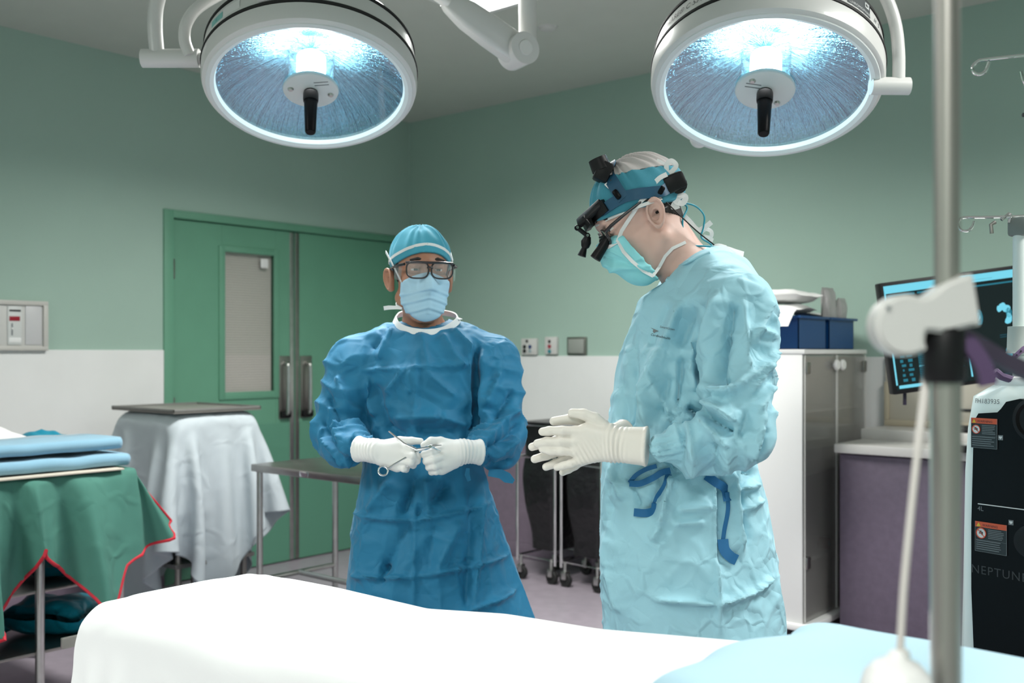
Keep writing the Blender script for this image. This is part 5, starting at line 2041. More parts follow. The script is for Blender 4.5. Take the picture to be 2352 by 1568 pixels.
# gloved hands: his right hand (on the picture left) and left hand meet over the instrument
ZH = 2.70
A_ = lambda u, v, z=0.0: LA(u, v, ZH + z)
mcp = [A_(918, 1022, -0.012), A_(926, 1040, -0.022), A_(924, 1058, -0.022), A_(914, 1072, -0.014)]
fing = [([mcp[0], A_(944, 1032, -0.030), A_(960, 1048, -0.022), A_(957, 1052, 0.004)], 0.0100, 0.0085),
        ([mcp[1], A_(948, 1046, -0.040), A_(958, 1058, -0.020), A_(946, 1060, 0.006)], 0.0102, 0.0088),
        ([mcp[2], A_(943, 1062, -0.038), A_(949, 1068, -0.014), A_(938, 1066, 0.010)], 0.0098, 0.0085),
        ([mcp[3], A_(928, 1077, -0.028), A_(933, 1078, -0.006), A_(924, 1074, 0.012)], 0.0088, 0.0075)]
thumb = ([A_(882, 1022, 0.0), A_(918, 1012, -0.004), A_(945, 1012, -0.004), A_(966, 1013, -0.002)], 0.0135, 0.0088)
palm = [s_cone(A_(862, 1036), m_, 0.0235, 0.0125) for m_ in mcp] + [s_cone(A_(870, 1030), A_(912, 1022), 0.02, 0.015), s_cone(A_(880, 1055, -0.004), A_(910, 1070, -0.004), 0.018, 0.014)]
glove('glove', fing, thumb, palm, (A_(856, 1034), A_(822, 1031, 0.020), 0.0275, 0.0345), M['glove_white'], pa)
mcp = [A_(1016, 1028, -0.016), A_(1022, 1046, -0.022), A_(1020, 1064, -0.020), A_(1012, 1079, -0.012)]
fing = [([mcp[0], A_(992, 1038, -0.034), A_(974, 1043, -0.026), A_(978, 1044, -0.002)], 0.0102, 0.0088),
        ([mcp[1], A_(996, 1056, -0.040), A_(979, 1059, -0.026), A_(986, 1058, 0.0)], 0.0104, 0.0088),
        ([mcp[2], A_(999, 1071, -0.036), A_(985, 1073, -0.020), A_(992, 1070, 0.004)], 0.0100, 0.0086),
        ([mcp[3], A_(1002, 1083, -0.024), A_(991, 1084, -0.010), A_(999, 1080, 0.008)], 0.0090, 0.0078)]
thumb = ([A_(1045, 1024, 0.002), A_(1012, 1013, -0.004), A_(990, 1012, -0.014), A_(973, 1022, -0.014)], 0.0135, 0.0090)
palm = [s_cone(A_(1062, 1036), m_, 0.0235, 0.0125) for m_ in mcp] + [s_cone(A_(1055, 1028), A_(1018, 1020), 0.02, 0.015), s_cone(A_(1045, 1058, -0.002), A_(1018, 1076, -0.002), 0.019, 0.014)]
glove('glove', fing, thumb, palm, (A_(1066, 1037), A_(1103, 1038, 0.020), 0.0275, 0.0345), M['glove_white'], pa)

# instrument held between both hands
qi = cam2room(*pxc(975, 1030, ZH - 0.03))
t = thing('surgical_scissors', 'slim steel ring-handled scissors held in white gloves', 'scissors', qi, YAW)
Ti = (Matrix.Translation(qi) @ Matrix.Rotation(YAW, 4, 'Z')).inverted()
K = lambda u, v, z=0.0: Ti @ pw(u, v, ZH - 0.03 + z)
MB().tube([K(1014, 1022, -0.016), K(988, 1024, -0.018), K(958, 1036, -0.008), K(905, 1066, 0.0), K(888, 1078, 0.0)], [0.0012, 0.0032, 0.0038, 0.0026, 0.0022], 8).build('blade', M['chrome'], t)
MB().tube([K(1012, 1036, -0.012), K(990, 1026, -0.022), K(958, 1032, -0.010), K(928, 1018, 0.0), K(893, 990, 0.010)], [0.0012, 0.0032, 0.0038, 0.0026, 0.0022], 8).build('blade', M['chrome'], t)
MB().cyl(K(988, 1025, -0.028), K(988, 1025, -0.012), 0.0038, seg=12).build('pivot_screw', M['chrome'], t)
c0 = K(880, 1081, 0.0)
MB().tube([c0 + Vector((0.0125 * math.cos(a * 0.3927), 0, 0.0125 * math.sin(a * 0.3927))) for a in range(16)], 0.0026, 8, closed=True).build('finger_ring', M['chrome'], t)
# ------------------------------------------------------------------ surgeon in pale blue, in profile
ZB = 2.45
pb, LB = person('surgeon in pale blue gown with headlamp and loupes, palms pressed together', 1590, ZB)
M['skin_light'] = skin_mat('skin_light', (0.68, 0.44, 0.37), 0)
th = math.radians(33)
HB = Head(LB(1482, 503, ZB), (-math.cos(th), 0, -math.sin(th)), (-math.sin(th), 0, math.cos(th)), 1.05)
nb = HB.h(LB(1592, 640, ZB + 0.01))
neck = [(s_cone((-0.022, 0, -0.035), tuple(nb), 0.052, 0.060), 0.03)]
for s in (-1, 1):
    neck.append((s_cone(tuple(nb), tuple(HB.h(LB(1610, 680, ZB + s * 0.09))), 0.05, 0.04), 0.04))
baseB = s_union([skull()] + neck, 0.03)
headB_f = ears(face_carve(s_union([skull()] + neck, 0.03)))
bodyB = HB.mesh('body', headB_f, (-0.27, -0.20, -0.24), (0.14, 0.20, 0.15), 0.0025, M['skin_light'], pb)
eyes(HB, bodyB, M['iris_dark'])
for s in (1, -1):
    MB().tube([HB.w((0.089, s * 0.014, 0.047)), HB.w((0.0905, s * 0.030, 0.050)), HB.w((0.080, s * 0.050, 0.045))], [0.003, 0.0036, 0.002], 8).build('eyebrow', M['hair'], bodyB)


def hairB_f(X, Y, Z):
    d = baseB(X, Y, Z) - 0.003
    d = np.maximum(d, X + 0.020 + np.maximum(0.0 - Z, 0) * 1.1)
    return np.maximum(np.maximum(d, -0.052 - Z), Z - 0.07)


HB.mesh('hair', hairB_f, (-0.13, -0.11, -0.08), (0.03, 0.11, 0.09), 0.004, M['hair'], bodyB)
capB_top = s_ell((-0.020, 0, 0.052), (0.106, 0.088, 0.094))
cutB = [HB.h(LB(1353, 424, ZB)), HB.h(LB(1520, 392, ZB))]


def capB(crown):
    (x0, _, z0), (x1, _, z1) = cutB
    sl = (z1 - z0) / (x1 - x0)

    def f(X, Y, Z):
        d = np.minimum(sk(X, Y, Z) - 0.007, capB_top(X, Y, Z))
        edge = 0.020 + 0.34 * X + np.where(X > 0, 0, 0.0)
        d = np.maximum(d, edge - Z)
        pl = Z - (z0 + sl * (X - x0))
        if crown:
            return np.maximum(d + 0.0008, -pl)
        return np.maximum(d, pl - 0.002)
    return f


def capB_post(V, Nn, F):
    ang = np.arctan2(V[:, 1], V[:, 0] + 0.01)
    g = np.sin(ang * 22 + 2.2 * np.sin(ang * 5)) * np.clip((V[:, 2] - 0.05) * 12, 0, 1)
    return V + Nn * (0.0032 * g + 0.003 * nz(V, 24, 3))[:, None]


capo = HB.mesh('cap', capB(False), (-0.15, -0.12, -0.06), (0.14, 0.12, 0.18), 0.0028, M['cap_teal2'], pb, capB_post)
HB.mesh('cap_crown', capB(True), (-0.15, -0.12, 0.02), (0.14, 0.12, 0.18), 0.0028, M['cap_white'], capo, capB_post)


def bvh_of(*objs):
    vs, fs = [], []
    for o in objs:
        k = len(vs)
        vs += [v.co.copy() for v in o.data.vertices]
        fs += [tuple(i + k for i in p.vertices) for p in o.data.polygons]
    return BVHTree.FromPolygons(vs, fs)


camB = Vector(LB(CX, HY, 0.0))


def snapper(bv, L, cam0, zdef, off):
    """picture point -> point on the cloth it lies on"""
    def f(u, v, o=off):
        tgt = Vector(L(u, v, zdef))
        d = (tgt - cam0).normalized()
        hit = bv.ray_cast(cam0, d)
        p = hit[0] if hit[0] else tgt
        return p - d * o
    return f


bvcap = bvh_of(capo, [c for c in capo.children][0])
sc_ = snapper(bvcap, LB, camB, ZB - 0.08, 0.003)


def out_n(p):
    q = HB.h(p)
    n = np.array((q[0] / 0.0121, q[1] / 0.0076, (q[2] - 0.05) / 0.012))
    n = n @ HB.Mx
    return Vector(n).normalized()


def mirror(p):
    q = HB.h(p)
    return Vector(HB.w((q[0], -q[1], q[2])))


M['band_blue'] = mat('headband_blue', (0.010, 0.075, 0.145), 0.5)
hl = thing('headlamp', None, None)
for k in list(hl.keys()):
    del hl[k]
hl.parent = pb
edge_px = [(1385, 482), (1408, 466), (1435, 452), (1465, 445), (1500, 441), (1530, 434)]
near = [sc_(u, v) for u, v in edge_px]
bp = HB.w((-0.118, 0, 0.048))
fp = HB.w((0.112, 0, 0.070))
ringl = catmull([Vector(fp)] + near + [Vector(bp)], 5)
full = ringl + [mirror(p) for p in reversed(ringl[:-1])]
band = MB().ribbon(full, 0.026, [out_n(p) for p in full], 0.004).build('headband', M['band_blue'], hl)
top_px = [(1433, 455), (1420, 440), (1408, 420), (1395, 398)]
tp = [sc_(u, v, 0.004) for u, v in top_px]
cr = HB.w((0.005, 0.03, 0.146))
cr2 = HB.w((0.000, 0.0, 0.151))
topl = catmull(tp + [Vector(cr), Vector(cr2)], 5)
tfull = topl + [mirror(p) for p in reversed(topl[:-1])]
MB().ribbon(tfull, 0.030, [out_n(p) for p in tfull], 0.004).build('crown_strap', M['band_blue'], hl)


def slab(name, a, b, w, th_, m, parent, n, bev=0.004):
    """rounded bar from a to b lying on the head, n outward"""
    a, b, n = Vector(a), Vector(b), Vector(n).normalized()
    d = (b - a)
    Lh = d.length
    d.normalize()
    n = (n - d * n.dot(d)).normalized()
    s = n.cross(d)
    R = Matrix((d, s, n)).transposed().to_4x4()
    return MB().box((0, -w / 2, -0.002), (Lh, w / 2, th_), bev, Matrix.Translation(a) @ R).build(name, m, parent)


# front bar over the brow, wrapping round the forehead
fb = [sc_(1392, 470, 0.004), sc_(1376, 484, 0.005), sc_(1360, 500, 0.006)]
fr = catmull([Vector(p) for p in fb] + [Vector(HB.w((0.116, 0.035, 0.066))), Vector(HB.w((0.1225, 0, 0.062)))], 4)
ff_ = fr + [mirror(p) for p in reversed(fr[:-1])]
MB().ribbon(ff_, 0.030, [out_n(p) for p in ff_], 0.014).build('brow_bar', M['black'], hl)
slab('brow_plate', LB(1332, 516, ZB - 0.012), LB(1385, 468, ZB - 0.055), 0.026, 0.012, M['black'], hl, (-0.5, -0.7, 0.5))
# battery knob on top and at the back
kt = MB()
kt.cyl(LB(1392, 408, ZB - 0.045), LB(1378, 372, ZB - 0.045), 0.021, 0.019, 20)
kt.cyl(LB(1383, 390, ZB - 0.045), LB(1372, 364, ZB - 0.045), 0.0245, 0.0225, 20)
kt.build('crown_knob', M['black'], hl)
kt = MB().box((-0.024, -0.022, -0.018), (0.024, 0.022, 0.018), 0.006, Matrix.Translation(Vector(LB(1385, 395, ZB - 0.045))) @ Matrix.Rotation(math.radians(-65), 4, 'Y'))
kt.build('crown_block', M['black'], hl)
bk = MB().box((-0.027, -0.086, -0.021), (0.027, 0.086, 0.021), 0.008, Matrix.Translation(Vector(LB(1537, 431, ZB))) @ Matrix.Rotation(math.radians(-22), 4, 'Y'))
bko = bk.build('rear_block', M['black'], hl)
rk = MB()
for i in range(7):
    rk.cyl(LB(1558, 424, ZB - 0.072 + i * 0.021), LB(1558, 424, ZB - 0.060 + i * 0.021), 0.021, seg=16)
rk.cyl(LB(1558, 424, ZB - 0.076), LB(1558, 424, ZB + 0.08), 0.0185, seg=16)
rk.build('rear_knob', M['black_rubber'], bko)
for (u, v, u2, v2) in ((1410, 437, 1424, 456), (1523, 428, 1514, 447)):
    p, r_ = sc_(u, v, 0.008), sc_(u2, v2, 0.008)
    slab('clip', p, r_, 0.013, 0.005, M['black_gloss'], hl, out_n(p))
# label with number 4
lp = sc_(1397, 425, 0.0075)
slab('number_label', Vector(LB(1392, 419, ZB - 0.105)) * 0 + sc_(1393, 420, 0.0075), sc_(1402, 429, 0.0075), 0.013, 0.0012, M['tape_white'], hl, (0, -1, 0.1), 0.0005)
vs, fs = text_mesh('4', 0.012)
ctr = Vector(LB(1397.5, 425, ZB)) 
ctr.y = lp.y - 0.003
MB().add([ctr + Vector((v.x - 0.0035, 0, v.y - 0.0045)) for v in vs], fs).build('lettering', M['print_dark'], hl)
# articulated lamp in front of the brow
ZL = ZB - 0.02
j = [LB(1334, 512, ZL), LB(1326, 523, ZL), LB(1349, 541, ZL), LB(1346, 552, ZL)]
MB().tube(j, 0.0058, 10).build('lamp_arm', M['black'], hl)
for p in (j[1], j[2]):
    MB().ball(p, 0.0072, 14, 10).build('joint', M['black_gloss'], hl)
    MB().cyl(Vector(p) + Vector((0, -0.010, 0)), Vector(p) + Vector((0, 0.008, 0)), 0.0035, seg=12).build('joint_pin', M['chrome'], hl)
MB().tube([LB(1350, 543, ZL), LB(1346, 556, ZL), LB(1344, 566, ZL), LB(1342, 570, ZL), LB(1336, 588, ZL)], [0.008, 0.0125, 0.010, 0.0065, 0.0105], 16).build('lamp_head', M['black'], hl)
# loupes and spectacles
gb = thing('loupe_glasses', None, None)
for k in list(gb.keys()):
    del gb[k]
gb.parent = pb
for s, zz in ((1, -0.034), (-1, 0.030)):
    MB().tube([LB(1399, 542, ZB + zz), LB(1391, 556, ZB + zz), LB(1380, 574, ZB + zz), LB(1367, 594, ZB + zz)], [0.008, 0.0115, 0.012, 0.0135], 18).build('loupe_barrel', M['black'], gb)
    lo_ = [HB.w((0.104 - 0.004 * abs(math.cos(a)), s * (0.033 + 0.026 * math.cos(a)), 0.012 + 0.019 * math.sin(a))) for a in np.linspace(0, 2 * math.pi, 28, endpoint=False)]
    ro = MB().tube(lo_, 0.0022, 8, closed=True).build('rim', M['frame_dark'], gb)
    MB().add(lo_, [tuple(range(28))]).build('lens', M['lens'], ro, smooth=False)
    MB().tube([HB.w(p) for p in ((0.100, s * 0.060, 0.022), (0.085, s * 0.076, 0.026), (0.04, s * 0.083, 0.031), (0.000, s * 0.084, 0.034), (-0.03, s * 0.086, 0.022))], [0.0042, 0.0042, 0.0036, 0.003, 0.0022], 8).build('temple', M['frame_dark'], gb)
MB().tube([HB.w(p) for p in ((0.104, 0.010, 0.018), (0.110, 0, 0.021), (0.104, -0.010, 0.018))], 0.003, 8).build('bridge', M['frame_dark'], gb)
MB().tube([HB.w((0.106, 0.035, 0.018)), HB.w((0.116, 0.033, 0.004)), HB.w((0.121, 0.0, 0.0)), HB.w((0.116, -0.033, 0.004)), HB.w((0.106, -0.035, 0.018))], 0.004, 8).build('loupe_bar', M['black'], gb)


def maskB(X, Y, Z):
    d = sk(X, Y, Z) - 0.006
    bulge = s_union([s_ell((0.066, 0, -0.056), (0.060, 0.062, 0.068)), (s_cone((0.088, 0, 0.006), (0.118, 0, -0.026), 0.010, 0.014), 0.035)], 0.03)
    d = smin(d, bulge(X, Y, Z), 0.025)
    d = np.maximum(d, Z - (0.010 - 4.0 * Y * Y))
    d = np.maximum(d, (0.072 + 0.16 * (Z + 0.01)) - X)
    return np.maximum(d, -0.128 - Z)


def maskB_post(V, Nn, F):
    z = V[:, 2]
    d = np.zeros(len(V))
    for sl, z0, a in ((0.9, -0.115, 0.003), (0.55, -0.10, 0.003), (1.3, -0.125, -0.003), (0.25, -0.075, 0.0025), (2.0, -0.14, 0.0028)):
        k = z - (z0 + sl * (V[:, 0] - 0.05))
        d += 1.6 * a * np.exp(-(np.abs(k) / 0.006) ** 1.3)
    d += 0.004 * nz(V, 22, 8)
    edge = np.abs(V[:, 0] - (0.036 - 0.42 * (z + 0.02)))
    return V + Nn * d[:, None]


mkB = HB.mesh('mask', maskB, (0.0, -0.10, -0.15), (0.15, 0.10, 0.04), 0.0028, M['mask_cyan'], pb, maskB_post)
bvm = bvh_of(mkB, bodyB, capo)
sm = snapper(bvm, LB, camB, ZB - 0.07, 0.002)
MB().ribbon([sm(1385, 576), sm(1400, 566), sm(1420, 556), sm(1432, 578), sm(1452, 600), sm(1478, 622), sm(1500, 634)], 0.008, Vector((0, -1, 0.1)), 0.0016).build('mask_binding', M['tape_white'], mkB)
MB().ribbon([sm(1418, 556), sm(1428, 530), sm(1442, 508), sm(1456, 487), sm(1472, 462), sm(1490, 447)], 0.009, Vector((0, -1, 0.1)), 0.0016).build('mask_tie', M['tape_white'], mkB)
MB().ribbon([sm(1499, 634), sm(1515, 612), sm(1528, 588), sm(1545, 570), sm(1575, 556)], 0.0075, Vector((0, -1, 0.1)), 0.0016).build('mask_tie', M['tape_white'], mkB)
MB().ribbon([sm(1368, 518), sm(1395, 503), sm(1425, 490), sm(1455, 478), sm(1490, 466), sm(1520, 455)], 0.008, Vector((0, -1, 0.3)), 0.0016).build('cap_binding', M['tape_white'], capo)


def bow(parent, pts, Z, w=0.011, nrm=(0, -1, 0.1), name='tie'):
    P = [Vector(LB(u, v, Z)) for u, v in pts]
    MB().ribbon(catmull(P, 5), w, Vector(nrm), 0.0018).build(name, M['tape_white'], parent)


bow(capo, [(1508, 369), (1522, 376), (1534, 388)], ZB - 0.06)
bow(capo, [(1532, 398), (1531, 378), (1542, 369), (1553, 379), (1546, 391), (1532, 402)], ZB - 0.07)
bow(capo, [(1532, 400), (1516, 408), (1504, 420), (1496, 434)], ZB - 0.088)
bow(capo, [(1558, 446), (1574, 452), (1568, 466), (1552, 462), (1562, 450)], ZB - 0.06, 0.014)
bow(capo, [(1552, 462), (1546, 476), (1560, 472)], ZB - 0.06, 0.012)
bow(mkB, [(1533, 478), (1532, 493), (1545, 503), (1560, 496)], ZB - 0.03, 0.010)
bow(mkB, [(1558, 470), (1568, 490), (1585, 508), (1600, 525), (1614, 530)], ZB - 0.02, 0.010)
bow(mkB, [(1604, 530), (1620, 521), (1634, 510)], ZB - 0.02, 0.012)
bow(mkB, [(1612, 532), (1622, 526), (1634, 532), (1632, 545), (1616, 543), (1638, 552)], ZB - 0.015, 0.009)
M['cable_blue'] = mat('cable_blue', (0.02, 0.30, 0.40), 0.45)
MB().tube(catmull([LB(1552, 470, ZB - 0.02), LB(1575, 467, ZB - 0.02), LB(1600, 475, ZB - 0.02), LB(1617, 495, ZB - 0.02), LB(1616, 520, ZB - 0.02), LB(1611, 545, ZB - 0.02), LB(1632, 560, ZB - 0.02), LB(1640, 575, ZB - 0.01)], 8), 0.0022, 8).build('lamp_cable', M['cable_blue'], hl)
MB().tube(catmull([LB(1552, 470, ZB - 0.02), LB(1572, 470, ZB - 0.03), LB(1578, 480, ZB - 0.03), LB(1568, 505, ZB - 0.04), LB(1572, 540, ZB - 0.04), LB(1590, 562, ZB - 0.04), LB(1620, 565, ZB - 0.035), LB(1645, 567, ZB - 0.03)], 8), 0.0022, 8).build('lamp_cable', M['cable_blue'], hl)
MB().tube(catmull([LB(1518, 452, ZB - 0.075), LB(1555, 488, ZB - 0.07), LB(1600, 530, ZB - 0.055), LB(1640, 562, ZB - 0.03)], 8), 0.0016, 8).build('lamp_wire', M['black'], hl)
MB().tube([LB(1508, 488, ZB - 0.09), LB(1530, 476, ZB - 0.06), LB(1560, 468, ZB - 0.02)], [0.0035, 0.004, 0.0035], 8).build('temple_strap', M['black'], gb)

# gown
rowsB = [(572, 1604, 1668, 0.06, 0.0), (598, 1560, 1715, 0.105, 0.0), (640, 1512, 1742, 0.14, 0.0), (690, 1468, 1750, 0.155, 0.0), (780, 1436, 1748, 0.158, 0.0),
         (860, 1416, 1742, 0.160, 0.0), (950, 1400, 1735, 0.162, 0.0), (1050, 1386, 1732, 0.165, 0.0), (1150, 1379, 1758, 0.18, 0.0),
         (1300, 1377, 1784, 0.205, 0.0), (1440, 1386, 1798, 0.23, 0.0), (1770, 1388, 1830, 0.25, 0.0)]
wB, eB = LB(1520, 1027, 2.205), LB(1692, 985, 2.19)
wF, eF = LB(1432, 1000, 2.345), LB(1470, 955, 2.69)
gB = s_union([s_loft(loft_px(LB, rowsB, ZB), 2.25),
              (s_cone(LB(1628, 640, 2.38), LB(1690, 708, 2.262), 0.072, 0.088), 0.045),
              (s_cone(LB(1628, 640, 2.52), LB(1640, 710, 2.63), 0.075, 0.085), 0.05),
              (s_cone(LB(1692, 712, 2.262), eB, 0.087, 0.080), 0.012),
              (s_cone(eB + [0.0, 0, -0.008], wB, 0.080, 0.030), 0.020),
              (s_ell(LB(1622, 1030, 2.225), (0.088, 0.066, 0.062)), 0.022),
              (s_cone(LB(1630, 720, 2.64), eF, 0.085, 0.076), 0.022),
              (s_cone(eF, wF, 0.074, 0.030), 0.02)], 0.03)
n1, n2 = LB(1522, 652, ZB), LB(1650, 566, ZB)
hemB = LB(0, 1770, ZB)[2]


def gB2(X, Y, Z):
    d = gB(X, Y, Z)
    pl = (Z - n1[2]) - (n2[2] - n1[2]) / (n2[0] - n1[0]) * (X - n1[0]) - np.maximum(np.abs(Y) - 0.06, 0) * 0.9
    d = smax(d, pl * 0.8, 0.012)
    return np.maximum(d, hemB + 0.004 - Z)


segB = [(1578, 690, 1530, 800, 0.014, 0.012), (1530, 800, 1478, 905, 0.014, 0.010), (1545, 690, 1500, 800, 0.016, -0.007), (1460, 700, 1448, 860, 0.012, 0.010), (1475, 700, 1462, 900, 0.010, -0.009),
        (1505, 870, 1545, 960, 0.010, 0.008), (1480, 900, 1500, 990, 0.016, 0.010), (1465, 890, 1452, 985, 0.012, -0.012), (1425, 860, 1420, 980, 0.012, 0.009), (1440, 870, 1438, 985, 0.010, -0.010),
        (1545, 860, 1520, 960, 0.014, -0.009), (1562, 830, 1558, 940, 0.012, 0.008), (1575, 820, 1560, 935, 0.010, -0.014),
        (1640, 680, 1590, 830, 0.016, 0.013), (1590, 830, 1600, 900, 0.012, 0.014), (1652, 760, 1612, 880, 0.014, -0.020), (1668, 700, 1652, 765, 0.012, -0.012), (1600, 700, 1572, 800, 0.014, -0.010),
        (1612, 892, 1660, 888, 0.010, 0.014), (1660, 888, 1735, 830, 0.009, 0.010), (1618, 875, 1650, 872, 0.008, -0.012),
        (1585, 935, 1650, 985, 0.012, -0.020), (1600, 915, 1655, 960, 0.014, 0.016), (1580, 950, 1650, 1010, 0.012, 0.012), (1560, 950, 1580, 1085, 0.010, 0.009), (1545, 950, 1555, 1085, 0.010, -0.010), (1640, 1010, 1660, 1080, 0.012, 0.009), (1610, 1000, 1630, 1090, 0.010, -0.009),
        (1688, 690, 1690, 860, 0.006, 0.006), (1758, 690, 1700, 790, 0.007, 0.008), (1755, 720, 1770, 800, 0.008, 0.007), (1700, 760, 1760, 775, 0.008, 0.007), (1765, 800, 1690, 900, 0.007, 0.008), (1700, 820, 1660, 890, 0.007, 0.006), (1745, 880, 1700, 940, 0.010, 0.009), (1760, 900, 1720, 985, 0.010, -0.009), (1720, 940, 1690, 1040, 0.012, 0.010), (1735, 970, 1710, 1050, 0.010, -0.008), (1690, 930, 1660, 1000, 0.012, -0.008),
        (1545, 1090, 1518, 1215, 0.010, 0.012), (1518, 1215, 1500, 1245, 0.010, 0.008), (1530, 1100, 1490, 1190, 0.014, -0.010), (1648, 1085, 1646, 1440, 0.007, 0.008), (1664, 1100, 1652, 1300, 0.012, -0.014), (1690, 1080, 1712, 1270, 0.010, 0.010), (1708, 1090, 1725, 1260, 0.010, -0.009),
        (1500, 1374, 1640, 1382, 0.006, 0.010), (1645, 1382, 1740, 1360, 0.006, 0.010), (1740, 1360, 1785, 1340, 0.006, 0.008), (1408, 1330, 1428, 1425, 0.010, 0.010), (1412, 1170, 1392, 1260, 0.010, -0.010), (1395, 1260, 1405, 1330, 0.012, 0.009),
        (1555, 1175, 1640, 1165, 0.010, 0.009), (1550, 1205, 1620, 1200, 0.008, 0.008), (1700, 1130, 1760, 1125, 0.009, 0.008), (1710, 1180, 1770, 1160, 0.008, 0.008), (1720, 1090, 1760, 1100, 0.009, -0.008), (1420, 1080, 1440, 1160, 0.010, 0.008), (1450, 1100, 1470, 1170, 0.008, -0.008)]


def extraB(V, Nn):
    V = sleeve_folds(V, Nn, LB(1692, 712, 2.262), eB, 0.115, 0.006, 0.085, 11)
    V = sleeve_folds(V, Nn, eB, wB, 0.105, 0.009, 0.055, 13, -0.5)
    V = skirt_folds(V, Nn, 0, 0, 1.12, hemB, 9, 0.009, 8)
    V = cuff_gather(V, Nn, wB, eB, 0.06, 0.0045, 12)
    return cuff_gather(V, Nn, wF, eF, 0.05, 0.006, 11)


gownB = sdf_obj('gown', gB2, np.array((-0.36, -0.38, hemB - 0.02)), np.array((0.36, 0.36, 1.64)), 0.0060, M['gown_pale'], pb,
                folds_post(LB, ZB - 0.19, segB, [(5.5, 5, 0.006, 0.10), (12, 2, 0.0035, 0.10)], True, extraB), 2)
bvg = bvh_of(gownB)
sg = snapper(bvg, LB, camB, ZB - 0.2, 0.0016)
# printed maker's mark on the chest


def print_on(txt, u0, v0, pxsize, ang, m, parent, it=0.1):
    vs, fs = text_mesh(txt, 1.0, it)
    ca, sa = math.cos(ang), math.sin(ang)
    MB().add([sg(u0 + (v.x * ca + v.y * sa) * pxsize, v0 + (v.x * sa - v.y * ca) * pxsize) for v in vs], fs).build('lettering', m, parent)


print_on('CardinalHealth', 1494, 770, 7.6, 0.22, M['print_dark'], gownB, 0.15)
print_on('SmartGown', 1515, 752, 7.2, 0.20, M['print_grey'], gownB, 0.15)
MB().add([sg(*p) for p in ((1494, 752), (1504, 756), (1513, 760), (1506, 762), (1502, 765), (1499, 760), (1501, 757))], [(0, 1, 6), (1, 2, 3), (6, 1, 3, 5), (5, 3, 4)]).build('emblem', M['print_grey'], gownB)
# dark blue waist ties


def tie(pts, w, lift=0.004, n=6):
    P = catmull([sg(u, v, lift) for u, v in pts], n)
    MB().ribbon(P, w, Vector((0, -1, 0.15)), 0.002).build('waist_tie', M['tie_blue'], gownB)


tie([(1446, 1108), (1462, 1090), (1485, 1077), (1508, 1070)], 0.010, 0.008)
tie([(1446, 1110), (1470, 1110), (1500, 1097), (1520, 1085), (1540, 1080)], 0.014, 0.012)
tie([(1536, 1088), (1528, 1115), (1512, 1140), (1505, 1158)], 0.014)
tie([(1506, 1156), (1502, 1172), (1482, 1178), (1456, 1176)], 0.018, 0.006)
tie([(1622, 1092), (1645, 1108), (1665, 1122), (1672, 1150)], 0.020)
tie([(1670, 1130), (1672, 1170), (1664, 1215), (1660, 1245)], 0.009)
tie([(1660, 1238), (1664, 1262), (1678, 1278), (1692, 1286)], 0.024, 0.008)
# collar edge and back ties
MB().tube(catmull([sg(u, v, 0.001) for u, v in ((1532, 644), (1545, 624), (1570, 606), (1600, 592), (1630, 580))], 5), 0.004, 8).build('neck_binding', M['gown_pale'], gownB)
bow(gownB, [(1640, 574), (1665, 571), (1688, 578), (1708, 584)], ZB - 0.02, 0.016, (0, -0.8, 0.5), 'neck_tie')
bow(gownB, [(1628, 578), (1648, 566), (1668, 570)], ZB - 0.03, 0.016, (0, -0.8, 0.5), 'neck_tie')
shoes_and_legs(pb, 0.0, 0.0, -1.0, 0.0, 0.08)

# gloved hands pressed together, fingers pointing along the table
ZN, ZF = 2.240, 2.280
n_ = lambda u, v, z=0.0: LB(u, v, ZN + z)
f_ = lambda u, v, z=0.0: LB(u, v, ZF + z)
mc = [n_(1322, 990), n_(1320, 1014), n_(1322, 1037), n_(1334, 1056)]
fing = [([mc[0], n_(1290, 989, -0.003), n_(1262, 989), n_(1246, 991, 0.004)], 0.0112, 0.0092),
        ([mc[1], n_(1285, 1014, -0.004), n_(1255, 1014), n_(1234, 1018, 0.005)], 0.0114, 0.0092),
        ([mc[2], n_(1290, 1035, -0.004), n_(1264, 1035), n_(1246, 1031, 0.005)], 0.0108, 0.0088),
        ([mc[3], n_(1312, 1064, -0.003), n_(1294, 1069), n_(1279, 1073, 0.004)], 0.0098, 0.0080)]
thumb = ([n_(1398, 990, 0.002), n_(1366, 962, 0.004), n_(1340, 951, 0.004), n_(1314, 948, 0.006)], 0.0165, 0.0100)
palm = [s_cone(n_(1398, 1004), mc[0], 0.0205, 0.0125), s_cone(n_(1398, 1014), mc[1], 0.0205, 0.0125), s_cone(n_(1400, 1026), mc[2], 0.0205, 0.0122), s_cone(n_(1402, 1036), mc[3], 0.020, 0.0115),
        s_cone(n_(1395, 998), n_(1348, 985), 0.020, 0.014)]


def wrB(V):
    # skin-tight latex pulled into diagonal creases below the little finger
    p0 = n_(1345, 1050)
    a = (V[:, 0] - p0[0]) * 0.85 + (V[:, 2] - p0[2]) * 0.5
    m_ = np.exp(-(((V[:, 0] - p0[0]) / 0.035) ** 2 + ((V[:, 2] - p0[2]) / 0.030) ** 2))
    return 0.0010 * m_ * np.sin(a * 700)


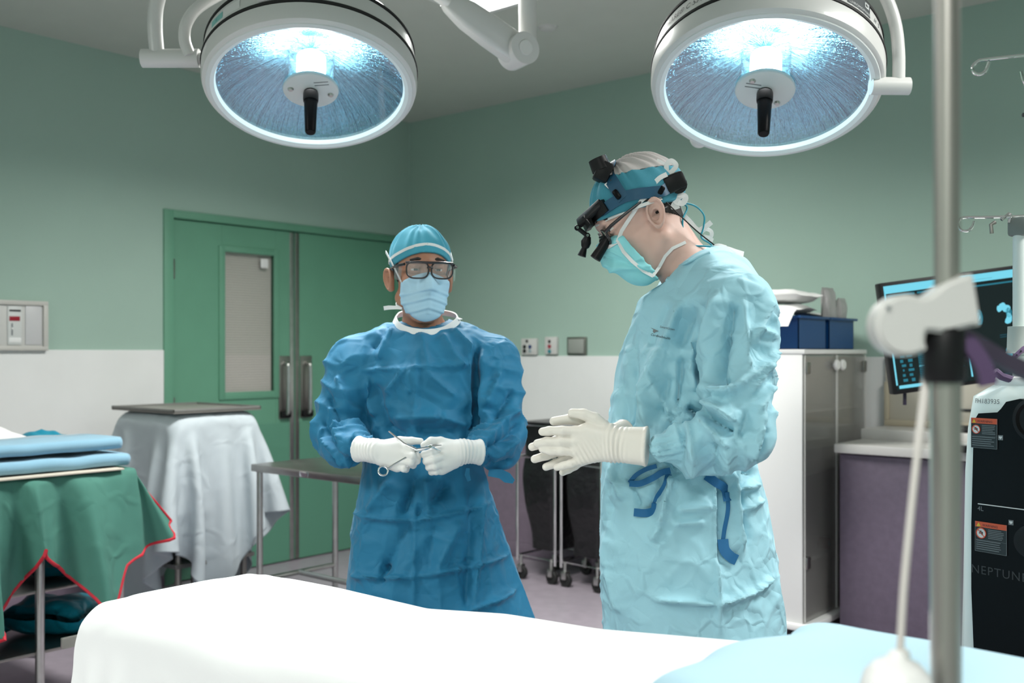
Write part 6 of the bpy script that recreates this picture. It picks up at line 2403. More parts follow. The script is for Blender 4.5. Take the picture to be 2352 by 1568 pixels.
glove('glove', fing, thumb, palm, (n_(1412, 1020), n_(1486, 1025, -0.022), 0.0240, 0.0285), M['glove_cream'], pb, 0.0022, wrB, 0.004, off=(0, 0, 0.0145))
mc = [f_(1318, 1000), f_(1320, 1022), f_(1324, 1042), f_(1336, 1058)]
fing = [([mc[0], f_(1280, 1010, 0.002), f_(1250, 1018), f_(1222, 1026, -0.004)], 0.0112, 0.0092),
        ([mc[1], f_(1285, 1036, 0.002), f_(1254, 1046), f_(1228, 1054, -0.004)], 0.0114, 0.0092),
        ([mc[2], f_(1296, 1056, 0.002), f_(1274, 1065), f_(1254, 1072, -0.004)], 0.0108, 0.0088),
        ([mc[3], f_(1320, 1070, 0.002), f_(1306, 1078), f_(1292, 1085, -0.004)], 0.0098, 0.0078)]
thumb = ([f_(1385, 985, -0.002), f_(1345, 968, -0.008), f_(1310, 962, -0.012), f_(1272, 967, -0.014)], 0.0150, 0.0100)
palm = [s_cone(f_(1390, 1008), mc[0], 0.0205, 0.0125), s_cone(f_(1390, 1016), mc[1], 0.0205, 0.0125), s_cone(f_(1392, 1026), mc[2], 0.0205, 0.0122), s_cone(f_(1394, 1034), mc[3], 0.020, 0.0115),
        s_cone(f_(1388, 1000), f_(1350, 985), 0.018, 0.013)]
glove('glove', fing, thumb, palm, (f_(1402, 1016, 0.004), f_(1436, 1004, 0.045), 0.0235, 0.0270), M['glove_cream'], pb, 0.0024, None, 0.004, off=(0, 0, 0.0145))
# ================================================================== operating table and foreground
OX0, OX1, OY0, OY1 = 3.165, 5.75, -4.085, -3.605
TX = np.array([3.15, 3.51, 3.81, 4.03, 4.26, 4.58, 5.9])
THT = np.array([0.795, 0.803, 0.802, 0.828, 0.838, 0.872, 0.90])
topz_ = lambda x: np.interp(x, TX, THT)
t = thing('operating_table', 'operating table on a column base under white sheet', 'operating table', (4.45, -3.85, 0))
lx = lambda x: x - 4.45
ly = lambda y: y + 3.85
MB().box((-0.42, -0.24, 0.0), (0.42, 0.24, 0.10), 0.03).build('base', M['plastic_grey'], t)
MB().box((-0.17, -0.14, 0.09), (0.17, 0.14, 0.62), 0.02).build('column', M['steel'], t)
segs_ = [(3.25, 3.85), (3.87, 4.60), (4.62, 5.70)]
for a, b in segs_:
    za = float(topz_((a + b) / 2))
    MB().box((lx(a), ly(OY0 + 0.06), za - 0.20), (lx(b), ly(OY1 - 0.06), za - 0.13), 0.008).build('table_section', M['black'], t)
    z0_, z1_ = float(topz_(a)), float(topz_(b))
    mbx = MB().box((lx(a), ly(OY0 + 0.045), -0.125), (lx(b), ly(OY1 - 0.045), -0.03), 0.03)
    mbx.v = [(p[0], p[1], p[2] + float(topz_(p[0] + 4.45))) for p in mbx.v]
    mbx.build('mattress', M['black_rubber'], t)
for y in (OY0 + 0.03, OY1 - 0.042):
    MB().box((lx(3.25), ly(y), 0.628), (lx(5.68), ly(y + 0.012), 0.662), 0.002).build('side_rail', M['steel'], t)
# end bracket: reaches out under the hem and shows past the sheet
MB().tube([(lx(3.30), ly(-3.90), 0.62), (lx(3.30), ly(-3.90), 0.40), (lx(3.055), ly(-3.90), 0.40), (lx(3.055), ly(-3.90), 0.685)], 0.008, 8).build('bracket_arm', M['dark_steel'], t)
MB().box((lx(3.050), ly(-4.055), 0.672), (lx(3.060), ly(-3.885), 0.698), 0.003).build('end_bracket', M['dark_steel'], t)

M['sheet'] = mat('white_sheet', (0.80, 0.81, 0.815), 0.8, sheen=0.2, bump=(300, 0.1, 0.0008), crease=[(5, 0.25, 0.01)])
tb = rbox((OX0, OY0, 0.30), (OX1, OY1, 0.80), 0.018)


def tcol(P):
    Q = P.copy()
    Q[:, 2] -= topz_(P[:, 0]) - 0.80
    d = tb(Q)
    return np.minimum(d, P[:, 2])          # table and floor


nx_, ny_ = 104, 62
gx = np.linspace(2.83, 4.93, nx_)
gy = np.linspace(-4.45, -3.33, ny_)
XX, YY = np.meshgrid(gx, gy, indexing='ij')
rs = np.random.RandomState(5)
ZZ = topz_(XX) + 0.006 + rs.rand(nx_, ny_) * 0.003
V0 = np.stack([XX, YY, ZZ], -1).reshape(-1, 3)
pin = (V0[:, 0] > OX0 + 0.12) & (V0[:, 1] > OY0 + 0.10) & (V0[:, 1] < OY1 - 0.06)
V0[~pin, 2] += 0.006
Vs = drape_cloth(V0, nx_, ny_, tcol, steps=140, iters=10, pin=pin)
# shallow hollows and pulls in the top
for (u, v, Zr, r, a) in ((640, 1500, 1.95, 0.10, -0.014), (520, 1455, 2.05, 0.08, 0.012), (800, 1540, 1.85, 0.10, 0.010)):
    p = pw(u, v, Zr)
    d2 = (Vs[:, 0] - p.x) ** 2 + (Vs[:, 1] - p.y) ** 2
    Vs[:, 2] += a * np.exp(-d2 / r ** 2) * (Vs[:, 2] > 0.70)
sheet = cloth_obj('table_sheet', Vs, grid_faces(nx_, ny_), M['sheet'], None, 2, 0.0025)
tag(sheet, 'white cotton sheet draped over the operating table', 'sheet')

# light blue covered pad on the head section
M['pad_blue'] = mat('pad_blue', (0.42, 0.62, 0.72), 0.75, sheen=0.0, bump=(200, 0.08, 0.001), vary=0.02)


def padf(X, Y, Z):
    c = (4.635 + 0.6, -3.855)
    hx, hy_ = 0.60, 0.225
    wob = 0.02 * np.sin(Y * 14) + 0.012 * np.sin(Y * 31 + 1)
    qx = np.maximum(np.abs(X + wob - c[0]) - hx + 0.09, 0)
    qy = np.maximum(np.abs(Y - c[1]) - hy_ + 0.06, 0)
    top = 0.948 - 0.010 * (X - 4.7)
    low = np.interp(X[:, 0, 0], TX, THT).astype(np.float32)[:, None, None] + 0.0045
    qz = np.maximum(np.maximum(Z - top + 0.055, (low + 0.02) - Z), 0)
    return np.sqrt((qx / 0.09) ** 2 + (qy / 0.06) ** 2 + np.where(Z > 0.9, (qz / 0.055) ** 2, (qz / 0.02) ** 2)) * 0.05 - 0.05


V, F = surface_nets(padf, (4.55, -4.14, 0.84), (5.90, -3.58, 0.98), 0.010)
V = relax(V, F, 2)
V[:, 2] += 0.004 * nz(V, 5, 2)
pad = mesh_obj('table_pad', V, F, M['pad_blue'], None, True, 180)
tag(pad, 'light blue covered pad on the head end of operating table', 'pad')

# ---- near clamp pole on the table rail
ZP = 0.93
pp = pw(2175, 800, ZP)
t = thing('clamp_pole', 'blurred steel pole clamped to the near rail of the operating table', 'pole', (pp.x, pp.y, 0.60), YAW)
Tp = (Matrix.Translation(t.location) @ Matrix.Rotation(YAW, 4, 'Z')).inverted()
Q = lambda u, v, z=0.0: Tp @ pw(u, v, ZP + z)
MB().cyl(Q(2175, 2000), Q(2175, 760), 0.0128, seg=28).build('lower_tube', M['pole_steel'], t)
MB().cyl(Q(2175, 830), Q(2175, -330), 0.0112, seg=28).build('upper_tube', M['pole_steel'], t)
MB().cyl(Q(2141, 2000, 0.018), Q(2141, 850, 0.018), 0.0022, seg=10).build('release_rod', M['chrome'], t)
MB().lathe([(0.0, -0.026), (0.0165, -0.026), (0.0185, -0.022), (0.0185, 0.020), (0.0165, 0.024), (0.0, 0.024)], Matrix.Translation(Q(2168, 812)), 28).build('clamp_collar', M['black'], t)
rc = Q(2175, 2000)
MB().box((rc.x - 0.03, rc.y - 0.02, rc.z - 0.05), (rc.x + 0.03, rc.y + 0.09, rc.z + 0.02), 0.006).build('rail_clamp', M['steel'], t)
# pale moulded clamp head: round lobe and flared block
lobe = [(2065 + 70 * math.cos(a), 748 + 70 * math.sin(a)) for a in np.radians(np.arange(50, 292, 11))]
blk = lobe + [(2098, 686), (2116, 682), (2135, 668), (2152, 654), (2175, 643), (2200, 634), (2212, 632), (2216, 640), (2231, 736), (2230, 748), (2205, 752), (2185, 757), (2160, 763), (2140, 765), (2122, 762), (2112, 762), (2108, 770), (2106, 785), (2110, 798)]
c0 = Q(2120, 720)
pts2 = [(Q(u, v).x, Q(u, v).z) for u, v in blk]
Mt = Matrix.Rotation(math.pi / 2, 4, 'X')
bm = bmesh.new()
fv = [bm.verts.new((x, c0.y - 0.020, z)) for x, z in pts2]
fc = bm.faces.new(fv)
ret = bmesh.ops.extrude_face_region(bm, geom=[fc])
for v in [e for e in ret['geom'] if isinstance(e, bmesh.types.BMVert)]:
    v.co.y += 0.030
bmesh.ops.recalc_face_normals(bm, faces=list(bm.faces))
bmesh.ops.bevel(bm, geom=[e for e in bm.edges if abs(e.verts[0].co.y - e.verts[1].co.y) < 1e-6], offset=0.0035, segments=3, affect='EDGES')
bm.verts.index_update()
mesh_obj('clamp_head', [tuple(v.co) for v in bm.verts], [tuple(v.index for v in f.verts) for f in bm.faces], M['plastic_grey'], t, True, 50)
bm.free()
MB().cyl(Q(2041, 706, -0.022), Q(2041, 706, -0.010), 0.0022, seg=10).build('clamp_pin', M['print_grey'], t)
MB().ball(Q(2095, 772, 0.004), 0.012, 16, 10).build('clamp_button', M['cream'], t)
M['purple'] = mat('purple_strap', (0.085, 0.050, 0.115), 0.55)
M['purple_d'] = mat('purple_dark', (0.022, 0.015, 0.035), 0.5)
MB().ribbon(catmull([Q(2130, 772, 0.005), Q(2170, 768, 0.005), Q(2215, 772, 0.008), Q(2262, 800, 0.014), Q(2310, 830, 0.02), Q(2400, 872, 0.03)], 5), [0.010 + 0.0004 * i for i in range(26)], Vector((0, -0.9, 0.5)), 0.006).build('strap', M['purple_d'], t)
MB().ribbon(catmull([Q(2180, 775, -0.004), Q(2215, 782, -0.004), Q(2240, 812, -0.004), Q(2262, 850, -0.004), Q(2270, 884, -0.004)], 5), 0.016, Vector((0.1, -1, 0.2)), 0.006).build('strap', M['purple'], t)
MB().tube([Q(2197, 800, 0.012), Q(2212, 808, 0.012), Q(2226, 814, 0.012)], 0.005, 10).build('strap_buckle', M['cream'], t)

# hanging bulb on its pale cord
pq = pw(2062, 1500, 0.915)
t = thing('hanging_bulb', 'blurred white rubber bulb hanging on a pale cord from the clamp', 'bulb', pq, YAW)
Tq = (Matrix.Translation(pq) @ Matrix.Rotation(YAW, 4, 'Z')).inverted()
Qb = lambda u, v, z=0.0: Tq @ pw(u, v, 0.915 + z)
MB().tube(catmull([Qb(2133, 820, 0.03), Qb(2124, 900, 0.02), Qb(2106, 1050, 0.008), Qb(2090, 1200, 0.003), Qb(2076, 1350), Qb(2067, 1500)], 6), [0.0034 + 0.0006 * (i < 12) for i in range(31)], 10).build('cord', mat('cord_pale', (0.55, 0.52, 0.49), 0.6), t)
MB().lathe([(0.0, 0.008), (0.006, 0.006), (0.010, 0.000), (0.020, -0.005), (0.028, -0.014), (0.032, -0.026), (0.032, -0.036), (0.026, -0.050), (0.012, -0.060), (0.0, -0.062)], Matrix.Translation(Qb(2060, 1510)), 32).build('bulb', M['plastic_white'], t)
MB().tube([Qb(2079, 1516, -0.004), Qb(2081, 1502, -0.004), Qb(2077, 1492, -0.004)], [0.0035, 0.004, 0.003], 10).build('valve', M['plastic_grey'], t)

# ---- infusion stand whose hooks show at the upper right
ZI = 1.95
pi_ = pw(2440, 800, ZI)
t = thing('infusion_stand', 'chrome infusion stand with curled hooks beside the suction machine', 'infusion stand', (pi_.x, pi_.y, 0), YAW)
Ti2 = (Matrix.Translation(t.location) @ Matrix.Rotation(YAW, 4, 'Z')).inverted()
Q = lambda u, v, z=0.0: Ti2 @ pw(u, v, ZI + z)
ptop = Q(2440, 118)
MB().cyl((0, 0, 0.09), (0, 0, ptop.z), 0.0105, seg=16).build('pole', M['chrome'], t)
for k in range(5):
    a = 2 * math.pi * k / 5 + 0.5
    MB().tube([(0, 0, 0.10), (0.10 * math.cos(a), 0.10 * math.sin(a), 0.095), (0.25 * math.cos(a), 0.25 * math.sin(a), 0.07)], 0.010, 8).build('leg', M['steel'], t)
    caster(t, 0.25 * math.cos(a), 0.25 * math.sin(a), 0.07, 0.028)
hp = [Q(2440, 121), Q(2352, 127), Q(2262, 137), Q(2246, 141), Q(2234, 153), Q(2236, 166), Q(2248, 171), Q(2262, 165), Q(2269, 151), Q(2272, 142)]
MB().tube(catmull(hp, 6), 0.0031, 10).build('hook', M['chrome'], t)
dd = Vector((-0.45, -0.9, 0)).normalized()
b0 = Vector((0, 0, ptop.z - 0.006))
hk = [b0, b0 + dd * 0.10, b0 + dd * 0.13 + Vector((0, 0, -0.008)), b0 + dd * 0.135 + Vector((0, 0, -0.03)), b0 + dd * 0.12 + Vector((0, 0, -0.045)), b0 + dd * 0.10 + Vector((-0.012, 0, -0.035))]
hk2 = [Q(2440, 121), Q(2400, 160), Q(2372, 192), Q(2358, 196), Q(2350, 184), Q(2345, 164)]
MB().tube(catmull(hk2, 6), 0.0031, 10).build('hook', M['chrome'], t)
for sgn in (1,):
    MB().tube(catmull([b0, b0 + Vector((0.10, 0.05, 0)), b0 + Vector((0.15, 0.07, -0.01)), b0 + Vector((0.155, 0.075, -0.035)), b0 + Vector((0.13, 0.06, -0.04))], 6), 0.0031, 10).build('hook', M['chrome'], t)
MB().lathe([(0.0, 0.03), (0.016, 0.028), (0.018, 0.0), (0.018, -0.03), (0.0, -0.032)], Matrix.Translation(b0), 20).build('hook_hub', M['black'], t)
MB().tube([Q(2440, 262), Q(2380, 263), Q(2349, 264)], [0.006, 0.005, 0.004], 10).build('height_knob', M['black'], t)

# ---- suction machine
M['shell'] = mat('machine_shell', (0.62, 0.69, 0.675), 0.35)
Xn, Zn = (2222 - CX) / FPX * 2.6, 2.6
angn = math.atan2(-0.82, 0.57)
pn = cam2room(Xn, Zn, 0)
t = thing('suction_machine', 'tall white suction machine with glossy black front and warning stickers', 'suction machine', (pn.x, pn.y, 0), YAW + angn)
NW, ND = 0.50, 0.42


def onfront(u, v, off=0.0):
    """picture point on the machine front -> (x, z) on its front plane"""
    k = (u - CX) / FPX
    ex, ez = math.cos(angn), math.sin(angn)
    # Xn + ex*s - ... = k*(Zn + ez*s)
    s = (k * Zn - Xn) / (ex - k * ez)
    Z = Zn + ez * s
    return s, CH + (HY - v) / FPX * Z


ztp = onfront(2300, 885)[1]
mbx = MB()
prof = [(0.10, 0.0), (0.5, -0.012), (0.8, -0.006), (1.05, -0.002), (1.16, 0.004), (ztp - 0.03, 0.016), (ztp, 0.06)]
ring = []
n = 64
for (z, ins) in prof:
    for k in range(n):
        a = 2 * math.pi * k / n
        c_, s_ = math.cos(a), math.sin(a)
        ex = 0.16
        ring.append((NW / 2 - 0.022 + math.copysign(abs(c_) ** ex, c_) * (NW / 2 - ins), ND / 2 + math.copysign(abs(s_) ** ex, s_) * (ND / 2 - ins * 0.5), z))
fcs = [(i * n + k, i * n + (k + 1) % n, (i + 1) * n + (k + 1) % n, (i + 1) * n + k) for i in range(len(prof) - 1) for k in range(n)]
fcs += [tuple(reversed(range(n))), tuple((len(prof) - 1) * n + k for k in range(n))]
mbx.add(ring, fcs)
mbx.build('shell', M['shell'], t, True, 50)
MB().box((0.03, 0.04, 0.06), (NW - 0.05, ND - 0.04, 0.12), 0.01).build('undercarriage', M['black'], t)
for x in (0.07, NW - 0.09):
    for y in (0.08, ND - 0.08):
        caster(t, x, y, 0.08, 0.036)
# black front panel, rising around the round port
po = [(2246, 948), (2300, 946), (2308, 938), (2320, 922), (2352, 915)]
outl = [onfront(u, v) for u, v in po]
xr, zr_ = outl[-1]
outl = [(outl[0][0], outl[0][1] - 0.02), (outl[0][0] + 0.012, outl[0][1])] + outl[1:] + [(xr + 0.06, zr_ - 0.01), (xr + 0.10, zr_ - 0.06), (NW - 0.06, zr_ - 0.07), (NW - 0.05, 0.3), (NW - 0.07, 0.16)]
lf = [onfront(2250, 1570), onfront(2246, 1500), onfront(2240, 1350), onfront(2240, 1200)]
outl += [(lf[0][0] + 0.01, 0.18)] + lf
Mf = Matrix.Translation((0, -0.014, 0)) @ Matrix.Rotation(math.pi / 2, 4, 'X')
fp_ = MB().prism([(x, z) for x, z in outl], -0.02, 0.004, Mf).build('front_panel', M['black_gloss'], t, True, 30)
YF = -0.0185


def fbox(name, x0, x1, z0, z1, m, parent, y=YF, th_=0.0012):
    return MB().box((x0, y - th_, z0), (x1, y, z1)).build(name, m, parent, smooth=False)


pc = onfront(2362, 962)
MB().lathe([(0.056, 0.0), (0.054, 0.010), (0.045, 0.012), (0.040, 0.004), (0.0, 0.002)], Matrix.Translation((pc[0] + 0.03, YF, pc[1])) @ Matrix.Rotation(math.pi / 2, 4, 'X'), 36, caps=False).build('canister_port', M['black'], fp_)
pc = onfront(2358, 1240)
MB().lathe([(0.040, 0.0), (0.038, 0.008), (0.030, 0.010), (0.0, 0.003)], Matrix.Translation((pc[0] + 0.02, YF, pc[1])) @ Matrix.Rotation(math.pi / 2, 4, 'X'), 36, caps=False).build('canister_port', M['black'], fp_)


def front_text(txt, u, v, size, m, parent, y=YF - 0.0006, spacing=1.0):
    vs, fs = text_mesh(txt, size, 0, spacing)
    x, z = onfront(u, v)
    return MB().add([(x + p.x, y, z + p.y) for p in vs], fs).build('lettering', m, parent)


front_text('4L', 2255, 1170, 0.016, M['print_grey'], fp_)
M['neptune'] = mat('embossed_black', (0.028, 0.028, 0.03), 0.5)
x0n, z0n = onfront(2240, 1311)
front_text('NEPTUNE', 2240, 1311, 0.030, M['neptune'], fp_, spacing=1.15)
xa, za = onfront(2256, 1155)
fbox('level_line', xa, xa + 0.30, za - 0.001, za + 0.0012, M['print_white'], fp_)
M['warn_orange'] = mat('warning_orange', (0.55, 0.085, 0.03), 0.5)
M['stick_black'] = mat('sticker_black', (0.014, 0.014, 0.015), 0.35)
M['warn_yellow'] = mat('warning_yellow', (0.60, 0.42, 0.03), 0.5)


def sticker(u0, v0, u1, v1):
    x0, z0 = onfront(u0, v0)
    x1, _ = onfront(u1, v0)
    z1 = onfront(u0, v1)[1]
    w, h = x1 - x0, z0 - z1
    s = fbox('warning_sticker', x0, x1, z1, z0, M['stick_black'], fp_)
    y = YF - 0.0012
    fbox('heading', x0, x1, z0 - h * 0.18, z0, M['warn_orange'], s, y)
    vs, fs = text_mesh('WARNING', 1.0)
    k = h * 0.11
    MB().add([(x0 + w * 0.24 + p.x * k, y - 0.0016, z0 - h * 0.14 + p.y * k) for p in vs], fs).build('lettering', M['stick_black'], s)
    MB().add([(x0 + w * 0.05, y - 0.0016, z0 - h * 0.16), (x0 + w * 0.19, y - 0.0016, z0 - h * 0.16), (x0 + w * 0.12, y - 0.0016, z0 - h * 0.03)], [(0, 1, 2)]).build('triangle', M['warn_yellow'], s)
    cx_, cz = x0 + w * 0.20, z0 - h * 0.38
    r = w * 0.15
    Mc = Matrix.Translation((cx_, y, cz)) @ Matrix.Rotation(math.pi / 2, 4, 'X')
    MB().lathe([(0, 0.0012), (r, 0.0012), (r, 0)], Mc, 28, caps=False).build('sign_disc', M['print_white'], s)
    rg = MB()
    rg.tube([(cx_ + r * math.cos(a), y - 0.0014, cz + r * math.sin(a)) for a in np.linspace(0, 2 * math.pi, 24, endpoint=False)], r * 0.10, 6, closed=True)
    rg.cyl((cx_ - r * 0.7, y - 0.0018, cz + r * 0.7), (cx_ + r * 0.7, y - 0.0018, cz - r * 0.7), r * 0.07, seg=6)
    rg.build('sign_ring', M['print_red'], s)
    hd_ = MB()
    hd_.box((cx_ - r * 0.45, y - 0.0016, cz - r * 0.1), (cx_ + r * 0.1, y - 0.0012, cz + r * 0.1))
    hd_.box((cx_ + r * 0.05, y - 0.0016, cz - r * 0.35), (cx_ + r * 0.35, y - 0.0012, cz + r * 0.3))
    hd_.box((cx_ - r * 0.25, y - 0.0016, cz + r * 0.25), (cx_ + r * 0.05, y - 0.0012, cz + r * 0.5))
    hd_.build('sign_symbol', M['stick_black'], s)
    lines = MB()
    rnd = random.Random(int(u0 + v0))
    for i in range(6):
        zz = z0 - h * (0.25 + 0.055 * i)
        lines.box((x0 + w * 0.42, y - 0.0014, zz), (x0 + w * (0.95 - 0.12 * rnd.random()), y - 0.001, zz + h * 0.022))
    for i in range(5):
        zz = z0 - h * (0.64 + 0.07 * i)
        lines.box((x0 + w * 0.04, y - 0.0014, zz), (x0 + w * (0.96 - 0.2 * rnd.random()), y - 0.001, zz + h * 0.024))
    lines.build('print_lines', M['print_grey'], s)
    ed = MB()
    for a, b, c, d in ((x0, x1, z1, z1 + 0.0008), (x0, x0 + 0.0008, z1, z0), (x1 - 0.0008, x1, z1, z0), (x0, x1, z0 - h * 0.6, z0 - h * 0.595)):
        ed.box((a, y - 0.0014, c), (b, y - 0.001, d))
    ed.build('border', M['print_grey'], s)


sticker(2241, 958, 2301, 1026)
sticker(2250, 1194, 2323, 1262)
for u, v in ((2308, 1004), (2332, 1198)):
    x, z = onfront(u, v)
    hb_ = fbox('heart_sticker', x - 0.006, x + 0.006, z - 0.006, z + 0.006, M['print_grey'], fp_)
    hp_ = [(0, -0.004), (0.004, 0.0005), (0.0035, 0.003), (0.0018, 0.0035), (0, 0.002), (-0.0018, 0.0035), (-0.0035, 0.003), (-0.004, 0.0005)]
    MB().prism([(x + a, z + b) for a, b in hp_], 0, 0.0006, Matrix.Translation((0, YF - 0.0012, 0)) @ Matrix.Rotation(math.pi / 2, 4, 'X')).build('heart', M['print_white'], hb_, smooth=False)
# serial number on the shell above the panel
vs, fs = text_mesh('FH183935', 0.0165, 0, 1.0)
xs, zs = onfront(2233, 925)
bvs = BVHTree.FromPolygons([Vector(p) for p in ring], fcs)
out = []
for p in vs:
    h_ = bvs.ray_cast(Vector((xs + p.x, -0.3, zs + p.y)), Vector((0, 1, 0)))
    out.append(Vector((xs + p.x, (h_[0].y if h_[0] else -0.01) - 0.0012, zs + p.y)))
MB().add(out, fs).build('lettering', M['print_grey'], t)
# small diamond sign on the far edge
xd, zd = onfront(2212, 1010)
MB().prism([(xd - 0.013, zd), (xd, zd + 0.017), (xd + 0.013, zd), (xd, zd - 0.017)], -0.001, 0.001, Matrix.Translation((0, 0.06, 0)) @ Matrix.Rotation(math.pi / 2, 4, 'X')).build('diamond_sign', M['print_white'], t, smooth=False)
MB().prism([(xd - 0.010, zd), (xd, zd + 0.013), (xd + 0.010, zd), (xd, zd - 0.013)], 0.001, 0.0016, Matrix.Translation((0, 0.06, 0)) @ Matrix.Rotation(math.pi / 2, 4, 'X')).build('diamond_sign', M['stick_black'], t, smooth=False)
# top plate, infusion pole with hook head
MB().box((0.05, 0.03, ztp - 0.006), (NW - 0.07, ND - 0.08, ztp + 0.022), 0.01).build('top_tray', M['plastic_white'], t)
xp_, zt_ = onfront(2300, 505)
yp_ = 0.085
MB().cyl((xp_, yp_, ztp), (xp_, yp_, zt_ - 0.02), 0.0165, seg=20).build('pole', M['shell'], t)
MB().lathe([(0.0, 0.034), (0.028, 0.032), (0.030, -0.030), (0.034, -0.036), (0.0, -0.037)], Matrix.Translation((xp_, yp_, onfront(2300, 778)[1])), 24).build('pole_collar', mat('collar_grey', (0.36, 0.40, 0.38), 0.5), t)
MB().lathe([(0.0, -0.06), (0.023, -0.06), (0.023, -0.03), (0.0, -0.03)], Matrix.Translation((xp_, yp_, onfront(2300, 790)[1])), 24).build('pole_socket', M['shell'], t)
hd_ = MB().box((xp_ - 0.024, yp_ - 0.02, zt_ - 0.035), (xp_ + 0.024, yp_ + 0.02, zt_ + 0.014), 0.008)
hdo = hd_.build('hook_head', mat('hook_head_grey', (0.16, 0.18, 0.17), 0.5), t)
Tn = (Matrix.Translation(t.location) @ Matrix.Rotation(YAW + angn, 4, 'Z')).inverted()
Zp = None
wp = Matrix.Translation(t.location) @ Matrix.Rotation(YAW + angn, 4, 'Z') @ Vector((xp_, yp_, zt_))
Zpole = -(wp.x - CAMX) * sy_ + (wp.y - CAMY) * cy_
Q = lambda u, v, z=0.0: Tn @ pw(u, v, Zpole + z)
MB().tube(catmull([Q(2297, 498), Q(2250, 499), Q(2220, 499), Q(2206, 502), Q(2200, 515), Q(2207, 528), Q(2222, 530), Q(2233, 521), Q(2238, 508)], 6), 0.0036, 10).build('hook', M['chrome'], t)
MB().tube(catmull([Q(2297, 498), Q(2330, 497), Q(2380, 496), Q(2395, 500), Q(2400, 514), Q(2390, 526), Q(2376, 524)], 6), 0.0036, 10).build('hook', M['chrome'], t)
MB().tube([Q(2300, 505), Q(2318, 490), Q(2322, 492), Q(2318, 512)], 0.004, 8).build('clip_lever', M['chrome'], hdo)
MB().tube([Q(2286, 510), Q(2276, 516), Q(2278, 536)], 0.005, 8).build('clip_lever', M['dark_steel'], hdo)
# purple perforated strap pieces lying by the machine top
st_ = MB().ribbon([Q(2318, 838, -0.04), Q(2332, 818, -0.04), Q(2352, 800, -0.04), Q(2375, 790, -0.04)], 0.012, Vector((0, -1, 0.2)), 0.004).build('tubing_strap', M['purple'], t)
for u, v in ((2335, 815), (2345, 806), (2330, 824)):
    MB().cyl(Q(u, v, -0.045), Q(u, v, -0.036), 0.0022, seg=10).build('strap_hole', M['stick_black'], st_)
MB().tube([Q(2285, 852, -0.03), Q(2300, 864, -0.03), Q(2325, 872, -0.03)], 0.010, 10).build('tubing_grip', M['purple'], t)

# ---- monitor
ZM = 3.9
pm = pw(2198, 757, ZM)
t = thing('monitor', 'tilted flat monitor showing blue tinted scan images above the counter', 'monitor', pm, YAW)
Rm = Matrix.Rotation(-math.radians(7.6), 4, 'Y')
sc_m = ZM / FPX
MWd, MHt = 330 * sc_m / 2, 258 * sc_m / 2
o = MB().box((-MWd, -0.006, -MHt), (MWd, 0.045, MHt), 0.006).build('bezel', M['black'], t)
o.data.transform(Rm)


def screen_mat(name, col, st):
    return mat(name, (0.002, 0.003, 0.004), 0.2, emit=col, estr=st)


S_ = {'bg': screen_mat('screen_dark', (0.01, 0.035, 0.045), 0.15), 'hi': screen_mat('screen_bright', (0.20, 0.72, 0.90), 0.95), 'mid': screen_mat('screen_mid', (0.03, 0.30, 0.42), 0.6),
      'lo': screen_mat('screen_low', (0.01, 0.10, 0.15), 0.5)}
sx, sz = MWd - 0.014, MHt - 0.014
scr = MB().box((-sx, -0.0075, -sz), (sx, -0.0055, sz)).build('screen', S_['bg'], t, smooth=False)
scr.data.transform(Rm)


def rects(name, lst, m, y=-0.0080):
    groups_ = [[r] for r in lst] if len(lst) < 9 else [lst]
    for g in groups_:
        mb = MB()
        for (u0, v0, u1, v1) in g:
            mb.box((-sx + 2 * sx * u0, y, sz - 2 * sz * v1), (-sx + 2 * sx * u1, y + 0.0006, sz - 2 * sz * v0))
        o = mb.build(name, m, scr, smooth=False)
        o.data.transform(Rm)
        if len(g) > 1:
            o['kind'] = 'stuff'


rnd = random.Random(3)
rects('screen_bar', [(0.0, 0.0, 1.0, 0.075), (0.0, 0.075, 0.012, 0.95), (0.02, 0.955, 0.22, 0.985), (0.985, 0.075, 1.0, 0.97), (0.555, 0.62, 0.568, 0.96)], S_['hi'])
for r_ in [(0.02, 0.09, 0.22, 0.115), (0.24, 0.09, 0.40, 0.11), (0.62, 0.105, 0.95, 0.12), (0.04, 0.30, 0.13, 0.36)]:
    rects('screen_menu', [r_], S_['mid'])
thumb_ = []
for i in range(9):
    for j_ in range(2):
        thumb_.append((0.045 + j_ * 0.055 + rnd.random() * 0.02, 0.53 + i * 0.046, 0.072 + j_ * 0.055 + rnd.random() * 0.02, 0.548 + i * 0.046 + rnd.random() * 0.012))
rects('screen_thumbnails', thumb_, S_['mid'])
txt_ = []
for i in range(26):
    v = 0.50 + i * 0.0172
    txt_.append((0.185, v, 0.185 + (0.10 + 0.26 * rnd.random()) * (1.0 if i % 7 else 0.4), v + 0.008))
rects('screen_text', txt_, S_['mid'])
rects('screen_block', [(0.02, 0.34, 0.10, 0.40), (0.185, 0.49, 0.36, 0.515), (0.185, 0.79, 0.46, 0.80)], S_['hi'])
rects('screen_caption', [(0.60, 0.62, 0.68, 0.632), (0.80, 0.60, 0.95, 0.61), (0.62, 0.64, 0.70, 0.65), (0.80, 0.62, 0.9, 0.63), (0.60, 0.965, 0.95, 0.975), (0.60, 0.05, 0.8, 0.052)], S_['lo'])


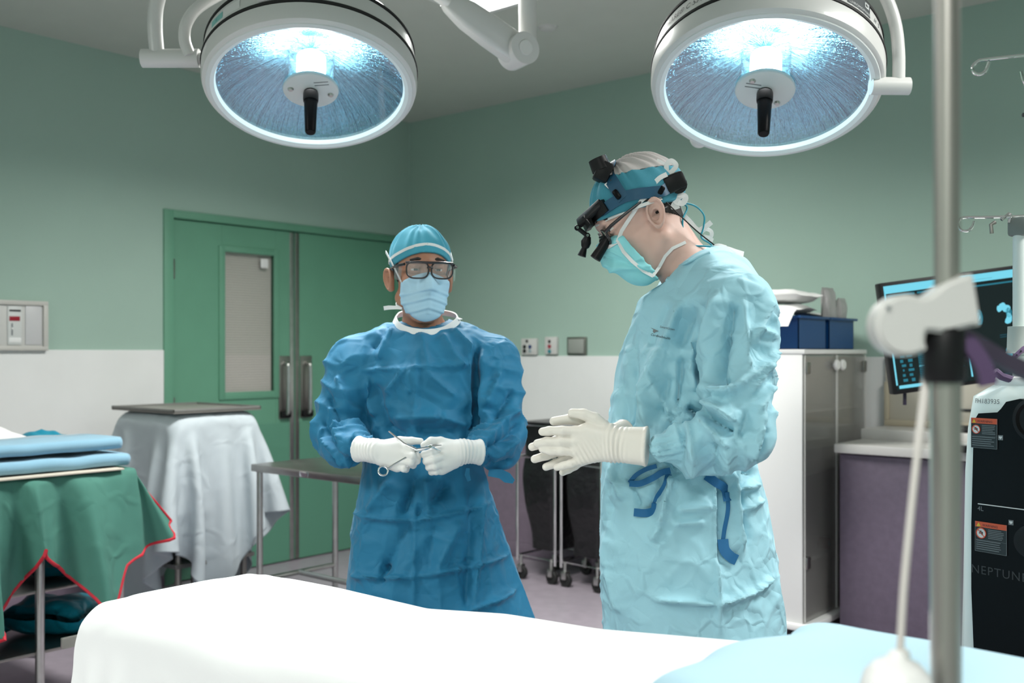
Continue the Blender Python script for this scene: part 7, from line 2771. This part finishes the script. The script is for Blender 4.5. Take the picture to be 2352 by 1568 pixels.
def blob(name, uc, vc, ru, rv, m, seed, hole=None):
    mb = MB()
    vs = []
    n = 26
    for k in range(n):
        a = 2 * math.pi * k / n
        w = 1 + 0.25 * noise.noise(Vector((math.cos(a) * 1.4, math.sin(a) * 1.4, seed)))
        u, v = uc + ru * w * math.cos(a), vc + rv * w * math.sin(a)
        vs.append((-sx + 2 * sx * u, -0.0084, sz - 2 * sz * v))
    mb.add(vs, [tuple(range(n))])
    o = mb.build(name, m, scr, smooth=False)
    o.data.transform(Rm)


blob('scan_image', 0.665, 0.41, 0.030, 0.075, S_['mid'], 1.0)
blob('scan_image', 0.660, 0.40, 0.014, 0.035, S_['hi'], 2.0)
# kidney shaped slice: curved chain of bright lobes
for i, (u, v, r1_, r2_) in enumerate(((0.845, 0.34, 0.03, 0.035), (0.87, 0.36, 0.028, 0.04), (0.885, 0.40, 0.024, 0.045), (0.885, 0.45, 0.022, 0.045), (0.872, 0.48, 0.022, 0.03), (0.82, 0.355, 0.02, 0.03))):
    blob('scan_image', u, v, r1_, r2_, S_['hi'] if i != 2 else S_['mid'], 3.0 + i)
blob('scan_image', 0.86, 0.78, 0.035, 0.06, S_['hi'], 9.0)
blob('scan_image', 0.69, 0.86, 0.02, 0.03, S_['hi'], 11.0)
# support arm to the back wall
wl = Vector((pm.x + 0.05, -0.02, pm.z - 0.02))
Tm = (Matrix.Translation(pm) @ Matrix.Rotation(YAW, 4, 'Z')).inverted()
MB().tube([Tm @ wl, Tm @ Vector((pm.x + 0.10, -0.45, pm.z - 0.02)), Vector((0.0, 0.06, 0.0))], 0.018, 12).build('support_arm', M['dark_steel'], t)
MB().box((-0.07, 0.040, -0.07), (0.07, 0.075, 0.07), 0.006).build('mount_plate', M['black'], t)
hk0 = Tm @ pw(2078, 903, ZM + 0.03)
MB().box((hk0.x - 0.006, hk0.y - 0.004, hk0.z - 0.045), (hk0.x + 0.006, hk0.y + 0.004, hk0.z + 0.01), 0.001).build('cable_stub', M['purple_d'], t)
